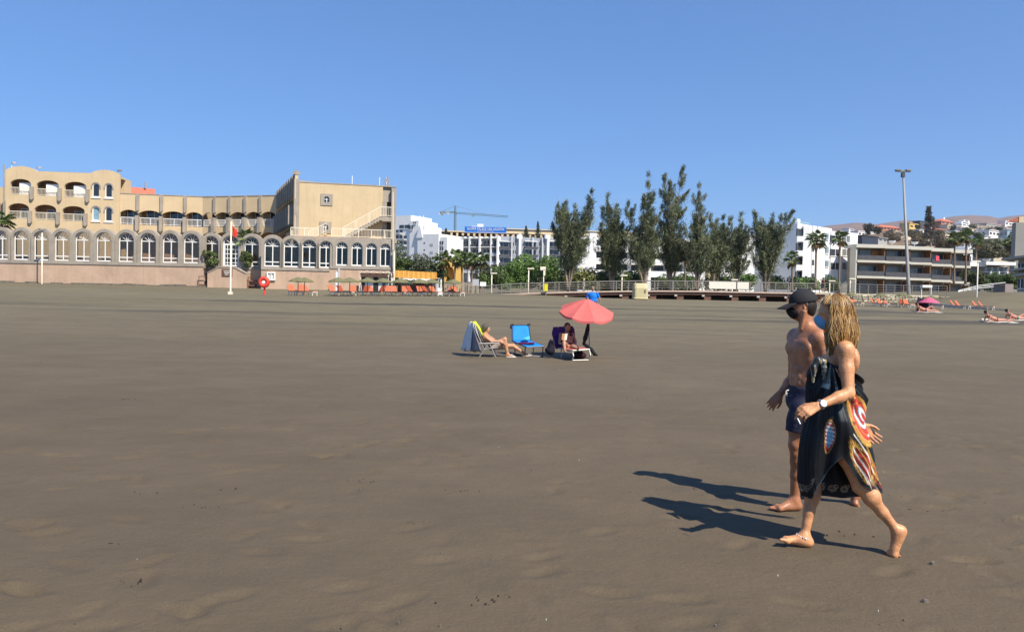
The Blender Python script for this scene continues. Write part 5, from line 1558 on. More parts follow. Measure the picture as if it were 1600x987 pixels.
# white flats behind the row of tall trees
def tree_flats():
    T = thing('apartment_block', P(1060, 440, 128), 'long white apartment block with dark balconies behind the tall trees', 'building')
    p = Plane(895, 128, 1165, 128)
    zt = p.uz(1030, 371)[1]
    mb = MB(); p.box(mb, 0, p.L, 0, zt, -10, -1.6); mb.build('wall', M_WW, T)
    for r in range(4):
        y = 380 + 19 * r
        zf = p.uz(1030, y + 12.5)[1]
        for k in range(9):
            a = 900 + 29 * k; b = a + 26; u0, u1 = p.uz(a, 400)[0], p.uz(b, 400)[0]
            g = MB(); p.box(g, u0, u1, zf - .3, zf + .75, -1.6, 0); g.build('balcony', M_WW, T)
            g = MB(); p.box(g, u0 + .2, u1 - .2, zf + .75, zf + 1.9, -1.6, -1.5); g.build('window', M_WIN, T)
    for x in (897, 926, 1012, 1099, 1128, 1160):
        u = p.uz(x, 400)[0]; g = MB(); p.box(g, u - .6, u + .6, 0, zt + .5, -1.7, .2); g.build('pier', M_WW, T)
    blk(p, T, 'wall', 1150, 366, 1176, 470, 9, M_WW, 1.0); blk(p, T, 'wall', 900, 395, 925, 470, 6, M_WW, 3.0)
    blk(p, T, 'garden_wall', 1092, 425, 1108, 452, 2, mat('pale_yellow', (.62, .55, .30), .9), 6)
tree_flats()

def corner_flats():
    T = thing('apartment_block', P(1285, 440, 135), 'bright white four storey corner block with dark strip windows right of the trees', 'building')
    q = Plane(1214, 144, 1243.5, 132); p = Plane(1243.5, 132, 1297, 140); s = Plane(1297, 139.5, 1338, 143)
    zt = p.uz(1260, 351)[1]
    mb = MB(); q.box(mb, 0, q.L - .4, 0, zt - .3, -2.4, -1.2); mb.build('wall', M_WW, T)
    mb = MB(); p.box(mb, 0, p.L, 0, zt, -9, 0); mb.build('wall', M_WW, T)
    zs = s.uz(1318, 362.5)[1]; mb = MB(); s.box(mb, 0, s.L, 0, zs, -9, 0); mb.build('wall', M_WW, T)
    for r in range(4):
        y = 362 + 21.3 * r
        a0 = q.uz(1215, y)[0]; zf = q.uz(1230, y + 11)[1]
        g = MB(); q.box(g, a0, q.L + .0, zf - 1.0, zf, -1.2, 0.02); g.build('balcony', M_WW, T)
        g = MB(); q.box(g, a0, q.L - .6, zf, zf + 1.35, -1.2, -1.1); g.build('window', M_WIN, T)
        for k in range(3):
            u = a0 + (q.L - a0) * (k + .6) / 3; gg = MB(); q.box(gg, u - .06, u + .06, zf, zf + 1.35, -1.09, -1.0); gg.build('mullion', M_WW, T)
        g = MB(); p.box(g, -.02, p.uz(1251, y)[0], zf, zf + 1.35, -.2, .04); g.build('window', M_WIN, T)
        win(p, T, 1289, y + 2.5, 1294.5, y + 12.5, .03, m=mat('bluish_window', (.10, .17, .20), .15, .2, 1, spec=.6))
        if r < 3:
            yy = y + 6
            win(s, T, 1298, yy, 1312, yy + 10.5, .02); win(s, T, 1316, yy, 1328, yy + 10.5, .02, m=M_CURT)
    for x in (1268, 1276):
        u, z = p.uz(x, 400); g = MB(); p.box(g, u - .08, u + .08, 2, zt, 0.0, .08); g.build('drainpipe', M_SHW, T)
        for r in range(4):
            uu, zz_ = p.uz(1268, 363 + 21.3 * r); g = MB(); p.box(g, uu, uu + .9, zz_ - 1.0, zz_, -.1, .05); g.build('window', M_WIN, T) if x == 1268 else None
    blk(p, T, 'chimney', 1262, 341, 1266.5, 352, 1, M_WW, -2)
    g = MB(); p.box(g, .5, 6, zt + .45, zt + .55, -1, -.9); [p.box(g, .5 + 1.1 * k, .56 + 1.1 * k, zt, zt + .5, -1, -.9) for k in range(6)]; g.build('roof_railing', mat('pale_green_rail', (.30, .45, .42), .6), T)
    # sloping garden stair at the foot
    u0, u1 = s.uz(1306, 440)[0], s.uz(1340, 430)[0]; z0, z1 = s.uz(1320, 446)[1], s.uz(1336, 426)[1]
    mb = MB(); s.extrude(mb, [[(u0, z0 - 3), (u1, z0 - 3), (u1, z1), (u1 - 1.5, z1), (u0, z0)]], 1.0, 2.5); mb.build('garden_stair', mat('cream_stair', (.66, .60, .47), .9), T)
corner_flats()

def brown_flats():
    T = thing('apartment_block', P(1425, 445, 135), 'low three storey brown apartment block with dark balconies and flat pale roofs', 'building')
    # five units, each stepping a little back and down
    units = [(1337, 1381, 136, 383.0), (1381, 1420, 136.6, 384.6), (1420, 1453, 138, 386.4), (1453, 1484.5, 139.4, 389.0), (1484.5, 1514, 141, 391.4)]
    for i, (xa, xb, Y, yr) in enumerate(units):
        p = Plane(xa, Y, xb, Y + .6); L = p.L; xm = (xa + xb) / 2
        zr = p.uz(xm, yr)[1]; sp = (p.uz(xm, yr)[1] - p.uz(xm, yr + 24.6)[1])
        mb = MB(); p.box(mb, 0, L, 0, zr - .3, -3, -1.7); mb.build('wall', mat('taupe_wall', (.24, .20, .16), .9, .1, .6), T)
        mb = MB(); p.box(mb, -.35, L + .15, zr - .5, zr + .12, -3.5, .5); mb.build('roof', M_ROOFW, T)
        for r in range(3):
            zf = zr - .5 - sp * (r + 1) + .62
            if r < 2:
                g = MB(); p.box(g, 0, L, zf - .42, zf, -1.7, .35); g.build('floor_slab', M_ROOFW, T)
                g = MB(); p.box(g, .12, L - .12, zf + .05, zf + .88, .18, .26); g.build('balcony_panel', M_RAILD, T)
            w = L
            for (a, b, m) in ((.06, .30, M_WIN), (.32, .60, M_CURT), (.62, .92, M_WIN if (i + r) % 2 else M_CURT)):
                g = MB(); p.box(g, w * a, w * b, zf, zf + 1.95, -1.7, -1.6); o = g.build('window', m, T)
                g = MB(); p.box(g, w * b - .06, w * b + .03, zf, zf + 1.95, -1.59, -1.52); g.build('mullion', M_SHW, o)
            g = MB(); p.box(g, L - .16, L - .02, zf - .4, zf + 2.2, -1.7, .1); g.build('timber_screen', M_WOOD, T)
            if r == 0 and i == 0:
                g = MB(); p.box(g, w * .70, w * .95, zf, zf + 1.9, -1.5, -1.44); g.build('curtain', mat('orange_curtain', (.42, .17, .05), .8), T)
        if i == 0:
            g = MB(); p.box(g, -.25, .0, 0, zr - .5, -1.7, .2); g.build('side_wall', M_ROOFW, T)
        if i == 1:
            d = p.uz(1438, 380); 
        if i in (1, 2):
            u = L * .55; g = MB(); c = p.pt(u, zr + .9, -2); g.lathe(c, [(.02, -.25), (.45, -.12), (.65, .25)], 12); g.tube([p.pt(u, zr, -2), p.pt(u, zr + .8, -2)], .08, 6); g.build('satellite_dish', M_WW, T)
    p = Plane(1453, 139.4, 1484, 140); u, z = p.uz(1463, 403.5)
    tw = thing('beach_towel', p.pt(u, z - .6, .3), 'bright pink towel hung over a balcony rail of the brown flats', 'towel')
    mb = MB(); n = 7
    for k in range(n):
        for j in range(5): mb.v.append(tuple(p.pt(u - .34 + .68 * k / (n - 1), z + .45 - .95 * j / 4, .33 + .05 * math.sin(k * 1.9 + j * .5))))
    for k in range(n - 1):
        for j in range(4): mb.f.append((k * 5 + j, k * 5 + j + 1, k * 5 + j + 6, k * 5 + j + 5)); mb.m.append(0)
    o = mb.build('cloth', mat('pink_towel', (.75, .10, .16), .9), tw); o.modifiers.new('s', 'SOLIDIFY').thickness = .03
brown_flats()

def right_houses():
    T = thing('villa', P(1545, 440, 146), 'white two level villa with wide terrace and dark glass beside the brown flats', 'villa')
    p = Plane(1508, 146, 1590, 146)
    blk(p, T, 'wall', 1511, 396, 1534, 415, 6, M_WW, -3)
    for k in range(3): win(p, T, 1513 + 6.8 * k, 399, 1518.5 + 6.8 * k, 406, -2.95)
    blk(p, T, 'terrace_parapet', 1509, 407.5, 1540, 416, 6, M_WW, 0); blk(p, T, 'roof_slab', 1536, 409.5, 1582, 414.5, 8, M_WW, 1)
    blk(p, T, 'wall', 1512, 416, 1580, 462, 6, mat('grey_villa_wall', (.18, .19, .185), .9), -1)
    for k in range(4): win(p, T, 1541 + 9.5 * k, 417, 1549.5 + 9.5 * k, 424, -.95, m=M_CURT)
    for k in range(3): blk(p, T, 'column', 1544.5 + 13 * k, 424, 1546 + 13 * k, 446, .4, M_WW, .6)
    g = MB(); u, z = p.uz(1539, 407); g.lathe(p.pt(u, z, .5), [(.02, -.3), (.5, -.1), (.75, .3)], 12); g.tube([p.pt(u, z - 1.2, .5), p.pt(u, z - .3, .5)], .07, 6); g.build('satellite_dish', M_WW, T)
    blk(p, T, 'garden_wall', 1560, 446, 1640, 460, .5, mat('cream_wall', (.66, .60, .44), .9), 8)
    T = thing('pavilion', P(1600, 440, 105), 'grey seaside building with curved overhanging roofs at the right edge', 'building')
    p = Plane(1576, 106, 1640, 102)
    m = mat('pale_grey_render', (.36, .34, .30), .9)
    for (y, x0) in ((404.5, 1570), (421.5, 1584), (430, 1586)):
        mb = MB(); us = [p.uz(x0 + 75 * i / 12, y)[0] for i in range(13)]; z = p.uz(1600, y)[1]
        top = [(u, z + .55 * math.sin(math.pi * .5 * i / 12) + .1) for i, u in enumerate(us)]
        p.extrude(mb, [[(u, zz_ - .32) for u, zz_ in top] + top[::-1]], -1.8, 1.2); mb.build('curved_roof', m, T)
    blk(p, T, 'wall', 1588, 402, 1640, 460, 1.5, m, -.5)
    for k in range(2): win(p, T, 1589 + 9 * k, 436, 1596 + 9 * k, 450, -.45, m=mat('blue_door', (.035, .05, .10), .5)); win(p, T, 1589 + 9 * k, 412, 1597 + 9 * k, 419, -.45)
    T = thing('tower_block', P(1600, 440, 160), 'plain grey tower slab rising at the right edge of the picture', 'building')
    p = Plane(1585.5, 160, 1660, 158); blk(p, T, 'wall', 1585.5, 347.5, 1660, 460, 2, mat('grey_slab', (.30, .29, .26), .9, .05, .3), 0)
    blk(p, T, 'roof_house', 1594, 338, 1640, 349, 1.2, mat('cream_top', (.62, .52, .33), .9), -.5)
    mb = MB(); u0, u1 = p.uz(1577, 345)[0], p.uz(1594, 340)[0]; zz_ = p.uz(1585, 346)[1]; z1 = p.uz(1594, 338.5)[1]
    p.extrude(mb, [[(u0, zz_), (u1, zz_), (u1, z1)]], -1.6, -.6); mb.build('tiled_roof', M_REDROOF, T)
    for r in range(4): win(p, T, 1590.5, 402 + 9 * r, 1592.5, 406 + 9 * r, .02, frame=False)
right_houses()

# orange-walled house glimpsed between the palms
T = thing('house', P(668, 445, 105), 'ochre yellow house wall with an arched opening glimpsed behind the palms', 'house')
p = Plane(655, 108, 722, 108); u0, u1 = p.uz(694, 420)[0], p.uz(721, 420)[0]; z1 = p.uz(700, 404)[1]
ua, ub = p.uz(696, 430)[0], p.uz(709, 430)[0]
mb = MB(); p.extrude(mb, [rect(u0, u1, 1.5, z1), arch(ua, ub, 1.6, p.uz(700, 424)[1], .7)], -.5, 0); mb.build('wall', mat('ochre_wall', (.72, .45, .13), .9, .08, 1), T)
mb = MB(); p.box(mb, u0, u1, 1.5, z1 - .2, -5, -.9); mb.build('wall', mat('ochre_wall', (.72, .45, .13)), T)

# ------------------------------------------------------------------ houses on the hillside
HOUSES = [
    # x, y (base), w, h, depth, wall colour, roof, words
    (1352, 368.5, 28, 7, 700, 'white', 'flat', 'long low white villa with dark glass band beside the dry gully'),
    (1388, 360.5, 32, 9, 760, 'terra', 'tile', 'wide terracotta roofed house left of the floodlight mast on the hill'),
    (1402, 366, 14, 5.5, 690, 'cream', 'flat', 'small cream arcaded house below the terracotta roofed house'),
    (1425, 356.5, 14, 8, 800, 'yellow', 'flat', 'yellow flat roofed house right of the floodlight mast on the hill'),
    (1443, 354.5, 18, 9, 850, 'dark', 'flat', 'dark grey modern house left of the tall araucaria top'),
    (1477, 351.5, 19, 10, 830, 'terra', 'tile', 'russet gabled house on the crest right of the araucaria'),
    (1490, 357.5, 25, 6, 760, 'cream', 'flat', 'cream low house under the russet gabled house'),
    (1468, 362, 18, 6, 690, 'pink', 'tile', 'pinkish house with a stepped roof beside the araucaria'),
    (1507, 353.5, 15, 10.5, 790, 'white', 'stack', 'white stacked cubic villa standing highest on the crest'),
    (1503, 359.5, 10, 5, 700, 'white', 'flat', 'small white cube house just below the stacked cubic villa'),
    (1528, 357.5, 26, 6, 800, 'beige', 'flat', 'long beige terrace house on the crest right of the stacked villa'),
    (1549, 358.5, 22, 9, 820, 'grey', 'flat', 'grey terraced house with columns in the middle of the crest'),
    (1578, 352.5, 22, 7, 850, 'white', 'flat', 'upper white house with red chimney near the tower slab'),
    (1574, 362, 16, 7, 720, 'white', 'flat', 'lower white block with small balconies near the tower slab'),
    (1534, 367, 24, 4.5, 560, 'white', 'flat', 'flat white roofed bungalow above the palms'),
    (1553, 368.5, 21, 9, 520, 'white', 'flat', 'white house with blue grey windows in the centre of the slope'),
    (1565, 369.5, 12, 9.5, 500, 'pale', 'flat', 'pale blue cube house with one side lit in the centre of the slope'),
    (1540, 371.5, 11, 3.5, 470, 'white', 'flat', 'tiny white hut below the white house with blue grey windows'),
    (1478, 366, 9, 4, 520, 'cream', 'flat', 'small cream box house left of the twin palms'),
    (1508, 387, 18, 6, 300, 'white', 'flat', 'white terrace house directly behind the brown flats'),
    (1521, 394, 12, 10, 260, 'white', 'stack', 'white stepped stair tower behind the brown flats'),
    (1562, 397, 22, 5, 240, 'beige', 'flat', 'beige low wall house above the white villa terrace'),
    (1328, 360, 8, 3.5, 900, 'white', 'flat', 'lone tiny white farmhouse on the far brown slope'),
    (1377, 377, 14, 6, 380, 'grey', 'flat', 'grey service hut with an open carport behind the corner block'),
    (1357, 373, 24, 5, 420, 'dark', 'flat', 'dark bluish shed roof behind the corner block'),
    (1588, 366, 14, 5, 520, 'cream', 'flat', 'cream house half hidden by the tower slab'),
    (1440, 363, 12, 4.5, 620, 'white', 'flat', 'narrow white house at the left foot of the araucaria'),
    (1418, 352.5, 9, 4, 900, 'beige', 'flat', 'tiny beige house on the ridge behind the floodlight mast'),
    (1458, 357, 12, 4, 760, 'pink', 'tile', 'small pinkish house right behind the araucaria stem'),
    (1517, 361.5, 14, 5, 640, 'cream', 'flat', 'cream terrace under the long beige house'),
    (1494, 365.5, 12, 5, 560, 'white', 'flat', 'white garden house between the cream houses'),
    (1520, 368.5, 12, 4, 520, 'beige', 'flat', 'beige retaining terrace above the smaller palm'),
    (1537, 361.5, 10, 4.5, 660, 'white', 'flat', 'white corner house in the second row of the crest'),
    (1562, 355.5, 9, 5, 840, 'terra', 'flat', 'russet cube house behind the grey terraced house'),
    (1583, 358.5, 10, 5, 760, 'grey', 'flat', 'grey house between the two white houses near the slab'),
    (1567, 377.5, 20, 4.5, 420, 'beige', 'flat', 'long beige garden wall house low on the slope'),
    (1549, 381, 16, 4, 380, 'cream', 'flat', 'cream terrace wall in the middle of the scrub'),
    (1413, 369.5, 16, 5, 600, 'cream', 'flat', 'cream house with two bays left of the mast'),
    (1369, 362.5, 9, 4, 800, 'white', 'flat', 'small white house left of the terracotta roofs'),
    (1452, 368, 10, 4.5, 520, 'beige', 'flat', 'beige shed at the left of the araucaria foot'),
    (1531, 352.8, 8, 3.5, 900, 'white', 'flat', 'tiny white house on the skyline right of the stacked villa'),
]
HC = {'white': (.74, .73, .70), 'terra': (.42, .19, .12), 'cream': (.62, .54, .40), 'yellow': (.66, .46, .14), 'dark': (.09, .095, .10), 'pink': (.56, .32, .25), 'beige': (.46, .40, .31), 'grey': (.36, .35, .33), 'pale': (.45, .58, .62)}
for (x, y, w, h, Y, c, roof, words) in HOUSES:
    T = thing('hill_house', P(x, y, Y), words, 'house', 'houses on the hillside')
    p = Plane(x - w / 2, Y, x + w / 2, Y * (1.02 if c != 'pale' else .97)); m = mat('house_' + c, HC[c], .9, .06, .2)
    L = p.L; z0 = p.uz(x, y)[1]; z1 = p.uz(x, y - h)[1]; H = z1 - z0
    if roof == 'stack':
        for (a, b, c0, c1, dep) in ((0, 1, -.6, .36, 9), (.08, .95, .36, .68, 7), (.3, .9, .68, 1.0, 6)):
            mb = MB(); p.box(mb, L * a, L * b, z0 + H * c0, z0 + H * c1, -dep, -.5 * (c0 > 0) * 2); mb.build('wall', m, T)
        for (a, b, c0) in ((.1, .45, .12), (.55, .9, .12), (.2, .8, .46), (.45, .75, .78)):
            g = MB(); p.box(g, L * a, L * b, z0 + H * c0, z0 + H * (c0 + .16), -1.2, .05 if c0 < .3 else -.9); g.build('window', M_WIN, T)
        continue
    rz_ = H * (.45 if roof == 'tile' else .12)
    mb = MB(); p.box(mb, 0, L, z0 - 4, z1 - rz_, -8, 0); mb.build('wall', m, T)
    mb = MB()
    if roof == 'tile':
        a = [p.pt(-.5, z1 - rz_, .6), p.pt(L + .5, z1 - rz_, .6), p.pt(L + .5, z1 - rz_, -8.6), p.pt(-.5, z1 - rz_, -8.6), p.pt(L * .2, z1, -4), p.pt(L * .8, z1, -4)]
        mb.add(a, [(0, 1, 5, 4), (1, 2, 5), (2, 3, 4, 5), (3, 0, 4), (3, 2, 1, 0)]); mb.build('roof', M_REDROOF, T)
    else:
        p.box(mb, -.4, L + .4, z1 - rz_, z1, -8.4, .5); mb.build('roof', M_WW if c in ('white', 'pale') else m, T)
    n = max(1, int(w / 5))
    for i in range(n):
        a, b = L * (i + .2) / n, L * (i + .82) / n
        g = MB(); p.box(g, a, b, z0 + H * .2, z0 + H * (.2 + .42 * (1 - rz_ / H)), -.4, .06); g.build('window', M_WIN, T)
    if x in (1578, 1477):
        g = MB(); p.box(g, L * .4, L * .5, z1 - .5, z1 + 2, -4, -3); g.build('chimney', M_REDROOF if x == 1578 else M_WW, T)
# ------------------------------------------------------------------ trees and plants
def leaf_mat(name, c, var=.35, rough=.6, transl=.18):
    m = mat(name, c, rough, var, 1.4, attr='Tint', transl=transl)
    return m
def quads_obj(name, C, U, Vv, tint, m, parent, origin=None):
    """flat little leaves: centres C, half-axes U and Vv (n,3), tint (n,3)"""
    n = len(C)
    verts = np.stack([C - U - Vv * .35, C + U * .2 - Vv, C + U + Vv * .2, C - U * .1 + Vv], 1).reshape(-1, 3)
    ow = np.array(ORG[parent.name]) if origin is None else np.array(origin)
    me = bpy.data.meshes.new(name)
    me.vertices.add(4 * n); me.vertices.foreach_set('co', (verts - ow).astype(np.float32).ravel())
    me.loops.add(4 * n); me.loops.foreach_set('vertex_index', np.arange(4 * n, dtype=np.int32))
    me.polygons.add(n); me.polygons.foreach_set('loop_start', np.arange(0, 4 * n, 4, dtype=np.int32))
    me.update(calc_edges=True)
    ca = me.color_attributes.new('Tint', 'FLOAT_COLOR', 'POINT')
    t = np.repeat(np.concatenate([tint, np.ones((n, 1))], 1), 4, 0)
    ca.data.foreach_set('color', t.astype(np.float32).ravel())
    me.materials.append(m)
    o = bpy.data.objects.new(name, me)
    return link(o, parent, ow)
def unit(v): return v / (np.linalg.norm(v, axis=-1, keepdims=True) + 1e-9)
BARK = mat('pale_bark', (.30, .23, .17), .95, .3, 3, bump=.03, bscale=9)
NEEDLE = leaf_mat('casuarina_needles', (.1, .1, .05), transl=.12)
BROAD = leaf_mat('shrub_leaves', (.08, .14, .04))

def casuarina(px, Y, spires, base_y, label, seed, dens=1.0):
    """spires: list of (top px, top py, foot py, half width px): upright plumes that share one trunk"""
    rng = np.random.default_rng(seed); rd = random.Random(seed)
    b = P(px, base_y, Y); gzb = float(gz(b.x, Y)); base = Vector((b.x, Y, min(b.z, gzb + .6) - .2)); k = mpp(Y)
    T = thing('casuarina_tree', base, label, 'tree', 'tall casuarina trees behind the boardwalk')
    tb = MB(); Cs, Us, Vs, Ts = [], [], [], []
    spires = list(spires) + [(px + rd.uniform(-30, 30), rd.uniform(340, 380), rd.uniform(405, 425), rd.uniform(9, 15)) for q in range(3)]
    for (tx, ty, fy, hw) in spires:
        dy = rd.uniform(-1.5, 1.5)
        top = np.array(P(tx, ty + 7, Y + dy)); foot = np.array(P(px + (tx - px) * .35, fy, Y + dy * .5))
        H = top[2] - foot[2]
        # limb: from the base, through the foot of the plume, to its tip
        pts = []
        for i in range(9):
            t = i / 8; p = (1 - t) ** 2 * np.array(base) + 2 * t * (1 - t) * (foot + np.array([0, 0, H * .12])) + t ** 2 * top
            pts.append(p)
        tb.tube(pts, [max(.02, .17 * (1 - i / 8.3) * (H / 11) ** .5) for i in range(9)], 7)
        # side plumes: limbs that lean out and turn up, each with its own feathery tip
        for j in range(int(8 * H / 8)):
            s = rd.uniform(.35, .88); p = (1 - s) ** 2 * np.array(base) + 2 * s * (1 - s) * (foot + np.array([0, 0, H * .12])) + s ** 2 * top
            az = rd.uniform(0, 6.283); L = rd.uniform(1.0, 2.3) * (1.15 - .55 * s); e = p + np.array([math.cos(az) * L * .75 + .2, math.sin(az) * L * .6, L * rd.uniform(.7, 1.25)])
            c_ = p + np.array([math.cos(az) * L * .55, math.sin(az) * L * .5, L * .15])
            tb.tube([p, c_, e], [.045, .03, .008], 4, cap=False)
            n = int(120 * L); tt = rng.uniform(.25, 1.05, n)[:, None]
            q_ = (1 - tt) ** 2 * p + 2 * tt * (1 - tt) * c_ + tt ** 2 * e
            c = q_ + rng.normal(0, 1, (n, 3)) * (.06 + .20 * (1.1 - tt))
            d = unit(unit(e - p) + rng.normal(0, .45, (n, 3))); ln = rng.uniform(.12, .34, n)[:, None]; sd = unit(np.cross(d, rng.normal(0, 1, (n, 3))))
            Cs.append(c); Us.append(d * ln); Vs.append(sd * rng.uniform(.018, .038, n)[:, None]); mixv = rng.random((n, 1)); g = rd.uniform(.65, 1.35)
            Ts.append((np.array([.074, .098, .046]) * (1 - mixv) + np.array([.20, .215, .115]) * mixv) * g * rng.uniform(.75, 1.25, (n, 1)))
        nb = int(40 * dens * (H / 9))
        for j in range(nb):
            t = rd.random() ** .85
            s = .22 + .78 * t
            p = (1 - s) ** 2 * np.array(base) + 2 * s * (1 - s) * (foot + np.array([0, 0, H * .12])) + s ** 2 * top
            if p[2] < foot[2] - .3: continue
            u = (p[2] - foot[2]) / H
            w = hw * k * (1.15 + .35 * (u < .55)) * ((1 - u) ** .55 * (.55 + .6 * min(1, u * 4)) + .10) * rd.uniform(.45, 1.5)
            az = rd.uniform(0, 6.283); out = np.array([math.cos(az) + .18, math.sin(az) * .9, rd.uniform(.5, 1.7)]); out /= np.linalg.norm(out)
            L = max(.22, w * (1 - .6 * u)) if u > .8 else max(.35, w)
            end = p + out * L + np.array([.16 * L, 0, 0])
            if L > .9 and rd.random() < .5: tb.tube([p, (p + end) / 2 - [0, 0, .05], end], [.04, .025, .01], 4, cap=False)
            n = int(62 * min(1.5, .40 + L * .5))
            tt = rng.random(n) ** .7
            c = p + (end - p) * tt[:, None] + rng.normal(0, .10 + .085 * L, (n, 3)) * np.array([1, 1, 1.3])
            d = unit(out + rng.normal(0, .55, (n, 3)) + np.array([.1, 0, .25]))
            ln = rng.uniform(.12, .38, n)[:, None]
            sd = unit(np.cross(d, rng.normal(0, 1, (n, 3))))
            Cs.append(c); Us.append(d * ln); Vs.append(sd * rng.uniform(.020, .042, n)[:, None])
            g = rd.uniform(.6, 1.35); mixv = rng.random((n, 1))
            col = np.array([.074, .098, .046]) * (1 - mixv) + np.array([.20, .215, .115]) * mixv
            Ts.append(col * g * rng.uniform(.75, 1.25, (n, 1)))
    tb.build('trunk', BARK, T, smooth=True)
    quads_obj('crown', np.concatenate(Cs), np.concatenate(Us), np.concatenate(Vs), np.concatenate(Ts), NEEDLE, T)
    return T
TREES = [
    (888, 92, [(871, 299, 425, 14), (882, 302, 425, 12), (899, 312, 420, 13), (925, 289, 400, 13), (912, 330, 415, 14), (862, 340, 410, 6)], 446, 'broad forked casuarina at the left end of the tree row', 2, 1.0),
    (956, 95, [(949, 296, 425, 14), (963, 303, 420, 11), (938, 340, 425, 15), (972, 345, 430, 13), (950, 325, 440, 18)], 446, 'bushy casuarina with leaning pale trunk, second from the left of the row', 3, 1.1),
    (1008, 93, [(1013, 265, 420, 10), (1006, 300, 425, 13), (980, 310, 395, 9), (1020, 320, 420, 11), (990, 365, 430, 15)], 446, 'slender casuarina with one tall column and a side plume, third in the row', 4, 1.0),
    (1047, 96, [(1038, 268, 420, 11), (1067, 252, 350, 9), (1047, 275, 430, 14), (1058, 300, 415, 11), (1032, 330, 420, 10)], 446, 'tallest casuarina of the row with a thin spire leaning right', 5, .95),
    (1090, 94, [(1092, 283, 400, 8), (1086, 330, 430, 12), (1098, 330, 430, 11), (1078, 350, 425, 10)], 446, 'narrow casuarina with a small tuft at its tip beside the tallest tree', 6, 1.0),
    (1118, 97, [(1109, 328, 430, 11), (1118, 345, 440, 15), (1130, 333, 425, 12), (1142, 328, 415, 10)], 446, 'low dense casuarina with several short plumes near the row centre', 8, 1.2),
    (1152, 99, [(1158, 325, 420, 9), (1150, 350, 430, 11), (1166, 345, 425, 9)], 446, 'small casuarina in front of the white pier right of centre', 9, 1.0),
    (1196, 93, [(1179, 326, 425, 9), (1187, 328, 430, 12), (1207, 330, 425, 11), (1222, 328, 415, 9), (1237, 324, 400, 7), (1197, 350, 440, 20)], 446, 'wide fan shaped casuarina at the right end of the tree row', 10, 1.15),
]
for a in TREES: casuarina(a[0], a[1], a[2], a[3], a[4], a[5], a[6])

def palm_mesh(seed, H, R_, nf=26, droop=.9, rt=.2):
    """fan palm standing at the origin: ringed trunk and a ball of pleated fans with a skirt of dry ones"""
    rd = random.Random(seed); rng = np.random.default_rng(seed)
    tb = MB(); bx, by = rd.uniform(-.25, .25), rd.uniform(-.2, .2)
    n = 14
    tb.tube([(bx * (i / n) ** 2, by * (i / n) ** 2, H * i / n) for i in range(n + 1)], [rt * (1.25 - .45 * min(1, i / 4)) * (1 + .05 * (i % 2)) for i in range(n + 1)], 9)
    lv = MB(); cols = []
    top = np.array([bx, by, H])
    for f in range(nf):
        az = 2.399 * f + rd.uniform(-.3, .3); el_ = rd.uniform(-.75, 1.3) if f > 5 else rd.uniform(-1.4, -.8)
        d = np.array([math.cos(az) * math.cos(el_), math.sin(az) * math.cos(el_), math.sin(el_)])
        st = R_ * rd.uniform(.40, .62); hub = top + d * st + np.array([0, 0, -.10 * st])
        lv.tube([top, hub], [.035, .02], 4, cap=False); cols += [(.10, .11, .04)] * 8
        dry = f <= 5
        c0 = np.array([.16, .11, .055]) if dry else np.array([.075, .115, .035]) * rd.uniform(.7, 1.5) + np.array([.05, .05, .01]) * rd.random()
        sd = np.cross(d, [0, 0, 1]); sd = sd / (np.linalg.norm(sd) + 1e-6); upv = np.cross(sd, d)
        nb = 13
        for b in range(nb):
            a = (b - (nb - 1) / 2) / ((nb - 1) / 2) * 1.75
            bd = d * math.cos(a) + sd * math.sin(a); L = R_ * rd.uniform(.46, .62) * (1 - .18 * abs(a))
            wv = (upv * .5 + sd * math.cos(a) * .5 - d * math.sin(a) * .3); wv = wv / np.linalg.norm(wv)
            m1 = hub + bd * L * .55 + upv * .03; e = hub + bd * L + np.array([0, 0, -1.]) * L * .30 * droop
            w = R_ * .055
            k = len(lv.v)
            lv.add([hub - wv * w * .3, hub + wv * w * .3, m1 + wv * w, m1 - wv * w, e], [(0, 1, 2, 3), (3, 2, 4)])
            cols += [tuple(c0 * rd.uniform(.8, 1.2))] * 5
    return tb, lv, cols
PALMLEAF = leaf_mat('palm_leaves', (.06, .09, .03), .2, .45, .12)
PBARK = mat('palm_bark', (.20, .15, .11), .95, .3, 4, bump=.04, bscale=12)
PROTO = []
for i, (H, R_) in enumerate(((8.0, 1.9), (6.0, 1.7), (9.5, 1.8))):
    T = thing('palm_tree', (0, -500 - 10 * i, 0), 'palm', 'palm', 'fan palms behind the beach')
    tb, lv, cols = palm_mesh(20 + i, H, R_, nf=30 if i != 1 else 26)
    o1 = mesh_obj('trunk', np.array(tb.v) + np.array([0, -500 - 10 * i, 0]), tb.f, PBARK, T, smooth=True)
    o2 = mesh_obj('crown', np.array(lv.v) + np.array([0, -500 - 10 * i, 0]), lv.f, PALMLEAF, T)
    ca = o2.data.color_attributes.new('Tint', 'FLOAT_COLOR', 'POINT'); ca.data.foreach_set('color', np.array([(*c, 1) for c in cols], np.float32).ravel())
    PROTO.append((T, H))
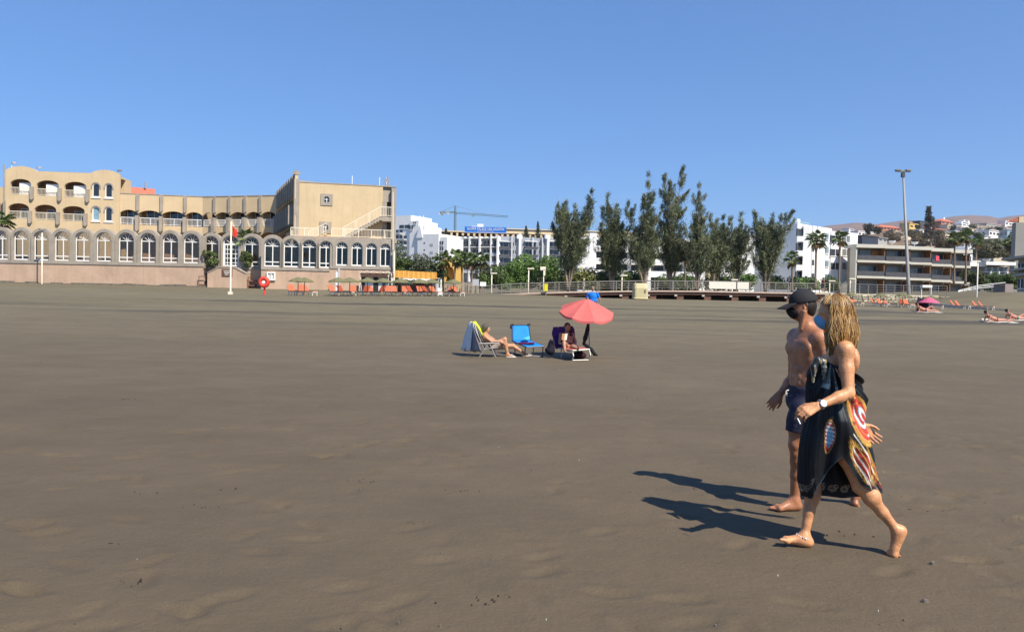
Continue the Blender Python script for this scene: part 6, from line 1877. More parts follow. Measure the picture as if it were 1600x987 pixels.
PALMS = [  # px, crown centre py, foot py, depth, prototype, crown scale, words
    (1276, 373, 452, 108, 0, 'stout palm in front of the white corner block, left of the pair'),
    (1313, 371, 455, 112, 2, 'slim tall palm in front of the white corner block, right of the pair'),
    (1239, 403, 445, 105, 1, 'short palm with a thick trunk below the shaded balconies of the corner block'),
    (1493, 371, 440, 118, 2, 'left of the twin palms before the right end of the brown flats'),
    (1511, 369, 440, 119, 2, 'right of the twin palms before the right end of the brown flats'),
    (1526, 378, 420, 150, 0, 'smaller palm half hidden behind the twin palms'),
    (1581, 378, 425, 170, 1, 'palm on the slope beside the grey tower slab'),
    (694, 404, 446, 100, 0, 'leftmost palm of the clump beside the ochre house'),
    (710, 400, 446, 102, 2, 'tall palm in front of the ochre house arch'),
    (723, 404, 448, 98, 0, 'palm just right of the ochre house'),
    (738, 406, 446, 104, 1, 'bushy palm in the middle of the clump left of the boardwalk'),
    (751, 405, 448, 100, 0, 'rightmost palm of the clump left of the boardwalk'),
    (1071, 396, 446, 104, 1, 'pale green palm between the narrow and the tallest casuarina'),
    (1147, 402, 446, 106, 1, 'palm under the small casuarina by the white pier'),
    (1054, 402, 446, 110, 1, 'short palm low behind the tallest casuarina'),
    (386, 372, 415, 79.0, 1, 'dark palm rising behind the arcade right of the glazed door'),
    (2, 344, 405, 83.0, 0, 'palm at the left edge in front of the hotel balconies'),
]
used = set()
for (px, cy, fy, Y, pi, words) in PALMS:
    c = P(px, cy, Y); ft = P(px, fy, Y)
    T, H = PROTO[pi]
    h = c.z - ft.z; sc = h / H
    if words.startswith('dark palm') or words.startswith('palm at the left'): sc = max(.62, sc)
    sc = max(sc, .80)
    z0 = c.z - H * sc
    if pi not in used:
        used.add(pi); o = T; o.location = (c.x, Y, z0); o.scale = (sc,) * 3; o.rotation_euler = (0, 0, px * .7); o['label'] = words
    else:
        o = copy_tree(T, (c.x, Y, z0), px * .7, sc, words)

def bush(px, py, w, h, Y, label, seed, col, parent=None, name='shrub', n=2600, group=None, leaf=.11, dz=.5):
    """rounded shrub: pixel centre of its foot, width and height in pixels"""
    rng = np.random.default_rng(seed); k = mpp(Y); b = P(px, py, Y)
    T = thing(name, b, label, 'shrub', group)
    a, c = w * k / 2, h * k
    lob = rng.normal(0, 1, (14, 3)); lob = unit(lob); lob[:, 2] = rng.random(14)
    cen = lob * np.array([a * .78, a * .5 * dz * 2, c * .72]) + np.array([0, 0, .05 * c]); rad = rng.uniform(.34, .55, 14) * min(a, c)
    ii = rng.integers(0, 14, n); d = unit(rng.normal(0, 1, (n, 3))); rr = rng.uniform(.72, 1.05, n) ** .6
    C = np.array(b) + cen[ii] + d * (rad[ii] * rr)[:, None]
    C[:, 2] = np.maximum(C[:, 2], b.z - .1)
    nr = unit(d + rng.normal(0, .5, (n, 3))); U = unit(np.cross(nr, rng.normal(0, 1, (n, 3)))); V = np.cross(nr, U)
    s = rng.uniform(.6, 1.3, n)[:, None] * leaf * (Y / 90) ** .5
    g = rng.uniform(.6, 1.35, 14)[ii][:, None] * rng.uniform(.75, 1.25, (n, 1))
    quads_obj('crown', C, U * s, V * s * .7, np.array(col) * g, BROAD, T)
    tb = MB()
    for i in range(5): tb.tube([b, b + Vector(cen[i] * .6), b + Vector(cen[i])], [.07, .05, .02], 5)
    tb.build('trunk', BARK, T)
    return T
DG, MG, OG, GG = (.072, .110, .032), (.10, .175, .040), (.165, .18, .05), (.10, .12, .075)
BUSH = [
    (640, 440, 70, 58, 100, 'dark grey green tree mass right behind the hotel corner', GG, 5200), (625, 442, 34, 46, 97, 'dark shrub against the hotel corner pier', DG, 2600), (668, 446, 52, 42, 103, 'dark round shrub left of the ochre house', DG, 3600),
    (800, 444, 52, 36, 96, 'bright green shrub below the balcony flats', MG, 3600), (835, 446, 62, 48, 100, 'large bright green shrub behind the yellow bin', MG, 5200), (770, 446, 44, 30, 92, 'dark shrub right of the palm clump', DG, 2600),
    (918, 447, 60, 29, 97, 'olive green shrub between the first two casuarinas', OG, 4200), (960, 448, 56, 26, 99, 'deep green shrub behind the leaning pale trunk', DG, 3600), (985, 447, 40, 22, 103, 'round deep green shrub behind the boardwalk lamp', DG, 2600), (870, 447, 44, 28, 101, 'shaded shrub at the foot of the forked casuarina', DG, 2600),
    (1040, 448, 36, 16, 104, 'low dark shrub under the tallest casuarina', DG, 1800), (1075, 448, 34, 18, 106, 'low green shrub below the pale palm', MG, 1600), (1125, 448, 44, 20, 104, 'dark shrub under the dense casuarina', DG, 2000), (1162, 447, 34, 18, 104, 'green shrub left of the fan shaped casuarina', MG, 1800),
    (1222, 446, 40, 13, 112, 'low hedge at the foot of the corner block', DG, 1800), (1258, 447, 36, 12, 110, 'green hedge below the stout palm', MG, 1600), (1296, 449, 34, 14, 116, 'dark hedge between the two palms of the corner block', DG, 1600),
    (1525, 446, 34, 24, 122, 'dark leafy shrub under the twin palms', (.06, .08, .03), 2600), (1562, 450, 34, 20, 122, 'dark shrub below the white villa terrace', DG, 2200), (1580, 446, 24, 30, 110, 'dark shrub beside the curved roofs', DG, 2000),
    (1478, 388, 40, 14, 300, 'brown leafless scrub at the foot of the araucaria', (.17, .135, .085), 3000), (1543, 402, 36, 14, 220, 'olive scrub tree above the white villa', (.15, .14, .08), 3000), (1576, 402, 24, 26, 230, 'dry brownish tree in front of the tower slab', (.15, .13, .07), 3000),
    (1512, 366, 12, 7, 480, 'green garden tree left of the white house with blue grey windows', (.06, .085, .035), 700), (1530, 373, 14, 6, 430, 'green hedge trees below the bungalow', (.06, .09, .035), 700), (1586, 374, 14, 8, 430, 'green trees left of the tower slab', (.055, .08, .03), 700),
    (1488, 360, 8, 5, 650, 'dark green tree by the cream low house', (.05, .07, .03), 500), (1520, 357, 8, 4, 760, 'small green tree right of the stacked villa', (.05, .07, .03), 400), (1561, 363, 10, 5, 640, 'green tree cluster right of the grey terraced house', (.055, .075, .03), 500), (1543, 364, 9, 5, 620, 'small tree left of the grey terraced house', (.05, .07, .03), 500),
    (1434, 360, 9, 6, 700, 'dark tree left of the dark grey modern house', (.05, .06, .03), 500), (1466, 372, 16, 8, 420, 'olive trees right of the araucaria foot', (.07, .08, .04), 800), (1555, 388, 26, 9, 300, 'olive green garden trees above the villa', (.12, .14, .065), 1200), (1390, 369, 14, 5, 560, 'small olive trees below the terracotta roofs', (.07, .075, .04), 600),
    (1356, 366, 14, 14, 640, 'dark tree on the skyline left of the terracotta roofs', (.05, .055, .035), 1600), (1372, 366, 12, 9, 660, 'small dark tree right of the skyline tree', (.06, .06, .035), 900), (1428, 372, 18, 9, 520, 'dark scrub below the yellow house', (.12, .105, .06), 1200), (1400, 376, 30, 9, 450, 'grey brown scrub in the dry gully', (.18, .14, .09), 1400), (1440, 380, 26, 12, 400, 'brown scrub left of the araucaria trunk', (.16, .125, .075), 1400), (1497, 380, 22, 14, 380, 'olive scrub behind the twin palms', (.13, .13, .07), 1300),
]
for i, (px, py, w, h, Y, words, c, n) in enumerate(BUSH):
    bush(px, py + (4 if Y < 200 else 0), w * 1.12, h * 1.05 + 4, Y, words, 40 + i, c, n=int(n * 1.3), leaf=.125 if Y < 200 else .16)
for i, (px, w, words) in enumerate(((329, 24, 'potted green shrub left of the glazed arcade door'), (384, 22, 'potted green shrub right of the glazed arcade door'))):
    bush(px, 415.5, w, 26, 77.6, words, 90 + i, (.085, .115, .035), n=1500, leaf=.10)

def araucaria():
    Y = 330; b = P(1455, 392, Y); t = P(1451, 324, Y); rd = random.Random(5); rng = np.random.default_rng(5)
    T = thing('araucaria_tree', b, 'tall tiered araucaria pine standing alone above the brown flats', 'tree')
    tb = MB(); tb.tube([b, t], [.5, .05], 8)
    H = t.z - b.z; Cs, Us, Vs, Ts = [], [], [], []
    for i in range(30):
        u = .28 + .72 * i / 29; p = np.array(b + (t - b) * u); L = 3.1 * (1.03 - u) ** .75 + .5
        for k in range(6):
            if rd.random() < .45: continue
            az = k * 1.047 + i * .5; d = np.array([math.cos(az), math.sin(az), .18]); e = p + d * L * rd.uniform(.7, 1.1)
            tb.tube([p, e], [.09, .03], 4, cap=False)
            n = 34; tt = rng.random(n) ** .6; c = p + (e - p) * tt[:, None] + rng.normal(0, .22, (n, 3)); dd = unit(d + rng.normal(0, .5, (n, 3)) + [0, 0, .4])
            Cs.append(c); Us.append(dd * .42); Vs.append(unit(np.cross(dd, rng.normal(0, 1, (n, 3)))) * .12); Ts.append(np.array([.12, .11, .085]) * rng.uniform(.6, 1.4, (n, 1)))
    tb.build('trunk', BARK, T); quads_obj('crown', np.concatenate(Cs), np.concatenate(Us), np.concatenate(Vs), np.concatenate(Ts), NEEDLE, T)
araucaria()
# thin young conifers on the rise by the blue sign
for i, (px, ty, fy, words) in enumerate(((697, 357, 372, 'thin dark conifer left of the crane mast on the rise'), (822, 353, 372, 'thin conifer in front of the cream hotel, left of the pair'), (840.5, 346, 374, 'tall thin conifer in front of the cream hotel, right of the pair'))):
    Y = 300; b, t = P(px, fy, Y), P(px, ty, Y); rng = np.random.default_rng(60 + i)
    T = thing('conifer', b, words, 'tree', 'thin conifers on the rise')
    mb = MB(); mb.tube([b, t], [.18, .03], 6); mb.build('trunk', BARK, T)
    n = 700; u = rng.random(n); C = np.array(b) + (np.array(t) - np.array(b)) * u[:, None] + rng.normal(0, 1, (n, 3)) * (np.array([.75, .75, .2]) * (1.05 - u)[:, None])
    d = unit(rng.normal(0, 1, (n, 3))); quads_obj('crown', C, d * .35, unit(np.cross(d, rng.normal(0, 1, (n, 3)))) * .12, np.array([.06, .07, .045]) * rng.uniform(.6, 1.4, (n, 1)), NEEDLE, T)
# ------------------------------------------------------------------ boardwalk ramp and promenade
M_DECK = mat('deck_boards', (.46, .35, .28), .85, .15, 3)
M_DARKW = mat('dark_deck_beam', (.10, .055, .040), .9, .2, 2)
M_STEEL = mat('dull_steel_rail', (.24, .225, .20), .5, .1, 2, metal=.3)
M_CONC = mat('pale_concrete', (.50, .47, .41), .9, .12, 1)
def boardwalk():
    Y = 75.0
    T = thing('boardwalk', onground(1000, Y), 'raised boardwalk ramp with steel railings running along the back of the beach', 'boardwalk')
    xs = [738, 790, 845, 900, 960, 1030, 1100, 1170, 1240, 1290]
    ys = [463.5, 458.8, 456.6, 455.2, 454.0, 453.4, 454.0, 455.4, 456.8, 457.8]
    top = [P(x, y, Y) for x, y in zip(xs, ys)]
    for i in range(len(top) - 1):
        a, b = top[i], top[i + 1]; mb = MB()
        c = [a + Vector((0, 0, -.16)), b + Vector((0, 0, -.16)), b + Vector((0, 3.0, -.16)), a + Vector((0, 3.0, -.16)), a, b, b + Vector((0, 3.0, 0)), a + Vector((0, 3.0, 0))]
        mb.box8(c); mb.build('deck', M_DECK, T)
        mb = MB(); d = Vector((0, .12, -.165)); e = Vector((0, .0, -.27)); c = [a + d + e, b + d + e, b + d + e + Vector((0, 2.7, 0)), a + d + e + Vector((0, 2.7, 0)), a + d, b + d, b + d + Vector((0, 2.7, 0)), a + d + Vector((0, 2.7, 0))]
        mb.box8(c); mb.build('beam', M_DARKW, T)
    def deck_at(px):
        y = np.interp(px, xs, ys); return P(px, y, Y)
    for px in np.arange(806, 1285, 43.0):
        a = deck_at(px); g = float(gz(a.x, Y)) - .3
        if a.z - .45 > g:
            for dy in (.25, 2.5):
                mb = MB(); mb.box((a.x - .34, Y + dy, g), (a.x + .34, Y + dy + .5, a.z - .43)); mb.build('pier', M_DARKW if dy > 1 else mat('brown_pier', (.16, .085, .06), .9, .2, 2), T)
            mb = MB(); mb.box((a.x - .62, Y + .05, a.z - .60), (a.x - .36, Y + .24, a.z - .435)); mb.build('pier_cap', M_CONC, T)
    for i in range(2, len(xs) - 1):
        a, b = top[i], top[i + 1]; mb = MB(); mb.box8([Vector((a.x, Y + 3.1, .8)), Vector((b.x, Y + 3.1, .8)), Vector((b.x, Y + 3.5, .8)), Vector((a.x, Y + 3.5, .8)), Vector((a.x, Y + 3.1, a.z - .3)), Vector((b.x, Y + 3.1, b.z - .3)), Vector((b.x, Y + 3.5, b.z - .3)), Vector((a.x, Y + 3.5, a.z - .3))]); mb.build('back_wall', mat('shaded_bank', (.12, .085, .06), .95, .3, 2), T)  # dark sheet added under the deck, coloured like the sand bank in shade
    # two railings: near and far edge
    for dy in (.08, 2.9):
        px = 752; k = 0
        while px < 1290:
            a = deck_at(px); o = Vector((0, dy, 0)); mb = MB(); mb.box((a.x - .035, Y + dy - .03, a.z), (a.x + .035, Y + dy + .03, a.z + .98)); mb.build('post', M_STEEL, T); px += 23 if dy < 1 else 31
        for h, r in ((.98, .030), (.72, .015), (.50, .015), (.28, .015)):
            mb = MB(); mb.tube([deck_at(x) + Vector((0, dy, h)) for x in np.linspace(752, 1290, 14)], r, 5); mb.build('rail', M_STEEL, T)
    # pale panels fixed to the railing
    for (x0, x1) in ((1108, 1150), (1152, 1170)):
        a, b = deck_at(x0), deck_at(x1); mb = MB(); d = Vector((0, .02, .22)); u = Vector((0, 0, .72)); w = Vector((0, .04, 0))
        mb.box8([a + d, b + d, b + d + w, a + d + w, a + d + u, b + d + u, b + d + w + u, a + d + w + u]); mb.build('panel', mat('cream_panel', (.72, .68, .58), .8, .05, 3), T)
boardwalk()

def promenade():
    # stone retaining wall and railing to the right of the boardwalk
    T = thing('stone_wall', onground(1350, 76), 'cream rubble retaining wall below the promenade behind the right sunbeds', 'wall')
    p = Plane(1275, 76.5, 1560, 74.5)
    rng = random.Random(8)
    ms = [mat('rubble_' + str(i), c, .95, .2, 4, bump=.03, bscale=8) for i, c in enumerate(((.56, .50, .36), (.48, .42, .30), (.64, .58, .43), (.40, .35, .25)))]
    n = 0
    pxs = 1276.0
    prof = [(1275, 457, 473), (1330, 459.5, 474), (1400, 461.5, 476), (1440, 462.5, 474), (1490, 463, 470), (1555, 457, 464)]
    mb = MB()
    L = p.L; us = np.arange(0, L, .25); 
    def lim(u):
        px_ = 1275 + (1560 - 1275) * u / L
        a = np.interp(px_, [q[0] for q in prof], [q[1] for q in prof]); b = np.interp(px_, [q[0] for q in prof], [q[2] for q in prof])
        return p.uz(px_, a)[1], p.uz(px_, b)[1] - .5
    mb = MB()
    for a, b in zip(us[:-1], us[1:]):
        z1, z0 = lim((a + b) / 2); p.box(mb, a, b, z0, z1 - .05, -1.5, -.02)
    mb.build('core', mat('wall_mortar', (.46, .41, .30), .95, .2, 3), T)
    u = 0; cnt = 0
    # rubble stones, each its own block
    row = 0; zc = 0
    while row < 6 and cnt < 298:
        u = rng.uniform(0, .3)
        while u < L - .5 and cnt < 298:
            w = rng.uniform(.26, .60); z1, z0 = lim(u + w / 2); z0 += .45; h = (z1 - z0) / 4.0
            if row < 4:
                za, zb = z0 + h * row, z0 + h * (row + 1)
                g = MB(); e = .03; pts = []
                dn = rng.uniform(.02, .13)
                p.extrude(g, [[(u + e + rng.uniform(0, .06), za + e), (u + w - e, za + e + rng.uniform(0, .06)), (u + w - e - rng.uniform(0, .06), zb - e), (u + e, zb - e - rng.uniform(0, .05))]], -.02, dn)
                g.build('stone', rng.choice(ms), T); cnt += 1
            u += w + .01
        row += 1
    g = MB()
    for a in np.arange(0, L * .62, 1.5):
        z1, _ = lim(a + .75); p.box(g, a, a + 1.48, z1 - .04, z1 + .08, -.6, .06)
    g.build('coping', mat('cream_coping', (.62, .56, .42), .9, .1, 2), T)
    F_ = thing('promenade_railing', p.pt(p.L * .3, 2.6, -.3), 'grey promenade railing with horizontal bars above the rubble wall', 'railing')
    xs = np.linspace(1290, 1482, 15)
    pts = []
    for x in xs:
        u, _ = p.uz(x, 450); z1, _ = lim(u); pts.append(p.pt(u, z1 + .05, -.3))
    for q in pts:
        g = MB(); g.tube([q, q + Vector((0, 0, 1.0))], .045, 6); g.build('post', M_STEEL, F_)
    for h, r in ((1.0, .03), (.75, .016), (.5, .016), (.25, .016)):
        g = MB(); g.tube([q + Vector((0, 0, h)) for q in pts], r, 5); g.build('rail', M_STEEL, F_)
    # sloping handrails of the ramp down from the right
    R_ = thing('ramp_railing', P(1535, 462, 78), 'pair of pale sloping handrails on the ramp left of the grey kiosk', 'railing')
    for k in range(3):
        g = MB(); a, b, c = P(1497, 456 - k * 1.0, 78), P(1530, 450.5 - 2.4 * k, 78), P(1571, 446.5 - 2.6 * k, 78); g.tube([a, b, c], .035, 6); g.build('rail', M_WHITE, R_)
    for px, y in ((1505, 455), (1520, 452.5), (1535, 450), (1550, 449), (1565, 447.5)):
        g = MB(); a = P(px, y - 5, 78); g.tube([a, a - Vector((0, 0, 1.3))], .045, 6); g.build('post', M_STEEL, R_)
    K = thing('kiosk', onground(1577, 74), 'plain mauve grey kiosk box with an open side at the right of the beach', 'kiosk')
    q = Plane(1571, 74, 1584, 74.2); u1 = q.L; z1 = q.uz(1577, 443.5)[1]; z0 = q.uz(1577, 461)[1] - .6
    g = MB(); q.box(g, 0, u1, z0, z1, -1.4, 0); g.build('box', mat('mauve_grey', (.25, .21, .20), .9, .08, 2), K)
    q2 = Plane(1560, 74.3, 1571, 74.0); g = MB(); q2.box(g, 0, q2.L, z1 - .2, z1, -1.2, 0); q2.box(g, 0, q2.L, z0, z0 + .75, -1.2, 0); q2.box(g, 0, .1, z0, z1, -1.2, -1.1); q2.box(g, q2.L - .1, q2.L, z0, z1, -1.2, -.01); g.build('frame', mat('dark_frame', (.10, .09, .09), .8), K)
    # pale sand ramp edge slab
    a, b = P(1470, 476, 66), P(1575, 482.5, 61); g = MB(); w = Vector((.3, 1.0, 0))
    S_ = []
    c = [P(1462, 474, 68), P(1575, 483.6, 60), P(1575, 483.6, 60) + Vector((0, 1.2, 0)), P(1470, 473.5, 68) + Vector((0, 1.4, .0))]
    c = [Vector((v.x, v.y, max(v.z, float(gz(v.x, v.y)) + .06))) for v in c]
    g.box8([v - Vector((0, 0, .5)) for v in c] + c); o = g.build('concrete_ramp', M_CONC); tag(o, kind='structure')
promenade()

# ------------------------------------------------------------------ poles, lamps, bins, signs
def pole_thing(name, px, py, Y, h, r, m, label, cat, lean=(0, 0), group=None, r2=None):
    b = P(px, py, Y); b.z = min(b.z, float(gz(b.x, b.y)) + .02) if Y < 80 else b.z
    T = thing(name, b, label, cat, group)
    mb = MB(); t = b + Vector((lean[0], lean[1], h)); mb.tube([b - Vector((0, 0, .3)), b, t], [r, r, r2 or r], 10); mb.build('pole', m, T, smooth=True)
    return T, b, t
# flagpole
b0 = G(360.5, 460); hgt = (P(360.5, 346, b0.y) - P(360.5, 460, b0.y)).z
T, b, t = pole_thing('flagpole', 360, 460, b0.y, hgt, .075, M_CREAMRAIL, 'tall cream flagpole with a small red flag standing before the arcade door', 'flagpole', r2=.05)
mb = MB()
for i in range(7):
    for j in range(5): mb.v.append((t.x + .08 + .055 * i + .05 * math.sin(j * .9) * i / 6, t.y + .10 * math.sin(i * 1.3 + j * .6), t.z - .35 - .17 * j - .05 * i))
for i in range(6):
    for j in range(4): mb.f.append((i * 5 + j, i * 5 + j + 1, i * 5 + j + 6, i * 5 + j + 5)); mb.m.append(0)
o = mb.build('flag', mat('red_flag', (.62, .055, .035), .8, .1, 3), T); o.modifiers.new('s', 'SOLIDIFY').thickness = .015
mb = MB(); mb.cbox(b + Vector((0, 0, .1)), (.3, .3, .25)); mb.build('foot', M_CREAMRAIL, T)
T, b, t = pole_thing('beach_pole', 65.5, 443, 76.5, 5.6, .06, M_CREAMRAIL, 'thin cream pole with a small lamp in front of the left seawall', 'pole', lean=(.0, 0))
mb = MB(); mb.lathe(t - Vector((0, 0, .15)), [(.02, 0), (.28, .05), (.30, .2), (.05, .32)], 10); mb.build('lamp_head', M_GREY, T)
# lifebuoy on its red post
b0 = G(413.5, 460.5); b = b0
T = thing('lifebuoy_stand', b, 'red lifebuoy station on a short red post before the seawall', 'lifebuoy')
red = mat('lifebuoy_red', (.66, .06, .035), .5, .08, 3); k = mpp(b.y); c = Vector(P(413.3, 440.8, b.y)); Rr = 9.0 * k
mb = MB(); mb.tube([b - Vector((0, 0, .3)), Vector((c.x, b.y, c.z))], .07, 8); mb.build('post', red, T)
mb = MB(); n = 20
mb.tube([c + Vector((math.cos(2 * math.pi * i / n) * Rr * .68, -.12, math.sin(2 * math.pi * i / n) * Rr * .68)) for i in range(n + 1)], Rr * .33, 9, cap=False); mb.build('ring', red, T, smooth=True)
mb = MB(); mb.lathe((0, 0, 0), [(.01, .0), (Rr * .9, .0), (Rr * .98, .04), (Rr * .9, .08), (.01, .08)], 10)
mb.v = [(c.x + x, b.y - .02 + z, c.z + y) for x, y, z in mb.v]; mb.build('back_plate', red, T)
mb = MB(); mb.lathe((0, 0, 0), [(.01, 0), (Rr * .30, 0), (Rr * .30, .06), (.01, .06)], 10); mb.v = [(c.x + x, b.y - .16 - z, c.z + y) for x, y, z in mb.v]; mb.build('hub', M_WHITE, T)
# tall floodlight mast
Y = 78.0; a = P(1420, 459, Y); t = P(1411, 268, Y)
T = thing('floodlight_mast', (a.x, Y, a.z - .6), 'very tall grey floodlight mast with a flat cross arm head rising beside the brown flats', 'mast')
mb = MB(); mb.tube([a - Vector((0, 0, .6)), a, t], [.20, .19, .09], 12); mb.build('pole', mat('galvanised_mast', (.27, .265, .255), .6, .1, 1, metal=.2), T, smooth=True)
mb = MB(); mb.cbox(t + Vector((0, 0, .02)), (1.5, .25, .12)); mb.build('cross_arm', M_STEEL, T)
for s in (-1, 1): mb = MB(); mb.cbox(t + Vector((s * .52, 0, .12)), (.52, .45, .14), .1 * s); mb.build('floodlight', M_STEEL, T)
mb = MB(); mb.cbox(t - Vector((0, 0, .35)), (.3, .3, .5)); mb.build('junction', M_RAILD, T)
def lamp(px, fy, ty, Y, side, label, arm=.7):
    T, b, t = pole_thing('street_lamp', px, fy, Y, (P(px, ty, Y) - P(px, fy, Y)).z, .055, M_CREAMRAIL, label, 'street lamp', group='lamp posts along the promenade')
    mb = MB(); mb.cbox(t + Vector((side * arm / 2 * .6, 0, .05)), (arm, .25, .12)); mb.build('lamp_head', M_CREAMRAIL, T)
lamp(825.5, 452, 413.5, 78.5, 1, 'cream lamp post left of the yellow bin on the boardwalk')
lamp(768, 452, 422, 79, 1, 'thin lamp post at the low end of the boardwalk')
lamp(971.5, 452, 415, 78.6, 1, 'lamp post behind the boardwalk between the second and third tree')
lamp(1144, 453, 419, 78.6, 1, 'lamp post at the pale railing panels of the boardwalk')
lamp(1296, 456, 425, 79.5, 1, 'lamp post behind the walking couple on the promenade')
lamp(1328, 457, 436, 80, 1, 'short lamp post at the garden stair of the corner block')
lamp(1526, 467, 409, 72, -1, 'lamp post standing on the sand before the white villa', arm=.9)
# double-headed sign lamp
T, b, t = pole_thing('sign_post', 849, 452, 80, 2.1, .05, M_CREAMRAIL, 'cream board and cylinder sign on a post above the boardwalk', 'sign')
mb = MB(); mb.cbox(P(848.5, 419.3, 80), (.60, .2, .38)); mb.build('board', M_CREAMRAIL, T); mb = MB(); mb.cbox(P(850.5, 426, 80), (.22, .2, .65)); mb.build('board', M_CREAMRAIL, T)
# yellow litter bin hung at the boardwalk
Y = 74.8; p0 = P(853, 455, Y)
T = thing('litter_bin', p0, 'bright yellow litter bin on the front edge of the boardwalk', 'bin')
mb = MB(); a, b_ = P(850.3, 454.5, Y), P(855.8, 444, Y); mb.box((a.x, Y - .18, a.z), (b_.x, Y + .10, b_.z)); mb.build('body', mat('bin_yellow', (.70, .62, .03), .5, .08, 4), T)
mb = MB(); mb.box((a.x - .02, Y - .20, b_.z), (b_.x + .02, Y + .12, b_.z + .06)); mb.build('lid', mat('bin_lid', (.55, .48, .05), .5), T)
mb = MB(); mb.tube([Vector(((a.x + b_.x) / 2, Y - .03, float(gz(a.x, Y)) - .2)), Vector(((a.x + b_.x) / 2, Y - .03, a.z))], .05, 6); mb.build('post', M_STEEL, T)
# big pale yellow container on the sand
b = P(1001.5, 468.3, 69.0); b.z = float(gz(b.x, b.y + .6)) - .02; k = mpp(b.y)
T = thing('recycling_container', b, 'pale yellow moulded plastic container standing on the sand before the boardwalk', 'container')
W_, H_ = 23.5 * k, 25.5 * k; mb = MB(); D_ = 1.3
def sq(z, s, d=1.0):
    e = .24
    pts = []
    for cx_, cy_, a0 in ((1, 1, 0), (-1, 1, 90), (-1, -1, 180), (1, -1, 270)):
        for q in range(4):
            a = R(a0 + q * 30); pts.append((b.x + cx_ * (W_ / 2 * s - e) + e * math.cos(a), b.y + .6 + cy_ * (D_ / 2 * s * d - e) + e * math.sin(a), b.z + z))
    return pts
rings = [sq(0, .97), sq(.06, 1.04), sq(.12, 1.04), sq(.16, .97), sq(H_ * .70, .95), sq(H_ * .93, .90, .85), sq(H_, .80, .7)]
for r in rings: mb.v += r
for i in range(len(rings) - 1):
    for j in range(16): mb.f.append((i * 16 + j, i * 16 + (j + 1) % 16, (i + 1) * 16 + (j + 1) % 16, (i + 1) * 16 + j)); mb.m.append(0)
mb.f.append(tuple(6 * 16 + j for j in range(16))); mb.m.append(0)
mb.build('shell', mat('faded_yellow_plastic', (.50, .435, .25), .55, .10, 2), T)
mb = MB(); mb.box((b.x + W_ * .22, b.y - .075, b.z + H_ * .42), (b.x + W_ * .32, b.y + .02, b.z + H_ * .62)); mb.build('latch', M_STEEL, T)
# notice boards near the low end of the boardwalk
for (px, fy, y0, y1, w, words) in ((743.5, 455, 436, 446, .34, 'grey notice board on a post left of the boardwalk foot'), (755, 463, 440.5, 447, .32, 'small white notice board on a tall post at the boardwalk foot')):
    b = G(px, 461.5); T = thing('notice_board', b, words, 'sign'); mb = MB(); c0, c1 = P(px, y0, b.y), P(px, y1, b.y)
    mb.tube([b - Vector((0, 0, .2)), Vector((b.x, b.y, c0.z))], .04, 6); mb.build('post', M_STEEL, T)
    mb = MB(); mb.box((b.x - w, b.y - .09, c1.z), (b.x + w * .8, b.y - .045, c0.z)); mb.build('board', M_SHW if px < 750 else M_WHITE, T)
# wooden picket fence behind the last sunbeds
T = thing('picket_fence', onground(722, 76), 'weathered wooden picket fence left of the boardwalk foot', 'fence')
for i in range(44):
    px = 694 + i * 1.25; b = onground(px, 76 + .4 * math.sin(i)); mb = MB(); h = .95 + .12 * math.sin(i * 2.3)
    mb.cbox(b + Vector((0, 0, h / 2)), (.055, .03, h + .2)); mb.build('picket', mat('grey_wood', (.34, .30, .24), .9, .2, 5), T)
for z in (.3, .75):
    mb = MB(); a, b = onground(693, 76.1), onground(749, 76.1); mb.tube([a + Vector((0, 0, z)), b + Vector((0, 0, z))], .035, 5); mb.build('rail', mat('grey_wood', (.34, .30, .24)), T)

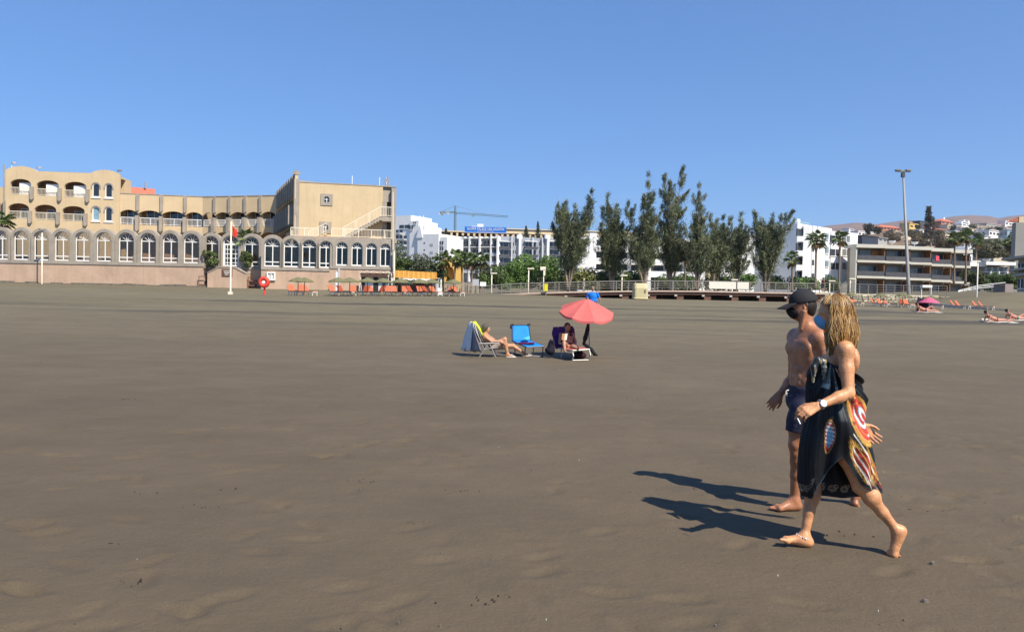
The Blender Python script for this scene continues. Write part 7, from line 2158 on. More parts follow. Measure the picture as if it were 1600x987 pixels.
# ------------------------------------------------------------------ beach bar at the hotel corner
def beach_bar():
    T = thing('beach_bar', onground(590, 74), 'beach bar kiosk with orange awning, white front and bobbled frame at the hotel corner', 'kiosk')
    p = Plane(560, 75.6, 684, 75.6); uz = p.uz
    zg = float(gz(-13, 75)) - .1
    u0, u1 = uz(562.5, 440)[0], uz(612.5, 440)[0]; z1 = uz(590, 427)[1]
    mb = MB(); p.box(mb, u0, u1, zg, z1 - .2, -.9, -.5); mb.build('back_wall', mat('bar_white', (.66, .66, .63), .8, .08, 3), T)
    mb = MB(); p.box(mb, u0, u1, z1 - .35, z1, -.9, .1); mb.build('lintel', M_DARKW, T)
    for (a, b, m) in ((564, 569, M_DARKIN), (582, 590, M_DARKIN), (596, 601, M_WIN), (604, 609, M_WIN)):
        g = MB(); p.box(g, uz(a, 440)[0], uz(b, 440)[0], zg, z1 - .4, -.5, -.46); g.build('opening', m, T)
    # frame studded with pale shells
    rng = random.Random(6); g = MB()
    def stud(u, z):
        c = p.pt(u, z, .15); r = rng.uniform(.05, .085); g.lathe(c, [(.005, -r), (r, -.3 * r), (r * .9, .4 * r), (.005, r)], 6)
    for u in (u0, uz(607.5, 440)[0], u1 - .05):
        z = zg
        while z < z1: stud(u + rng.uniform(-.06, .06), z); z += .13
    u = u0
    while u < u1: stud(u, z1 + .12 + .06 * math.sin(u * 9)); u += .15
    g.build('shell_frame', mat('bar_shells', (.66, .62, .52), .8, .2, 6), T)['kind'] = 'stuff'
    # white column with a grey pillar left of the bar
    for (px, w, m, y0) in ((526.5, .16, M_WHITE, 425), (529.5, .14, M_SHW, 418)):
        g = MB(); u = uz(px, 440)[0]; g.tube([p.pt(u, zg, .2), p.pt(u, uz(px, y0)[1], .2)], w, 8); g.build('column', m, T)
    # orange awning: planks side by side, and pale side walls
    ua, ub = uz(617, 430)[0], uz(683, 430)[0]; n = 26
    for i in range(n):
        a, b = ua + (ub - ua) * i / n, ua + (ub - ua) * (i + 1) / n
        px = 617 + 66 * (i + .5) / n; zt = uz(px, 422.3 + 3.4 * (i + .5) / n)[1]; zb = uz(px, 433.6 + 2.5 * (i + .5) / n)[1]
        g = MB(); p.box(g, a + .01, b - .012, zb, zt, .20 + .02 * (i % 2), .26 + .03 * (i % 3) / 2); g.build('plank', mat('orange_board_%d' % (i % 3), ((.72, .36, .07), (.66, .31, .055), (.76, .41, .10))[i % 3], .8, .12, 3), T)
    zc = uz(650, 437)[1]; za = uz(650, 432.5)[1]
    g = MB(); p.box(g, ua, ub, za - .1, za - .02, -3, .2); g.build('canopy_roof', M_ROOFW, T)
    g = MB(); us_ = np.linspace(ua + .5, ub - .6, 9)
    for i in range(8):
        a, b = us_[i], us_[i + 1]; z = zc
        g.add([p.pt(a, za - .1, .05), p.pt(b, za - .1, .05), p.pt(b, z - .12 * ((i + 1) % 2), .9), p.pt(a, z - .12 * (i % 2), .9)], [(0, 3, 2, 1), (0, 1, 2, 3)])
    g.build('white_awning', M_WHITE, T)
    for (a, b, m) in ((617, 622, M_WOOD), (622, 632, M_SHW), (636, 642, M_WHITE), (646, 658, M_DARKIN), (660, 670, mat('straw_wall', (.42, .36, .20), .9)), (672, 683, M_SHW)):
        g = MB(); p.box(g, uz(a, 440)[0], uz(b, 440)[0], zg, za - .1, -2.0, -1.9); g.build('wall', m, T)
    g = MB(); p.box(g, uz(640, 440)[0], uz(680, 440)[0], zg, zg + .9, -.6, -.3); g.build('counter', M_DARKW, T)
beach_bar()
# pale palm post with shell studs beside the bar: white carved stand
b = G(687, 460.5); T = thing('menu_stand', b, 'white carved stand with pegs among the last sunbeds right of the bar', 'stand')
k = mpp(b.y)
mb = MB(); mb.box((b.x - 3 * k, b.y - .1, b.z), (b.x + 3.4 * k, b.y + .2, b.z + 11 * k)); mb.build('body', M_WHITE, T)
mb = MB(); mb.box((b.x + 1 * k, b.y - .12, b.z + 11 * k), (b.x + 2.8 * k, b.y + .12, b.z + 24 * k)); mb.build('post', M_WHITE, T)
for i in range(4): mb = MB(); z = b.z + (4 + 4 * i) * k; mb.box((b.x - 4.4 * k, b.y - .14, z), (b.x - 3 * k, b.y - .02, z + 1.6 * k)); mb.build('peg', M_WHITE, T)

# ------------------------------------------------------------------ sun loungers and thatch parasols
ORANGE = mat('orange_mattress', (.43, .125, .062), .75, .10, 3); WPLAS = mat('white_plastic', (.74, .72, .66), .5, .05, 4)
ORSHADE = mat('shaded_orange_mattress', (.30, .062, .03), .8, .1, 3)  # same orange mattress with shade put into a darker colour
def bed_proto(loc, m):
    T = thing('sun_lounger', loc, 'x', 'sun lounger', 'orange sun loungers in rows')
    ox, oy, oz = loc
    # lies along -y (foot to the sea); backrest raised
    g = MB(); g.cbox((ox, oy - .25, oz + .31), (.62, 1.35, .05)); g.build('frame', WPLAS, T)
    for sx in (-1, 1):
        for yy in (-.85, .38):
            g = MB(); g.tube([(ox + sx * .27, oy + yy, oz - .05), (ox + sx * .27, oy + yy, oz + .30)], .035, 6); g.build('leg', WPLAS, T)
    g = MB(); n = 6
    def slab(pts, w, t, g):
        k = len(g.v)
        for (y, z) in pts:
            for sx, dz in ((-w, 0), (w, 0), (w, t), (-w, t)): g.v.append((ox + sx, oy + y, oz + z + dz))
        for i in range(len(pts) - 1):
            a = k + 4 * i; b = a + 4
            for j in range(4): g.f.append((a + j, b + j, b + (j + 1) % 4, a + (j + 1) % 4)); g.m.append(0)
        g.f.append((k, k + 1, k + 2, k + 3)); e = k + 4 * (len(pts) - 1); g.f.append((e + 3, e + 2, e + 1, e)); g.m += [0, 0]
    slab([(-.92, .34), (-.90, .345), (-.3, .345), (.32, .345)], .31, .07, g); g.build('mattress', m, T)
    g = MB(); slab([(.33, .36), (.50, .55), (.66, .75), (.80, .93), (.82, .94)], .31, .07, g); g.build('backrest', m, T)
    g = MB(); g.tube([(ox - .25, oy + .62, oz + .70), (ox - .25, oy + .78, oz + .30)], .02, 5); g.build('prop', WPLAS, T)
    return T
BP = [bed_proto((0, -520, 0), ORANGE), bed_proto((4, -520, 0), ORSHADE)]
bused = set()
def put_bed(px, py, turn, kind, label, sc=.86, lift=0.0):
    b = G(px, py); T = BP[kind]; loc = Vector((b.x, b.y + .7, float(gz(b.x, b.y + .7)) + lift))
    if kind not in bused:
        bused.add(kind); T.location = loc; T.rotation_euler = (0, 0, turn); T.scale = (sc,) * 3; T['label'] = label
    else: copy_tree(T, loc, turn, sc, label)
LB = [453, 465, 479, 519, 534, 549, 566, 578, 589, 604, 616, 631, 644, 657, 668, 679, 701, 714]
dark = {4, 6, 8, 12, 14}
rd = random.Random(12)
for i, px in enumerate(LB):
    put_bed(px, 461.3 + .004 * (px - 450), rd.choice([-.55, -.25, .2, .5, .75, .95]), 1 if i in dark else 0, 'orange sun lounger, %s from the left in the row before the hotel and bar' % ordn(i))
RB = [(1334, 477, .6), (1344, 477.5, .5), (1376, 479, .6), (1385.5, 479.5, .4), (1395, 479.5, .55), (1417, 480, -.3), (1426, 480.5, .1), (1468, 482.5, .8), (1503, 482.5, .7), (1511, 483.0, .6), (1538, 483.5, .6), (1548, 484, .7)]
for i, (px, py, tn) in enumerate(RB):
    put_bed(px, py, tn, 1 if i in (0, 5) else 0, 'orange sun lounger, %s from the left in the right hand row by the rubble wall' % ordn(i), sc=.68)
THATCH = mat('dry_thatch', (.17, .165, .085), .95, .3, 9, bump=.05, bscale=22)
def thatch_proto(loc):
    T = thing('thatch_parasol', loc, 'x', 'parasol', 'thatched parasols over the sun loungers')
    ox, oy, oz = loc; g = MB(); g.tube([(ox, oy, oz - .3), (ox, oy, oz + 2.05)], .05, 8); g.build('pole', M_WOOD, T)
    g = MB(); rg = random.Random(3)
    g.lathe((ox, oy, oz), [(.04, 2.28), (.35, 2.16), (.75, 1.98), (1.12, 1.80), (1.20, 1.70), (1.05, 1.76), (.1, 2.05)], 18, wob=lambda q, i: 1 + (.06 * math.sin(q * 9 + i) + .04 * math.sin(q * 5)) * (i > 1))
    g.build('thatch', THATCH, T)
    g = MB()
    for i in range(70):
        a = rg.uniform(0, 6.28); r = rg.uniform(1.08, 1.2); p_ = Vector((ox + r * math.cos(a), oy + r * math.sin(a), oz + 1.75)); e = p_ + Vector((.06 * math.cos(a), .06 * math.sin(a), -rg.uniform(.08, .2))); t_ = Vector((-math.sin(a), math.cos(a), 0)) * .03
        g.add([p_ - t_, p_ + t_, e], [(0, 1, 2)])
    g.build('fringe', THATCH, T)['kind'] = 'stuff'
    return T
TP = thatch_proto((0, -540, 0)); first = True
TH = [(461, 462, 432.5), (471, 462, 433), (524.5, 462.5, 433), (543, 462.5, 433), (571, 462.5, 433.5), (596, 462.8, 434), (624, 463, 434.5), (653, 463, 435.5), (673, 463, 435.5), (707, 463, 436)]
THR = [(1335, 477, 456.5), (1383, 479, 458), (1418, 480.5, 457.5), (1463, 482, 461.5)]
for i, (px, fy, ty) in enumerate(TH + THR):
    b = G(px, fy); h = (P(px, ty, b.y + .8) - Vector((0, 0, float(gz(b.x, b.y + .8))))).z; sc = h / 2.28
    loc = (b.x, b.y + .8, float(gz(b.x, b.y + .8)))
    lab = ('thatched parasol, %s from the left in the row before the hotel and bar' % ordn(i)) if i < len(TH) else ('thatched parasol, %s from the left before the rubble wall' % ordn(i - len(TH)))
    sxy = 9.6 * mpp(b.y) / 1.2 / max(sc, .1)
    if first: first = False; o = TP; o.location = loc; o['label'] = lab
    else: o = copy_tree(TP, loc, i * .9, 1, lab)
    o.scale = (sc * 1.0, sc * 1.0, sc)
# low driftwood posts and rope by the right sunbeds
T = thing('beach_shower', onground(1444, 74), 'white topped beach shower frame beside the floodlight mast', 'shower')
a, b = P(1440, 447, 74), P(1455, 447.5, 74); mb = MB(); mb.box((a.x, 73.8, a.z - .12), (b.x, 74.3, a.z + .12)); mb.build('canopy', M_WHITE, T)
for v in (a, b): mb = MB(); mb.tube([Vector((v.x, 74, a.z - 2.2)), Vector((v.x, 74, a.z))], .05, 6); mb.build('post', M_WHITE, T)
# ------------------------------------------------------------------ the group under the red parasol
D0 = float(G(790, 557).y)
KP = mpp(D0)
def gnd(v):
    v = np.array(v, float); v[2] = float(gz(v[0], v[1])); return v
def head_on(B, hc, f, sc=1.0):
    f = nrmz(f); s = nrmz(np.cross((0, 0, 1), f)); u = np.cross(f, s)
    B.ell(hc, (.096 * sc, .076 * sc, .108 * sc), [f, s, u], .02); B.ell(hc + f * .035 - u * .07, (.058, .052, .055), [f, s, u], .03)
    B.cone(hc + f * .092 - u * .01, hc + f * .114 - u * .042, .010, .015, .012)
    for q in (-1, 1):
        B.ell(hc + s * q * .078 - u * .02, (.018, .010, .030), [f, s, u], .008)
        B.ell(hc + s * q * .032 + f * .090 + u * .002, (.014, .018, .010), [f, s, u], .008, sub=True)
    B.cone(hc + f * .096 - u * .072 - s * .02, hc + f * .096 - u * .072 + s * .02, .007, .007, .006)
    return f, s, u
def seated_man():
    o = gnd(J(772, 556, D0 + .1))
    T = thing('person', o, 'grey haired man in a folding beach chair resting his hand on his raised knee', 'person')
    B = Body(); q = D0
    hip = J(771, 541, q); ch = J(761, 529, q); nk = J(758.5, 520.5, q); hc = J(760.0, 512.5, q)
    ax = np.array([0, -1., 0]); up = nrmz(ch - hip); fw = np.cross(up, ax); fw = fw if fw[0] > 0 else -fw; Bt = [ax, fw, up]
    B.ell(ch, (.18, .12, .19), Bt, .03); B.ell((ch + hip) / 2 + fw * .03, (.165, .13, .16), Bt, .04); B.ell(hip, (.17, .13, .12), Bt, .04)
    B.cone(nk - [0, 0, .02], hc - [0, 0, .05], .058, .055, .03)
    head_on(B, hc, (.93, -.28, -.08))
    ls, rs = J(757, 525, q + .19), J(758, 525.5, q - .19)          # his right arm is the near one
    for s_, e_, w_, h_ in ((rs, J(768, 533.5, q - .24), J(781, 532.5, q - .16), J(786, 535, q - .15)), (ls, J(770, 534, q + .26), J(782, 536, q + .2), J(786, 537, q + .18))):
        B.ell(s_, (.06, .06, .07), None, .03); B.chain([s_, e_], [.052, .040], .02); B.chain([e_, w_], [.040, .027], .02)
        add_hand(B, w_, h_ - w_, (0.2, 0, -1), .5, 1.0, thumb_side=-1)
    k1 = J(788.5, 530, q - .12); a1 = J(793, 552.5, q - .14); k2 = J(802, 540.5, q + .10); a2 = J(818.5, 551.5, q + .10)
    h1, h2 = hip + [0, -.09, 0], hip + [0, .09, 0]
    for h_, k_, a_ in ((h1, k1, a1), (h2, k2, a2)):
        B.chain([h_, (h_ + k_) / 2, k_], [.092, .082, .060], .03); B.chain([k_, k_ * .65 + a_ * .35, a_], [.058, .056, .036], .02)
        B.ell(k_ + [.01, 0, .01], (.05, .05, .05), None, .02)
    hl = gnd(a1 + [-.03, 0, 0]); bl = gnd(a1 + [.15, 0, 0]); add_foot(B, a1, hl, bl, (0, 1, 0), 1.0)
    hl2 = gnd(a2 + [-.03, 0, 0]); bl2 = gnd(a2 + [.15, 0, .0]); bl2[2] += .03; add_foot(B, a2, hl2, bl2, (0, -1, 0), 1.0)
    B.build('body', skin('bather_skin', (.45, .225, .125)), T, .012)
    H = Body(); H.ell(hc + [-.022, 0, .020], (.118, .102, .116), None, .01); H.ell(hc + [-.06, 0, -.05], (.07, .08, .07), None, .03); H.clip(hc + np.array([.062, -.02, 0]), (1, -.3, -.55))
    H.build('hair', mat('grey_hair', (.085, .075, .065), .8, .5, 40, bump=.008, bscale=60), T, .010)
    Q = Body(); Q.ell(hip, (.18, .14, .125), Bt, .03); Q.cone(hip + [0, -.09, 0], h1 * .5 + k1 * .5, .103, .098, .03); Q.cone(hip + [0, .09, 0], h2 * .5 + k2 * .5, .103, .098, .03)
    Q.clip(hip + up * .07, up); Q.clip(h1 * .5 + k1 * .5, nrmz(k1 - h1))
    Q.build('swim_shorts', mat('pale_shorts', (.42, .34, .27), .8, .2, 14), T, .012)
    for a_, g_ in ((hl, bl), (hl2, bl2)):
        mb = MB(); f = nrmz(g_ - a_); n = 10; m_ = (a_ + g_) / 2 + f * .03
        ring = [m_ + f * .145 * math.cos(t) + np.array([0, 1, 0]) * .05 * math.sin(t) for t in np.linspace(0, 6.283, n + 1)[:-1]]
        mb.add([p + [0, 0, -.004] for p in ring] + [p + [0, 0, .014] for p in ring], [tuple(range(n))[::-1], tuple(range(n, 2 * n))] + [(i, (i + 1) % n, n + (i + 1) % n, n + i) for i in range(n)])
        mb.tube([m_ + f * .10 + [0, 0, .03], m_ + f * .03 + [0, -.05, .045], m_ + f * .03 + [0, 0, .075], m_ + f * .03 + [0, .05, .045], m_ + f * .10 + [0, 0, .03]], .010, 5)
        mb.build('flip_flop', mat('white_flipflop', (.70, .68, .62), .7), T)
    # the folding chair
    C = thing('beach_chair', gnd(J(762, 556, q)), 'grey folding beach chair with crossed legs under the seated man', 'chair')
    fr = mat('grey_tube', (.42, .41, .39), .4, .05, 5, metal=.5); w = .29
    sb, sf = J(757, 544, q), J(779, 541.5, q); bt = J(739, 504, q)
    def seat_cloth(pts, name, m):
        mb = MB(); k = 0
        for p in pts: mb.v += [tuple(np.array(p) + [0, -w, 0]), tuple(np.array(p) + [0, w, 0])]
        for i in range(len(pts) - 1): mb.f.append((2 * i, 2 * i + 1, 2 * i + 3, 2 * i + 2)); mb.m.append(0)
        ob = mb.build(name, m, C); ob.modifiers.new('t', 'SOLIDIFY').thickness = .02
    dk = mat('dark_canvas', (.05, .05, .055), .8)
    seat_cloth([sb, (sb + sf) / 2 + [0, 0, -.04], sf], 'seat', dk); seat_cloth([sb, (sb + bt) / 2 + [-.03, 0, 0], bt], 'backrest', dk)
    for s in (-1, 1):
        e = np.array([0, s * (w + .02), 0])
        for a, b, nm in ((J(763, 537, q), gnd(J(750, 554.5, q)), 'leg'), (J(766, 537, q), gnd(J(775, 557, q)), 'leg'), (J(750, 535.5, q), J(780, 535, q), 'armrest'), (sb, bt, 'back_tube'), (sb, sf, 'seat_tube')):
            mb = MB(); mb.tube([a + e, b + e], .022 if nm == 'armrest' else .016, 6); mb.build(nm, fr, C)
    # towels over the chair back
    tw = thing('beach_towel', gnd(J(745, 556, q)), 'yellow towel over the top of the beach chair back', 'towel')
    def drape(pts, wa, wb, name, m, par, sd, fold=.02, lx=0.0, ly=1.0):
        mb = MB(); n = 15; rr = random.Random(sd)
        P_ = []
        for i in range(len(pts) - 1):
            for t in np.linspace(0, 1, 5)[:-1]: P_.append(np.array(pts[i]) * (1 - t) + np.array(pts[i + 1]) * t)
        P_.append(np.array(pts[-1]))
        for i, p in enumerate(P_):
            t = i / (len(P_) - 1); wd = wa + (wb - wa) * t
            for j in range(n):
                s = (j / (n - 1) * 2 - 1); mb.v.append((p[0] + s * wd * lx * t + fold * t * math.sin(s * 8 + sd), p[1] + s * wd * ly, p[2] + fold * .5 * math.sin(s * 6 + sd * 2) * t))
        for i in range(len(P_) - 1):
            for j in range(n - 1): mb.f.append((i * n + j, i * n + j + 1, (i + 1) * n + j + 1, (i + 1) * n + j)); mb.m.append(0)
        ob = mb.build(name, m, par, smooth=True); ob.modifiers.new('t', 'SOLIDIFY').thickness = .012; return ob
    drape([J(755, 523, q), J(748, 510, q), J(742, 502.5, q), J(738, 503, q)], .27, .27, 'cloth', mat('yellow_towel', (.62, .70, .03), .95, .15, 20), tw, 1)
    tw = thing('beach_towel', gnd(J(736, 556, q)), 'white and grey towel hanging down behind the beach chair', 'towel')
    drape([J(753, 534, q), J(746.5, 521, q), J(740.5, 505, q), J(737, 503, q), J(735, 507, q), J(731, 525, q), J(727, 547.5, q)], .34, .42, 'cloth', mat('white_towel', (.62, .62, .62), .95, .12, 16), tw, 2, .04, -.30, .9)
    drape([J(739.5, 509, q - .36), J(739, 525, q - .36), J(738.5, 549, q - .36)], .12, .40, 'grey_half', mat('grey_towel', (.20, .20, .23), .95, .2, 16), tw, 3, .04, -.55, .8)
seated_man()

def lounger(name, pts_back, pts_seat, y0, w, m, label, frame_col):
    """folding steel lounger: back and seat polylines in (px, py); w half width"""
    T = thing(name, gnd(J(pts_seat[-1][0], 556, y0)), label, 'lounger')
    fr = mat('lounger_steel_' + frame_col, {'dark': (.05, .05, .06), 'light': (.45, .44, .42)}[frame_col], .4, .05, 4, metal=.4)
    return T, fr
def blue_lounger():
    q = D0 + .55
    T = thing('folding_lounger', gnd(J(830, 553, q)), 'bright blue empty folding lounger with raised back between the two bathers', 'lounger')
    fr = mat('lounger_steel_dark', (.05, .05, .06), .4, .05, 4, metal=.4); bl = mat('blue_canvas', (.008, .21, .62), .7, .08, 6)
    # it faces right and towards the camera
    hb = J(815, 534, q + .1); d = nrmz((.66, -.42, 0)); s = nrmz((-.52, -.85, 0)) ; s = nrmz(np.array([.62, .40, 0])) ; 
    s = nrmz((.85, -.25, 0)); d = nrmz((.80, -.60, 0))
    bl0, br0 = J(800.5, 532.5, q), J(829.5, 532.5, q + .05); bl1, br1 = J(800, 508, q + .30), J(826, 507.5, q + .33)
    f0, f1 = J(823, 542.5, q - .65), J(850.5, 541, q - .55)
    def sheet(c, name, m, sag=.03):
        mb = MB(); n = 8
        for i in range(n + 1):
            for j in range(n + 1):
                u, v = i / n, j / n; p = (np.array(c[0]) * (1 - u) + np.array(c[1]) * u) * (1 - v) + (np.array(c[3]) * (1 - u) + np.array(c[2]) * u) * v
                mb.v.append(tuple(p - np.array([0, 0, sag]) * math.sin(math.pi * u) * math.sin(math.pi * v)))
        for i in range(n):
            for j in range(n): mb.f.append((i * (n + 1) + j, (i + 1) * (n + 1) + j, (i + 1) * (n + 1) + j + 1, i * (n + 1) + j + 1)); mb.m.append(0)
        o = mb.build(name, m, T, smooth=True); o.modifiers.new('t', 'SOLIDIFY').thickness = .012
    sheet([bl0, br0, br1, bl1], 'backrest', bl); sheet([bl0, br0, f1, f0], 'seat', bl)
    for a, b in ((bl0, bl1), (br0, br1), (bl1, br1), (bl0, f0), (br0, f1), (f0, f1)):
        mb = MB(); mb.tube([a, b], .016, 6); mb.build('tube', fr, T)
    for c in (bl1, br1):
        mb = MB(); mb.tube([c + [-.04, 0, -.10], c + [-.02, 0, .01], c + [.05, 0, .02]], .028, 6); mb.build('corner_sleeve', fr, T)
    for a in (bl0 * .8 + f0 * .2, br0 * .8 + f1 * .2, bl0 * .1 + f0 * .9, br0 * .1 + f1 * .9):
        mb = MB(); g_ = gnd(a); mb.tube([a, g_], .015, 6); mb.build('leg', fr, T)
    for a, b in ((bl0 * .8 + f0 * .2, br0 * .8 + f1 * .2), (bl0 * .1 + f0 * .9, br0 * .1 + f1 * .9)):
        mb = MB(); mb.tube([gnd(a) + [0, 0, .015], gnd(b) + [0, 0, .015]], .013, 6); mb.build('foot_bar', fr, T)
    # things lying on it
    B_ = Body(); c = J(822, 531, q - .1); B_.ell(c + [0, 0, .02], (.10, .09, .055), None, .03); B_.ell(c + [.05, 0, .06], (.06, .05, .05), None, .03); B_.ell(c + [-.07, 0, .0], (.08, .06, .03), None, .03)
    t = thing('beach_towel', c, 'crumpled light blue towel on the blue lounger', 'towel'); B_.build('cloth', mat('light_blue_cloth', (.07, .40, .62), .9, .2, 20), t, .014)
    B_ = Body(); c = J(819, 536.5, q - .30); B_.ell(c, (.24, .10, .035), None, .03); B_.ell(c + [.2, 0, .01], (.10, .08, .035), None, .03)
    t = thing('folded_cloth', c, 'folded dark purple cloth on the seat of the blue lounger', 'cloth'); B_.build('cloth', mat('plum_cloth', (.075, .012, .06), .9, .3, 14), t, .014)
blue_lounger()

def seated_woman():
    q = D0 + .1
    T = thing('person', gnd(J(889, 553, q)), 'woman in a dark bikini reclining on the lounger in the shade of the red parasol', 'person')
    B = Body(); hip = J(890, 541.5, q - .05); ch = J(886.5, 527.5, q + .15); hc = J(886.5, 510.5, q + .22)
    ax = nrmz((1, .2, 0)); up = nrmz(ch - hip); fw = np.cross(ax, up); fw = fw if fw[1] < 0 else -fw; Bt = [ax, fw, up]
    B.ell(ch, (.155, .11, .17), Bt, .03); B.ell((ch + hip) / 2, (.14, .11, .16), Bt, .04); B.ell(hip, (.185, .13, .12), Bt, .04)
    B.cone(ch + up * .15, hc - [0, 0, .05], .052, .048, .03); head_on(B, hc, (.15, -.96, -.12), .97)
    for s in (-1, 1): B.ell(ch + ax * s * .075 + fw * .09, (.065, .055, .06), Bt, .03)
    for s, e_, w_ in ((-1, J(874, 536, q - .02), J(880.5, 538.5, q - .28)), (1, J(899.5, 533, q + .05), J(899.5, 541, q - .2))):
        sh = ch + ax * s * .17 + up * .10; B.ell(sh, (.05, .05, .06), None, .03); B.chain([sh, e_], [.045, .035], .02); B.chain([e_, w_], [.035, .023], .02)
        add_hand(B, w_, (.1 * -s, -.8, -.3), (0, .1, -1), .4, .95, thumb_side=s)
    for s, k_, a_ in ((-1, J(881.5, 527.0 + 8, q - .42), J(882.5, 548, q - .62)), (1, J(896, 542.5, q - .52), J(903, 545, q - .95))):
        h_ = hip + ax * s * .09; B.chain([h_, k_], [.088, .056], .03); B.chain([k_, a_], [.052, .032], .02)
        B.cone(a_, a_ + np.array([.02, -.12, .04 if s > 0 else -.02]), .034, .024, .02)
    B.build('body', skin('bather_skin_b', (.38, .19, .115)), T, .012)
    H = Body(); H.ell(hc + [0, .018, .02], (.092, .102, .104), None, .01); H.cone(hc + [.06, .06, -.03], hc + [.075, .05, -.14], .05, .03, .03); H.clip(hc + np.array([0, -.045, .0]), (0, -1, -.6))
    H.build('hair', mat('brown_hair', (.085, .040, .020), .7, .3, 40), T, .012)
    Q = Body(); Q.ell(hip, (.195, .14, .085), Bt, .03); Q.clip(hip + up * .06, up)
    Q.build('bikini_bottom', mat('dark_bikini', (.012, .012, .016), .8), T, .012)
    for s in (-1, 1):
        Q = Body(); Q.ell(ch + ax * s * .075 + fw * .100, (.062, .054, .050), Bt, .02); Q.build('bikini_top', mat('dark_bikini', (.012, .012, .016)), T, .012)
    bk = thing('paperback', J(881, 530, q - .4), 'small white and orange paperback held up by the shaded woman', 'book')
    mb = MB(); c = J(881.5, 531.5, q - .38)
    for s in (-1, 1):
        mb = MB(); u_ = nrmz((.75 * s, .35, .1)); v_ = nrmz((.12, .25, .95)); n_ = np.cross(u_, v_) * .008
        pts = [c, c + u_ * .075, c + u_ * .075 + v_ * .18, c + v_ * .18]; mb.box8([p - n_ for p in pts] + [p + n_ for p in pts]); mb.build('cover', mat('book_' + str(s), (.66, .60, .50) if s > 0 else (.60, .30, .14), .7), bk)
    # red lounger, purple towel on its back
    L = thing('folding_lounger', gnd(J(895, 556, q)), 'red canvas folding lounger with steel frame under the parasol', 'lounger')
    fr = mat('lounger_steel_light', (.40, .39, .37), .4, .05, 4, metal=.4); rd_ = mat('faded_red_canvas', (.42, .10, .075), .8, .1, 8)
    b0, b1 = J(870, 543, q + .15), J(901, 541, q + .25); t0, t1 = J(866, 512, q + .5), J(893, 511, q + .55); f0, f1 = J(894.5, 547.5, q - 1.05), J(921, 545.5, q - .85)
    def sheet(c, name, m, par):
        mb = MB(); mb.v = [tuple(p) for p in c]; mb.f = [(0, 1, 2, 3)]; mb.m = [0]; o = mb.build(name, m, par); o.modifiers.new('t', 'SOLIDIFY').thickness = .014
    sheet([b0, b1, f1, f0], 'seat', rd_, L); sheet([b0, b1, t1, t0], 'backrest', rd_, L)
    for a, b in ((b0, t0), (b1, t1), (t0, t1), (b0, f0), (b1, f1), (f0, f1)): mb = MB(); mb.tube([a, b], .017, 6); mb.build('tube', fr, L)
    for a in (b0 * .7 + f0 * .3, b1 * .7 + f1 * .3): mb = MB(); mb.tube([a, gnd(a)], .016, 6); mb.build('leg', fr, L)
    g0, g1 = gnd(f0 + [.0, .05, 0]), gnd(f1 + [.0, .05, 0])
    for a, g_ in ((f0, g0), (f1, g1)): mb = MB(); mb.tube([a + [0, .06, 0], (a + g_) / 2 + [.03, -.04, 0], g_], .016, 6); mb.build('leg', fr, L)
    mb = MB(); mb.tube([g0 + [0, 0, .015], g1 + [0, 0, .015]], .016, 6); mb.build('foot_bar', fr, L)
    tw = thing('beach_towel', gnd(J(870, 553, q)), 'deep purple towel covering the back of the red lounger', 'towel')
    mb = MB(); n = 9; c = [J(862, 521, q + .44), J(897, 514, q + .50), J(900, 541.5, q + .20), J(868, 545, q + .08)]; tp = [J(864.5, 511, q + .53), J(894, 509.5, q + .58)]
    rows = [(tp[0], tp[1]), (c[0], c[1]), (c[3], c[2])]
    for r_ in range(3):
        for j in range(n): u = j / (n - 1); p = rows[r_][0] * (1 - u) + rows[r_][1] * u + np.array([0, -.03 - .02 * math.sin(j * 2.1), .0]); mb.v.append(tuple(p))
    for r_ in range(2):
        for j in range(n - 1): mb.f.append((r_ * n + j, r_ * n + j + 1, (r_ + 1) * n + j + 1, (r_ + 1) * n + j)); mb.m.append(0)
    o = mb.build('cloth', mat('purple_towel', (.075, .022, .13), .95, .2, 14), tw, smooth=True); o.modifiers.new('t', 'SOLIDIFY').thickness = .015
    bg = thing('beach_bag', gnd(J(860, 551, q - .2)), 'dark navy bag standing left of the red lounger', 'bag')
    Bg = Body(); c = J(860.5, 541, q - .2); Bg.cone(c + [.0, 0, -.12], c + [.02, 0, .10], .12, .085, .02); Bg.ell(c + [-.03, 0, -.10], (.13, .11, .09), None, .03); Bg.clip(gnd(c) + [0, 0, .005], (0, 0, -1))
    Bg.build('body', mat('navy_bag', (.010, .009, .020), .8, .2, 10), bg, .014)
    mb = MB(); mb.tube([c + [-.05, -.1, .08], c + [-.02, -.11, .20], c + [.04, -.1, .17], c + [.05, -.1, .08]], .012, 6); mb.build('strap', mat('navy_bag', (.010, .009, .020)), bg)
    bg = thing('beach_bag', gnd(J(905, 553, q - .5)), 'dark bag lying in shadow under the red lounger', 'bag')
    Bg = Body(); c = gnd(J(905, 551, q - .35)); Bg.ell(c + [0, 0, .10], (.20, .14, .11), None, .03); Bg.clip(c + [0, 0, .003], (0, 0, -1)); Bg.build('body', mat('maroon_bag', (.035, .008, .012), .8), bg, .014)
    mb = MB(); mb.tube([c + [-.1, -.12, .17], c + [0, -.14, .26], c + [.1, -.12, .17]], .012, 6); mb.build('strap', mat('maroon_bag', (.035, .008, .012)), bg)
seated_woman()

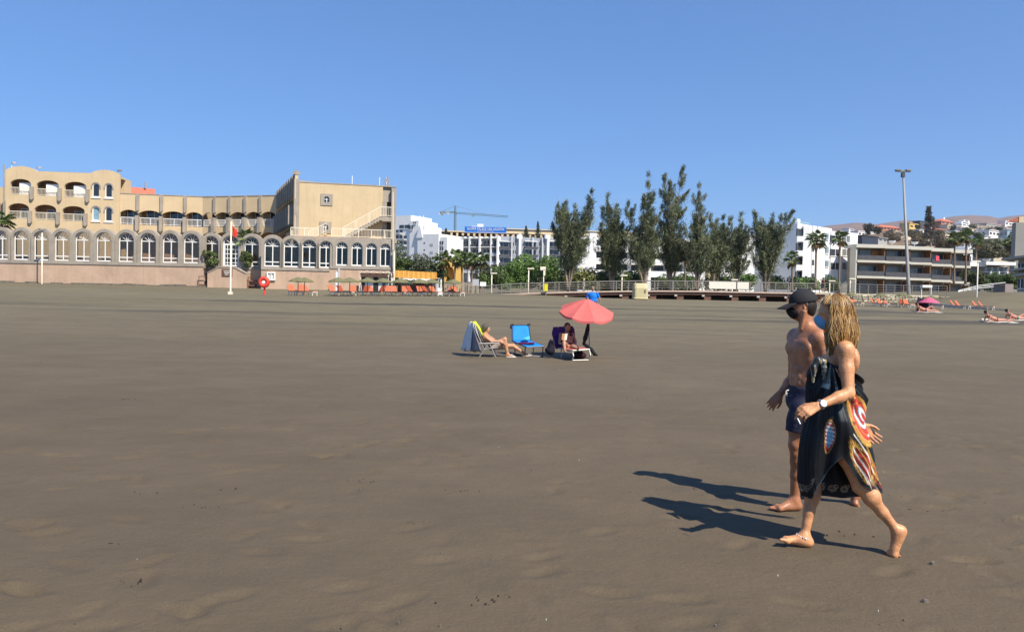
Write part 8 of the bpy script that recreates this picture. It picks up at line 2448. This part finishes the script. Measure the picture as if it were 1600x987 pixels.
def red_parasol():
    q = D0 + .15
    foot = gnd(J(922, 553, q)); T = thing('parasol', foot, 'faded coral red beach parasol tilted over the reclining woman', 'parasol')
    apex = J(918, 466.5, q - .05); cen = J(915, 492, q - .12)
    m = mat('coral_canvas', (.66, .155, .14), .75, .10, 3, transl=.22)
    axis = nrmz(np.array([.02, -.30, 1.0])); sx = nrmz(np.array([1, .0, -.075])); sy = np.cross(axis, sx)
    Rr = 44.5 * KP; n = 8; seg = 6; rings = 7
    for k in range(n):
        mb = MB()
        for i in range(rings + 1):
            t = i / rings
            for j in range(seg + 1):
                a = 2 * math.pi * (k + j / seg) / n + .2; mid = math.sin(math.pi * j / seg)
                r = Rr * t * (1 - .075 * mid * t); h = -.385 * t ** 1.10 - .060 * mid * t * (1 - .2 * t)
                mb.v.append(tuple(apex + sx * r * math.cos(a) + sy * r * math.sin(a) + axis * h))
        w = seg + 1
        for i in range(rings):
            for j in range(seg): mb.f.append((i * w + j, i * w + j + 1, (i + 1) * w + j + 1, (i + 1) * w + j)); mb.m.append(0)
        # scalloped valance
        k0 = len(mb.v)
        for j in range(seg + 1):
            p = np.array(mb.v[rings * w + j]); mb.v.append(tuple(p + np.array([0, 0, -1]) * (.045 + .02 * math.sin(math.pi * j / seg))))
        for j in range(seg): mb.f.append((rings * w + j, rings * w + j + 1, k0 + j + 1, k0 + j)); mb.m.append(0)
        mb.build('canopy_panel', m, T, smooth=False)
    st = mat('parasol_steel', (.40, .40, .39), .4, .05, 4, metal=.5)
    for k in range(n):
        a = 2 * math.pi * k / n + .2; mb = MB()
        mb.tube([apex + sx * Rr * t * math.cos(a) + sy * Rr * t * math.sin(a) + axis * (-.385 * t ** 1.10 - .015) for t in np.linspace(0, .98, 7)], .006, 4); mb.build('rib', st, T)
    mb = MB(); mb.tube([foot - [0, 0, .2], foot, apex + axis * .05], .018, 8); mb.build('pole', st, T)
    # black wetsuit top hanging from the pole
    W_ = thing('hanging_wrap', J(917, 540, q - .08), 'black wrap hanging down along the parasol pole', 'garment')
    B = Body(); B.chain([J(919.5, 503, q - .1), J(918, 515, q - .1), J(914.5, 528, q - .12), J(912, 537, q - .15)], [.035, .055, .06, .03], .03); B.chain([J(924, 546, q - .15), J(929, 553, q - .2), J(933.5, 555, q - .25)], [.05, .045, .02], .03)
    B.chain([J(912, 537, q - .15), J(918, 541, q - .2), J(924, 546, q - .15)], [.04, .05, .05], .03)
    B.build('cloth', mat('black_wrap', (.010, .010, .012), .8, .2, 12), W_, .014)
red_parasol()

# ------------------------------------------------------------------ other people on the beach
def standing(px, head_y, Y, h, facing, label, shirt, trousers, skinc, hair, wide=1.0, stride=.12):
    b = P(px, 470, Y); x = b.x; zt = P(px, head_y, Y).z; z0 = zt - h
    T = thing('person', (x, Y, z0), label, 'person'); o = np.array([x, Y, z0]); f = nrmz((*facing, 0)); s = np.array([-f[1], f[0], 0]); up = np.array([0, 0, 1.])
    k = h / 1.75
    B = Body(); hc = o + up * (h - .12 * k)
    B.ell(hc, (.085, .085, .115), None, .02); B.cone(hc, o + up * 1.42 * k, .055, .055, .03); B.cone(hc + f * .09, hc + f * .105 - up * .03, .01, .014, .01)
    B.ell(o + up * 1.22 * k, (.17 * wide, .13 * wide, .24), [s, f, up], .04); B.ell(o + up * .98 * k, (.17 * wide, .14 * wide, .16), [s, f, up], .05)
    for q in (-1, 1):
        sh = o + up * 1.38 * k + s * q * .19 * wide; e = o + up * 1.08 * k + s * q * .28 * wide + f * .03; w = o + up * .86 * k + s * q * .27 * wide + f * .10
        B.ell(sh, (.06, .06, .07), None, .03); B.chain([sh, e], [.052, .042], .02); B.chain([e, w], [.042, .028], .02); add_hand(B, w, (f[0] * .3, f[1] * .3, -1), f * .5 + s * -q, .4, .95, q)
        hp = o + up * .90 * k + s * q * .09; kn = o + up * .48 * k + s * q * .10 + f * stride * q * .6; an = o + up * .08 + s * q * .10 + f * stride * q
        B.chain([hp, kn], [.09, .06], .03); B.chain([kn, an], [.056, .038], .02); B.cone(an - up * .04, an - up * .05 + f * .14, .036, .03, .02)
    B.build('body', skin('skin_' + skinc, {'tan': (.42, .22, .13), 'pale': (.48, .28, .19)}[skinc]), T, .018)
    Q = Body(); Q.ell(o + up * 1.20 * k, (.185 * wide, .145 * wide, .27), [s, f, up], .04); Q.ell(o + up * .98 * k, (.185 * wide, .155 * wide, .17), [s, f, up], .05)
    for q in (-1, 1): sh = o + up * 1.38 * k + s * q * .19 * wide; e = o + up * 1.08 * k + s * q * .28 * wide + f * .03; Q.cone(sh, sh * .3 + e * .7, .072, .066, .03)
    Q.clip(o + up * .90 * k, -up); Q.build('shirt', mat('shirt_' + label[:12].replace(' ', '_'), shirt, .85, .12, 6), T, .018)
    Q = Body(); Q.ell(o + up * .90 * k, (.185 * wide, .15 * wide, .12), [s, f, up], .03)
    for q in (-1, 1): hp = o + up * .90 * k + s * q * .09; kn = o + up * .48 * k + s * q * .10 + f * stride * q * .6; Q.cone(hp, hp * .25 + kn * .75, .105, .09, .03)
    Q.clip(o + up * .95 * k, up); Q.build('shorts', mat('shorts_' + label[:12].replace(' ', '_'), trousers, .85, .12, 6), T, .018)
    if hair:
        H = Body(); H.ell(hc + up * .02 - f * .012, (.095, .095, .112), None, .01); H.clip(hc + f * .04 - up * .01, f * .8 - up * .6); H.build('hair', mat('hair_' + label[:8].replace(' ', '_'), hair, .8), T, .016)
standing(926, 448, 41.0, 1.74, (.35, .93), 'heavy man in a bright blue shirt seen from behind above the red parasol', (.012, .17, .62), (.05, .05, .07), 'pale', (.25, .17, .12), 1.35)
standing(911.5, 435.5, 79.5, 1.62, (-1, -.1), 'walker in white clothes on the boardwalk left of the blue shirted man', (.66, .63, .50), (.50, .46, .38), 'tan', (.55, .50, .38), .95)
standing(1285.5, 434, 88, 1.66, (1, -.2), 'distant walker in dark red clothes beside the stout palm trunk', (.22, .03, .03), (.03, .03, .04), 'tan', (.04, .03, .02), .95)

def lying(px, py, label, flip, ht, swim, seed=0, tlabel='towel'):
    """sunbather lying propped on the elbows; px, py: hip pixel"""
    b = G(px, py); o = np.array([b.x, b.y, float(gz(b.x, b.y))]); T = thing('person', o, label, 'person'); d = np.array([flip, -.12, 0.])
    up = np.array([0, 0, 1.])
    B = Body(); hip = o + up * .12; ch = o - d * .38 + up * .30; hc = o - d * .58 + up * .56
    ax = np.array([0, 1., 0]); B.ell(ch, (.18, .12, .16), [ax, up, d], .04); B.ell((ch + hip) / 2, (.15, .11, .2), [ax, up, d], .05); B.ell(hip, (.17, .12, .14), [ax, up, d], .04)
    B.cone(ch - d * .1 + up * .1, hc, .055, .05, .03); B.ell(hc, (.10, .085, .11), None, .02)
    for q in (-1, 1):
        sh = ch + ax * q * .18 - d * .08 + up * .06; e = o - d * .55 + ax * q * .2 + up * .04; w = o - d * .36 + ax * q * .2 + up * .04
        B.chain([sh, e, w], [.05, .038, .028], .02); add_hand(B, w, d, -up, .3, .95, q)
        kn = hip + d * .42 + ax * q * .09 + up * (ht if q > 0 else .02); an = hip + d * .80 + ax * q * .1 - up * .06
        B.chain([hip + ax * q * .08, kn], [.09, .058], .03); B.chain([kn, an], [.055, .036], .02); B.cone(an, an + up * .12 + d * .04, .036, .026, .02)
    B.build('body', skin('sunbather_skin', (.46, .20, .13)), T, .022)
    H = Body(); H.ell(hc - d * .02 + up * .02, (.11, .095, .11), None, .01); H.clip(hc + d * .05, d); H.build('hair', mat('sunbather_hair', (.03, .02, .015), .7), T, .02)
    Q = Body(); Q.ell(hip, (.18, .13, .12), [ax, up, d], .03); Q.build('swimwear', mat('swim_' + str(seed), swim, .8), T, .02)
    tw = thing('beach_towel', o, tlabel, 'towel')
    mb = MB(); n = 8
    for i in range(n + 1):
        for j in range(3): p = o + d * (-.75 + 1.7 * i / n) + ax * (-.42 + .42 * j); mb.v.append((p[0], p[1], float(gz(p[0], p[1])) + .02 + .012 * math.sin(i * 1.7 + j)))
    for i in range(n):
        for j in range(2): mb.f.append((i * 3 + j, (i + 1) * 3 + j, (i + 1) * 3 + j + 1, i * 3 + j + 1)); mb.m.append(0)
    ob = mb.build('cloth', mat('pale_towel', (.60, .58, .52), .95, .1, 8), tw); ob.modifiers.new('t', 'SOLIDIFY').thickness = .02
lying(1557, 503, 'sunburnt sunbather propped on elbows near the right edge', 1, .02, (.35, .05, .04), 1, 'pale towel under the sunburnt sunbather')
lying(1589, 500, 'sunbather with teal swimwear beyond the first at the right edge', 1, .22, (.02, .16, .14), 2, 'pale towel under the sunbather with teal swimwear')
b = G(1541, 501.5); t = thing('rolled_mat', b, 'rolled pale beach mat left of the sunburnt sunbather', 'mat'); mb = MB(); mb.tube([(b.x - .3, b.y, b.z + .07), (b.x + .35, b.y - .1, b.z + .07)], .075, 9); mb.build('roll', mat('mat_pale', (.55, .53, .46), .9, .2, 10), t)

def pink_parasol():
    b = G(1452, 486); q = b.y; k = mpp(q); foot = np.array([b.x, q, float(gz(b.x, q))]); T = thing('parasol', foot, 'pink beach parasol with a dark windbreak near the right sunbeds', 'parasol')
    apex = J(1452, 464, q); m = mat('pink_canvas', (.62, .13, .24), .75, .06, 3, transl=.2); Rr = 15.5 * k
    for kk in range(8):
        mb = MB()
        for i in range(4):
            t = i / 3
            for j in range(3): a = 2 * math.pi * (kk + j / 2) / 8; mb.v.append((apex[0] + Rr * t * math.cos(a), apex[1] + Rr * t * math.sin(a), apex[2] - .42 * t ** 1.3))
        for i in range(3):
            for j in range(2): mb.f.append((i * 3 + j, i * 3 + j + 1, (i + 1) * 3 + j + 1, (i + 1) * 3 + j)); mb.m.append(0)
        mb.build('canopy_panel', m, T)
    mb = MB(); mb.tube([foot - [0, 0, .2], apex], .025, 7); mb.build('pole', M_WHITE, T)
    Wb = thing('windbreak', foot, 'dark navy windbreak cloth left under the pink parasol', 'windbreak'); mb = MB(); a0, a1 = J(1432, 486, q + .3), J(1456, 486, q + .8)
    n = 8
    for i in range(n + 1):
        p = a0 + (a1 - a0) * i / n; z = float(gz(p[0], p[1])); h = (.95 if i < 4 else .62) + .05 * math.sin(i * 2); mb.v += [(p[0], p[1], z - .05), (p[0] + .05, p[1] + .1 * math.sin(i), z + h)]
    for i in range(n): mb.f.append((2 * i, 2 * i + 2, 2 * i + 3, 2 * i + 1)); mb.m.append(0)
    o = mb.build('cloth', mat('navy_windbreak', (.018, .014, .035), .9, .2, 5), Wb); o.modifiers.new('t', 'SOLIDIFY').thickness = .02
    lying(1446, 487.5, 'sunbather with bent knees in the shade of the pink parasol', 1, .30, (.03, .02, .05), 3, 'pale towel on the sand under the pink parasol')
pink_parasol()
# ------------------------------------------------------------------ thin coastal haze
def haze(d):
    mb = MB(); mb.box((-9000, -60, -1.6), (9000, 6200, 620))
    m = bpy.data.materials.new('haze_air'); m.use_nodes = True; n = m.node_tree.nodes; l = m.node_tree.links
    n.remove(n['Principled BSDF'])
    v = n.new('ShaderNodeVolumePrincipled'); v.inputs['Color'].default_value = (.86, .91, 1, 1); v.inputs['Density'].default_value = d; v.inputs['Anisotropy'].default_value = .2
    l.new(v.outputs[0], n['Material Output'].inputs['Volume'])
    o = mb.build('haze', m); tag(o, kind='stuff')
haze(0.000055)
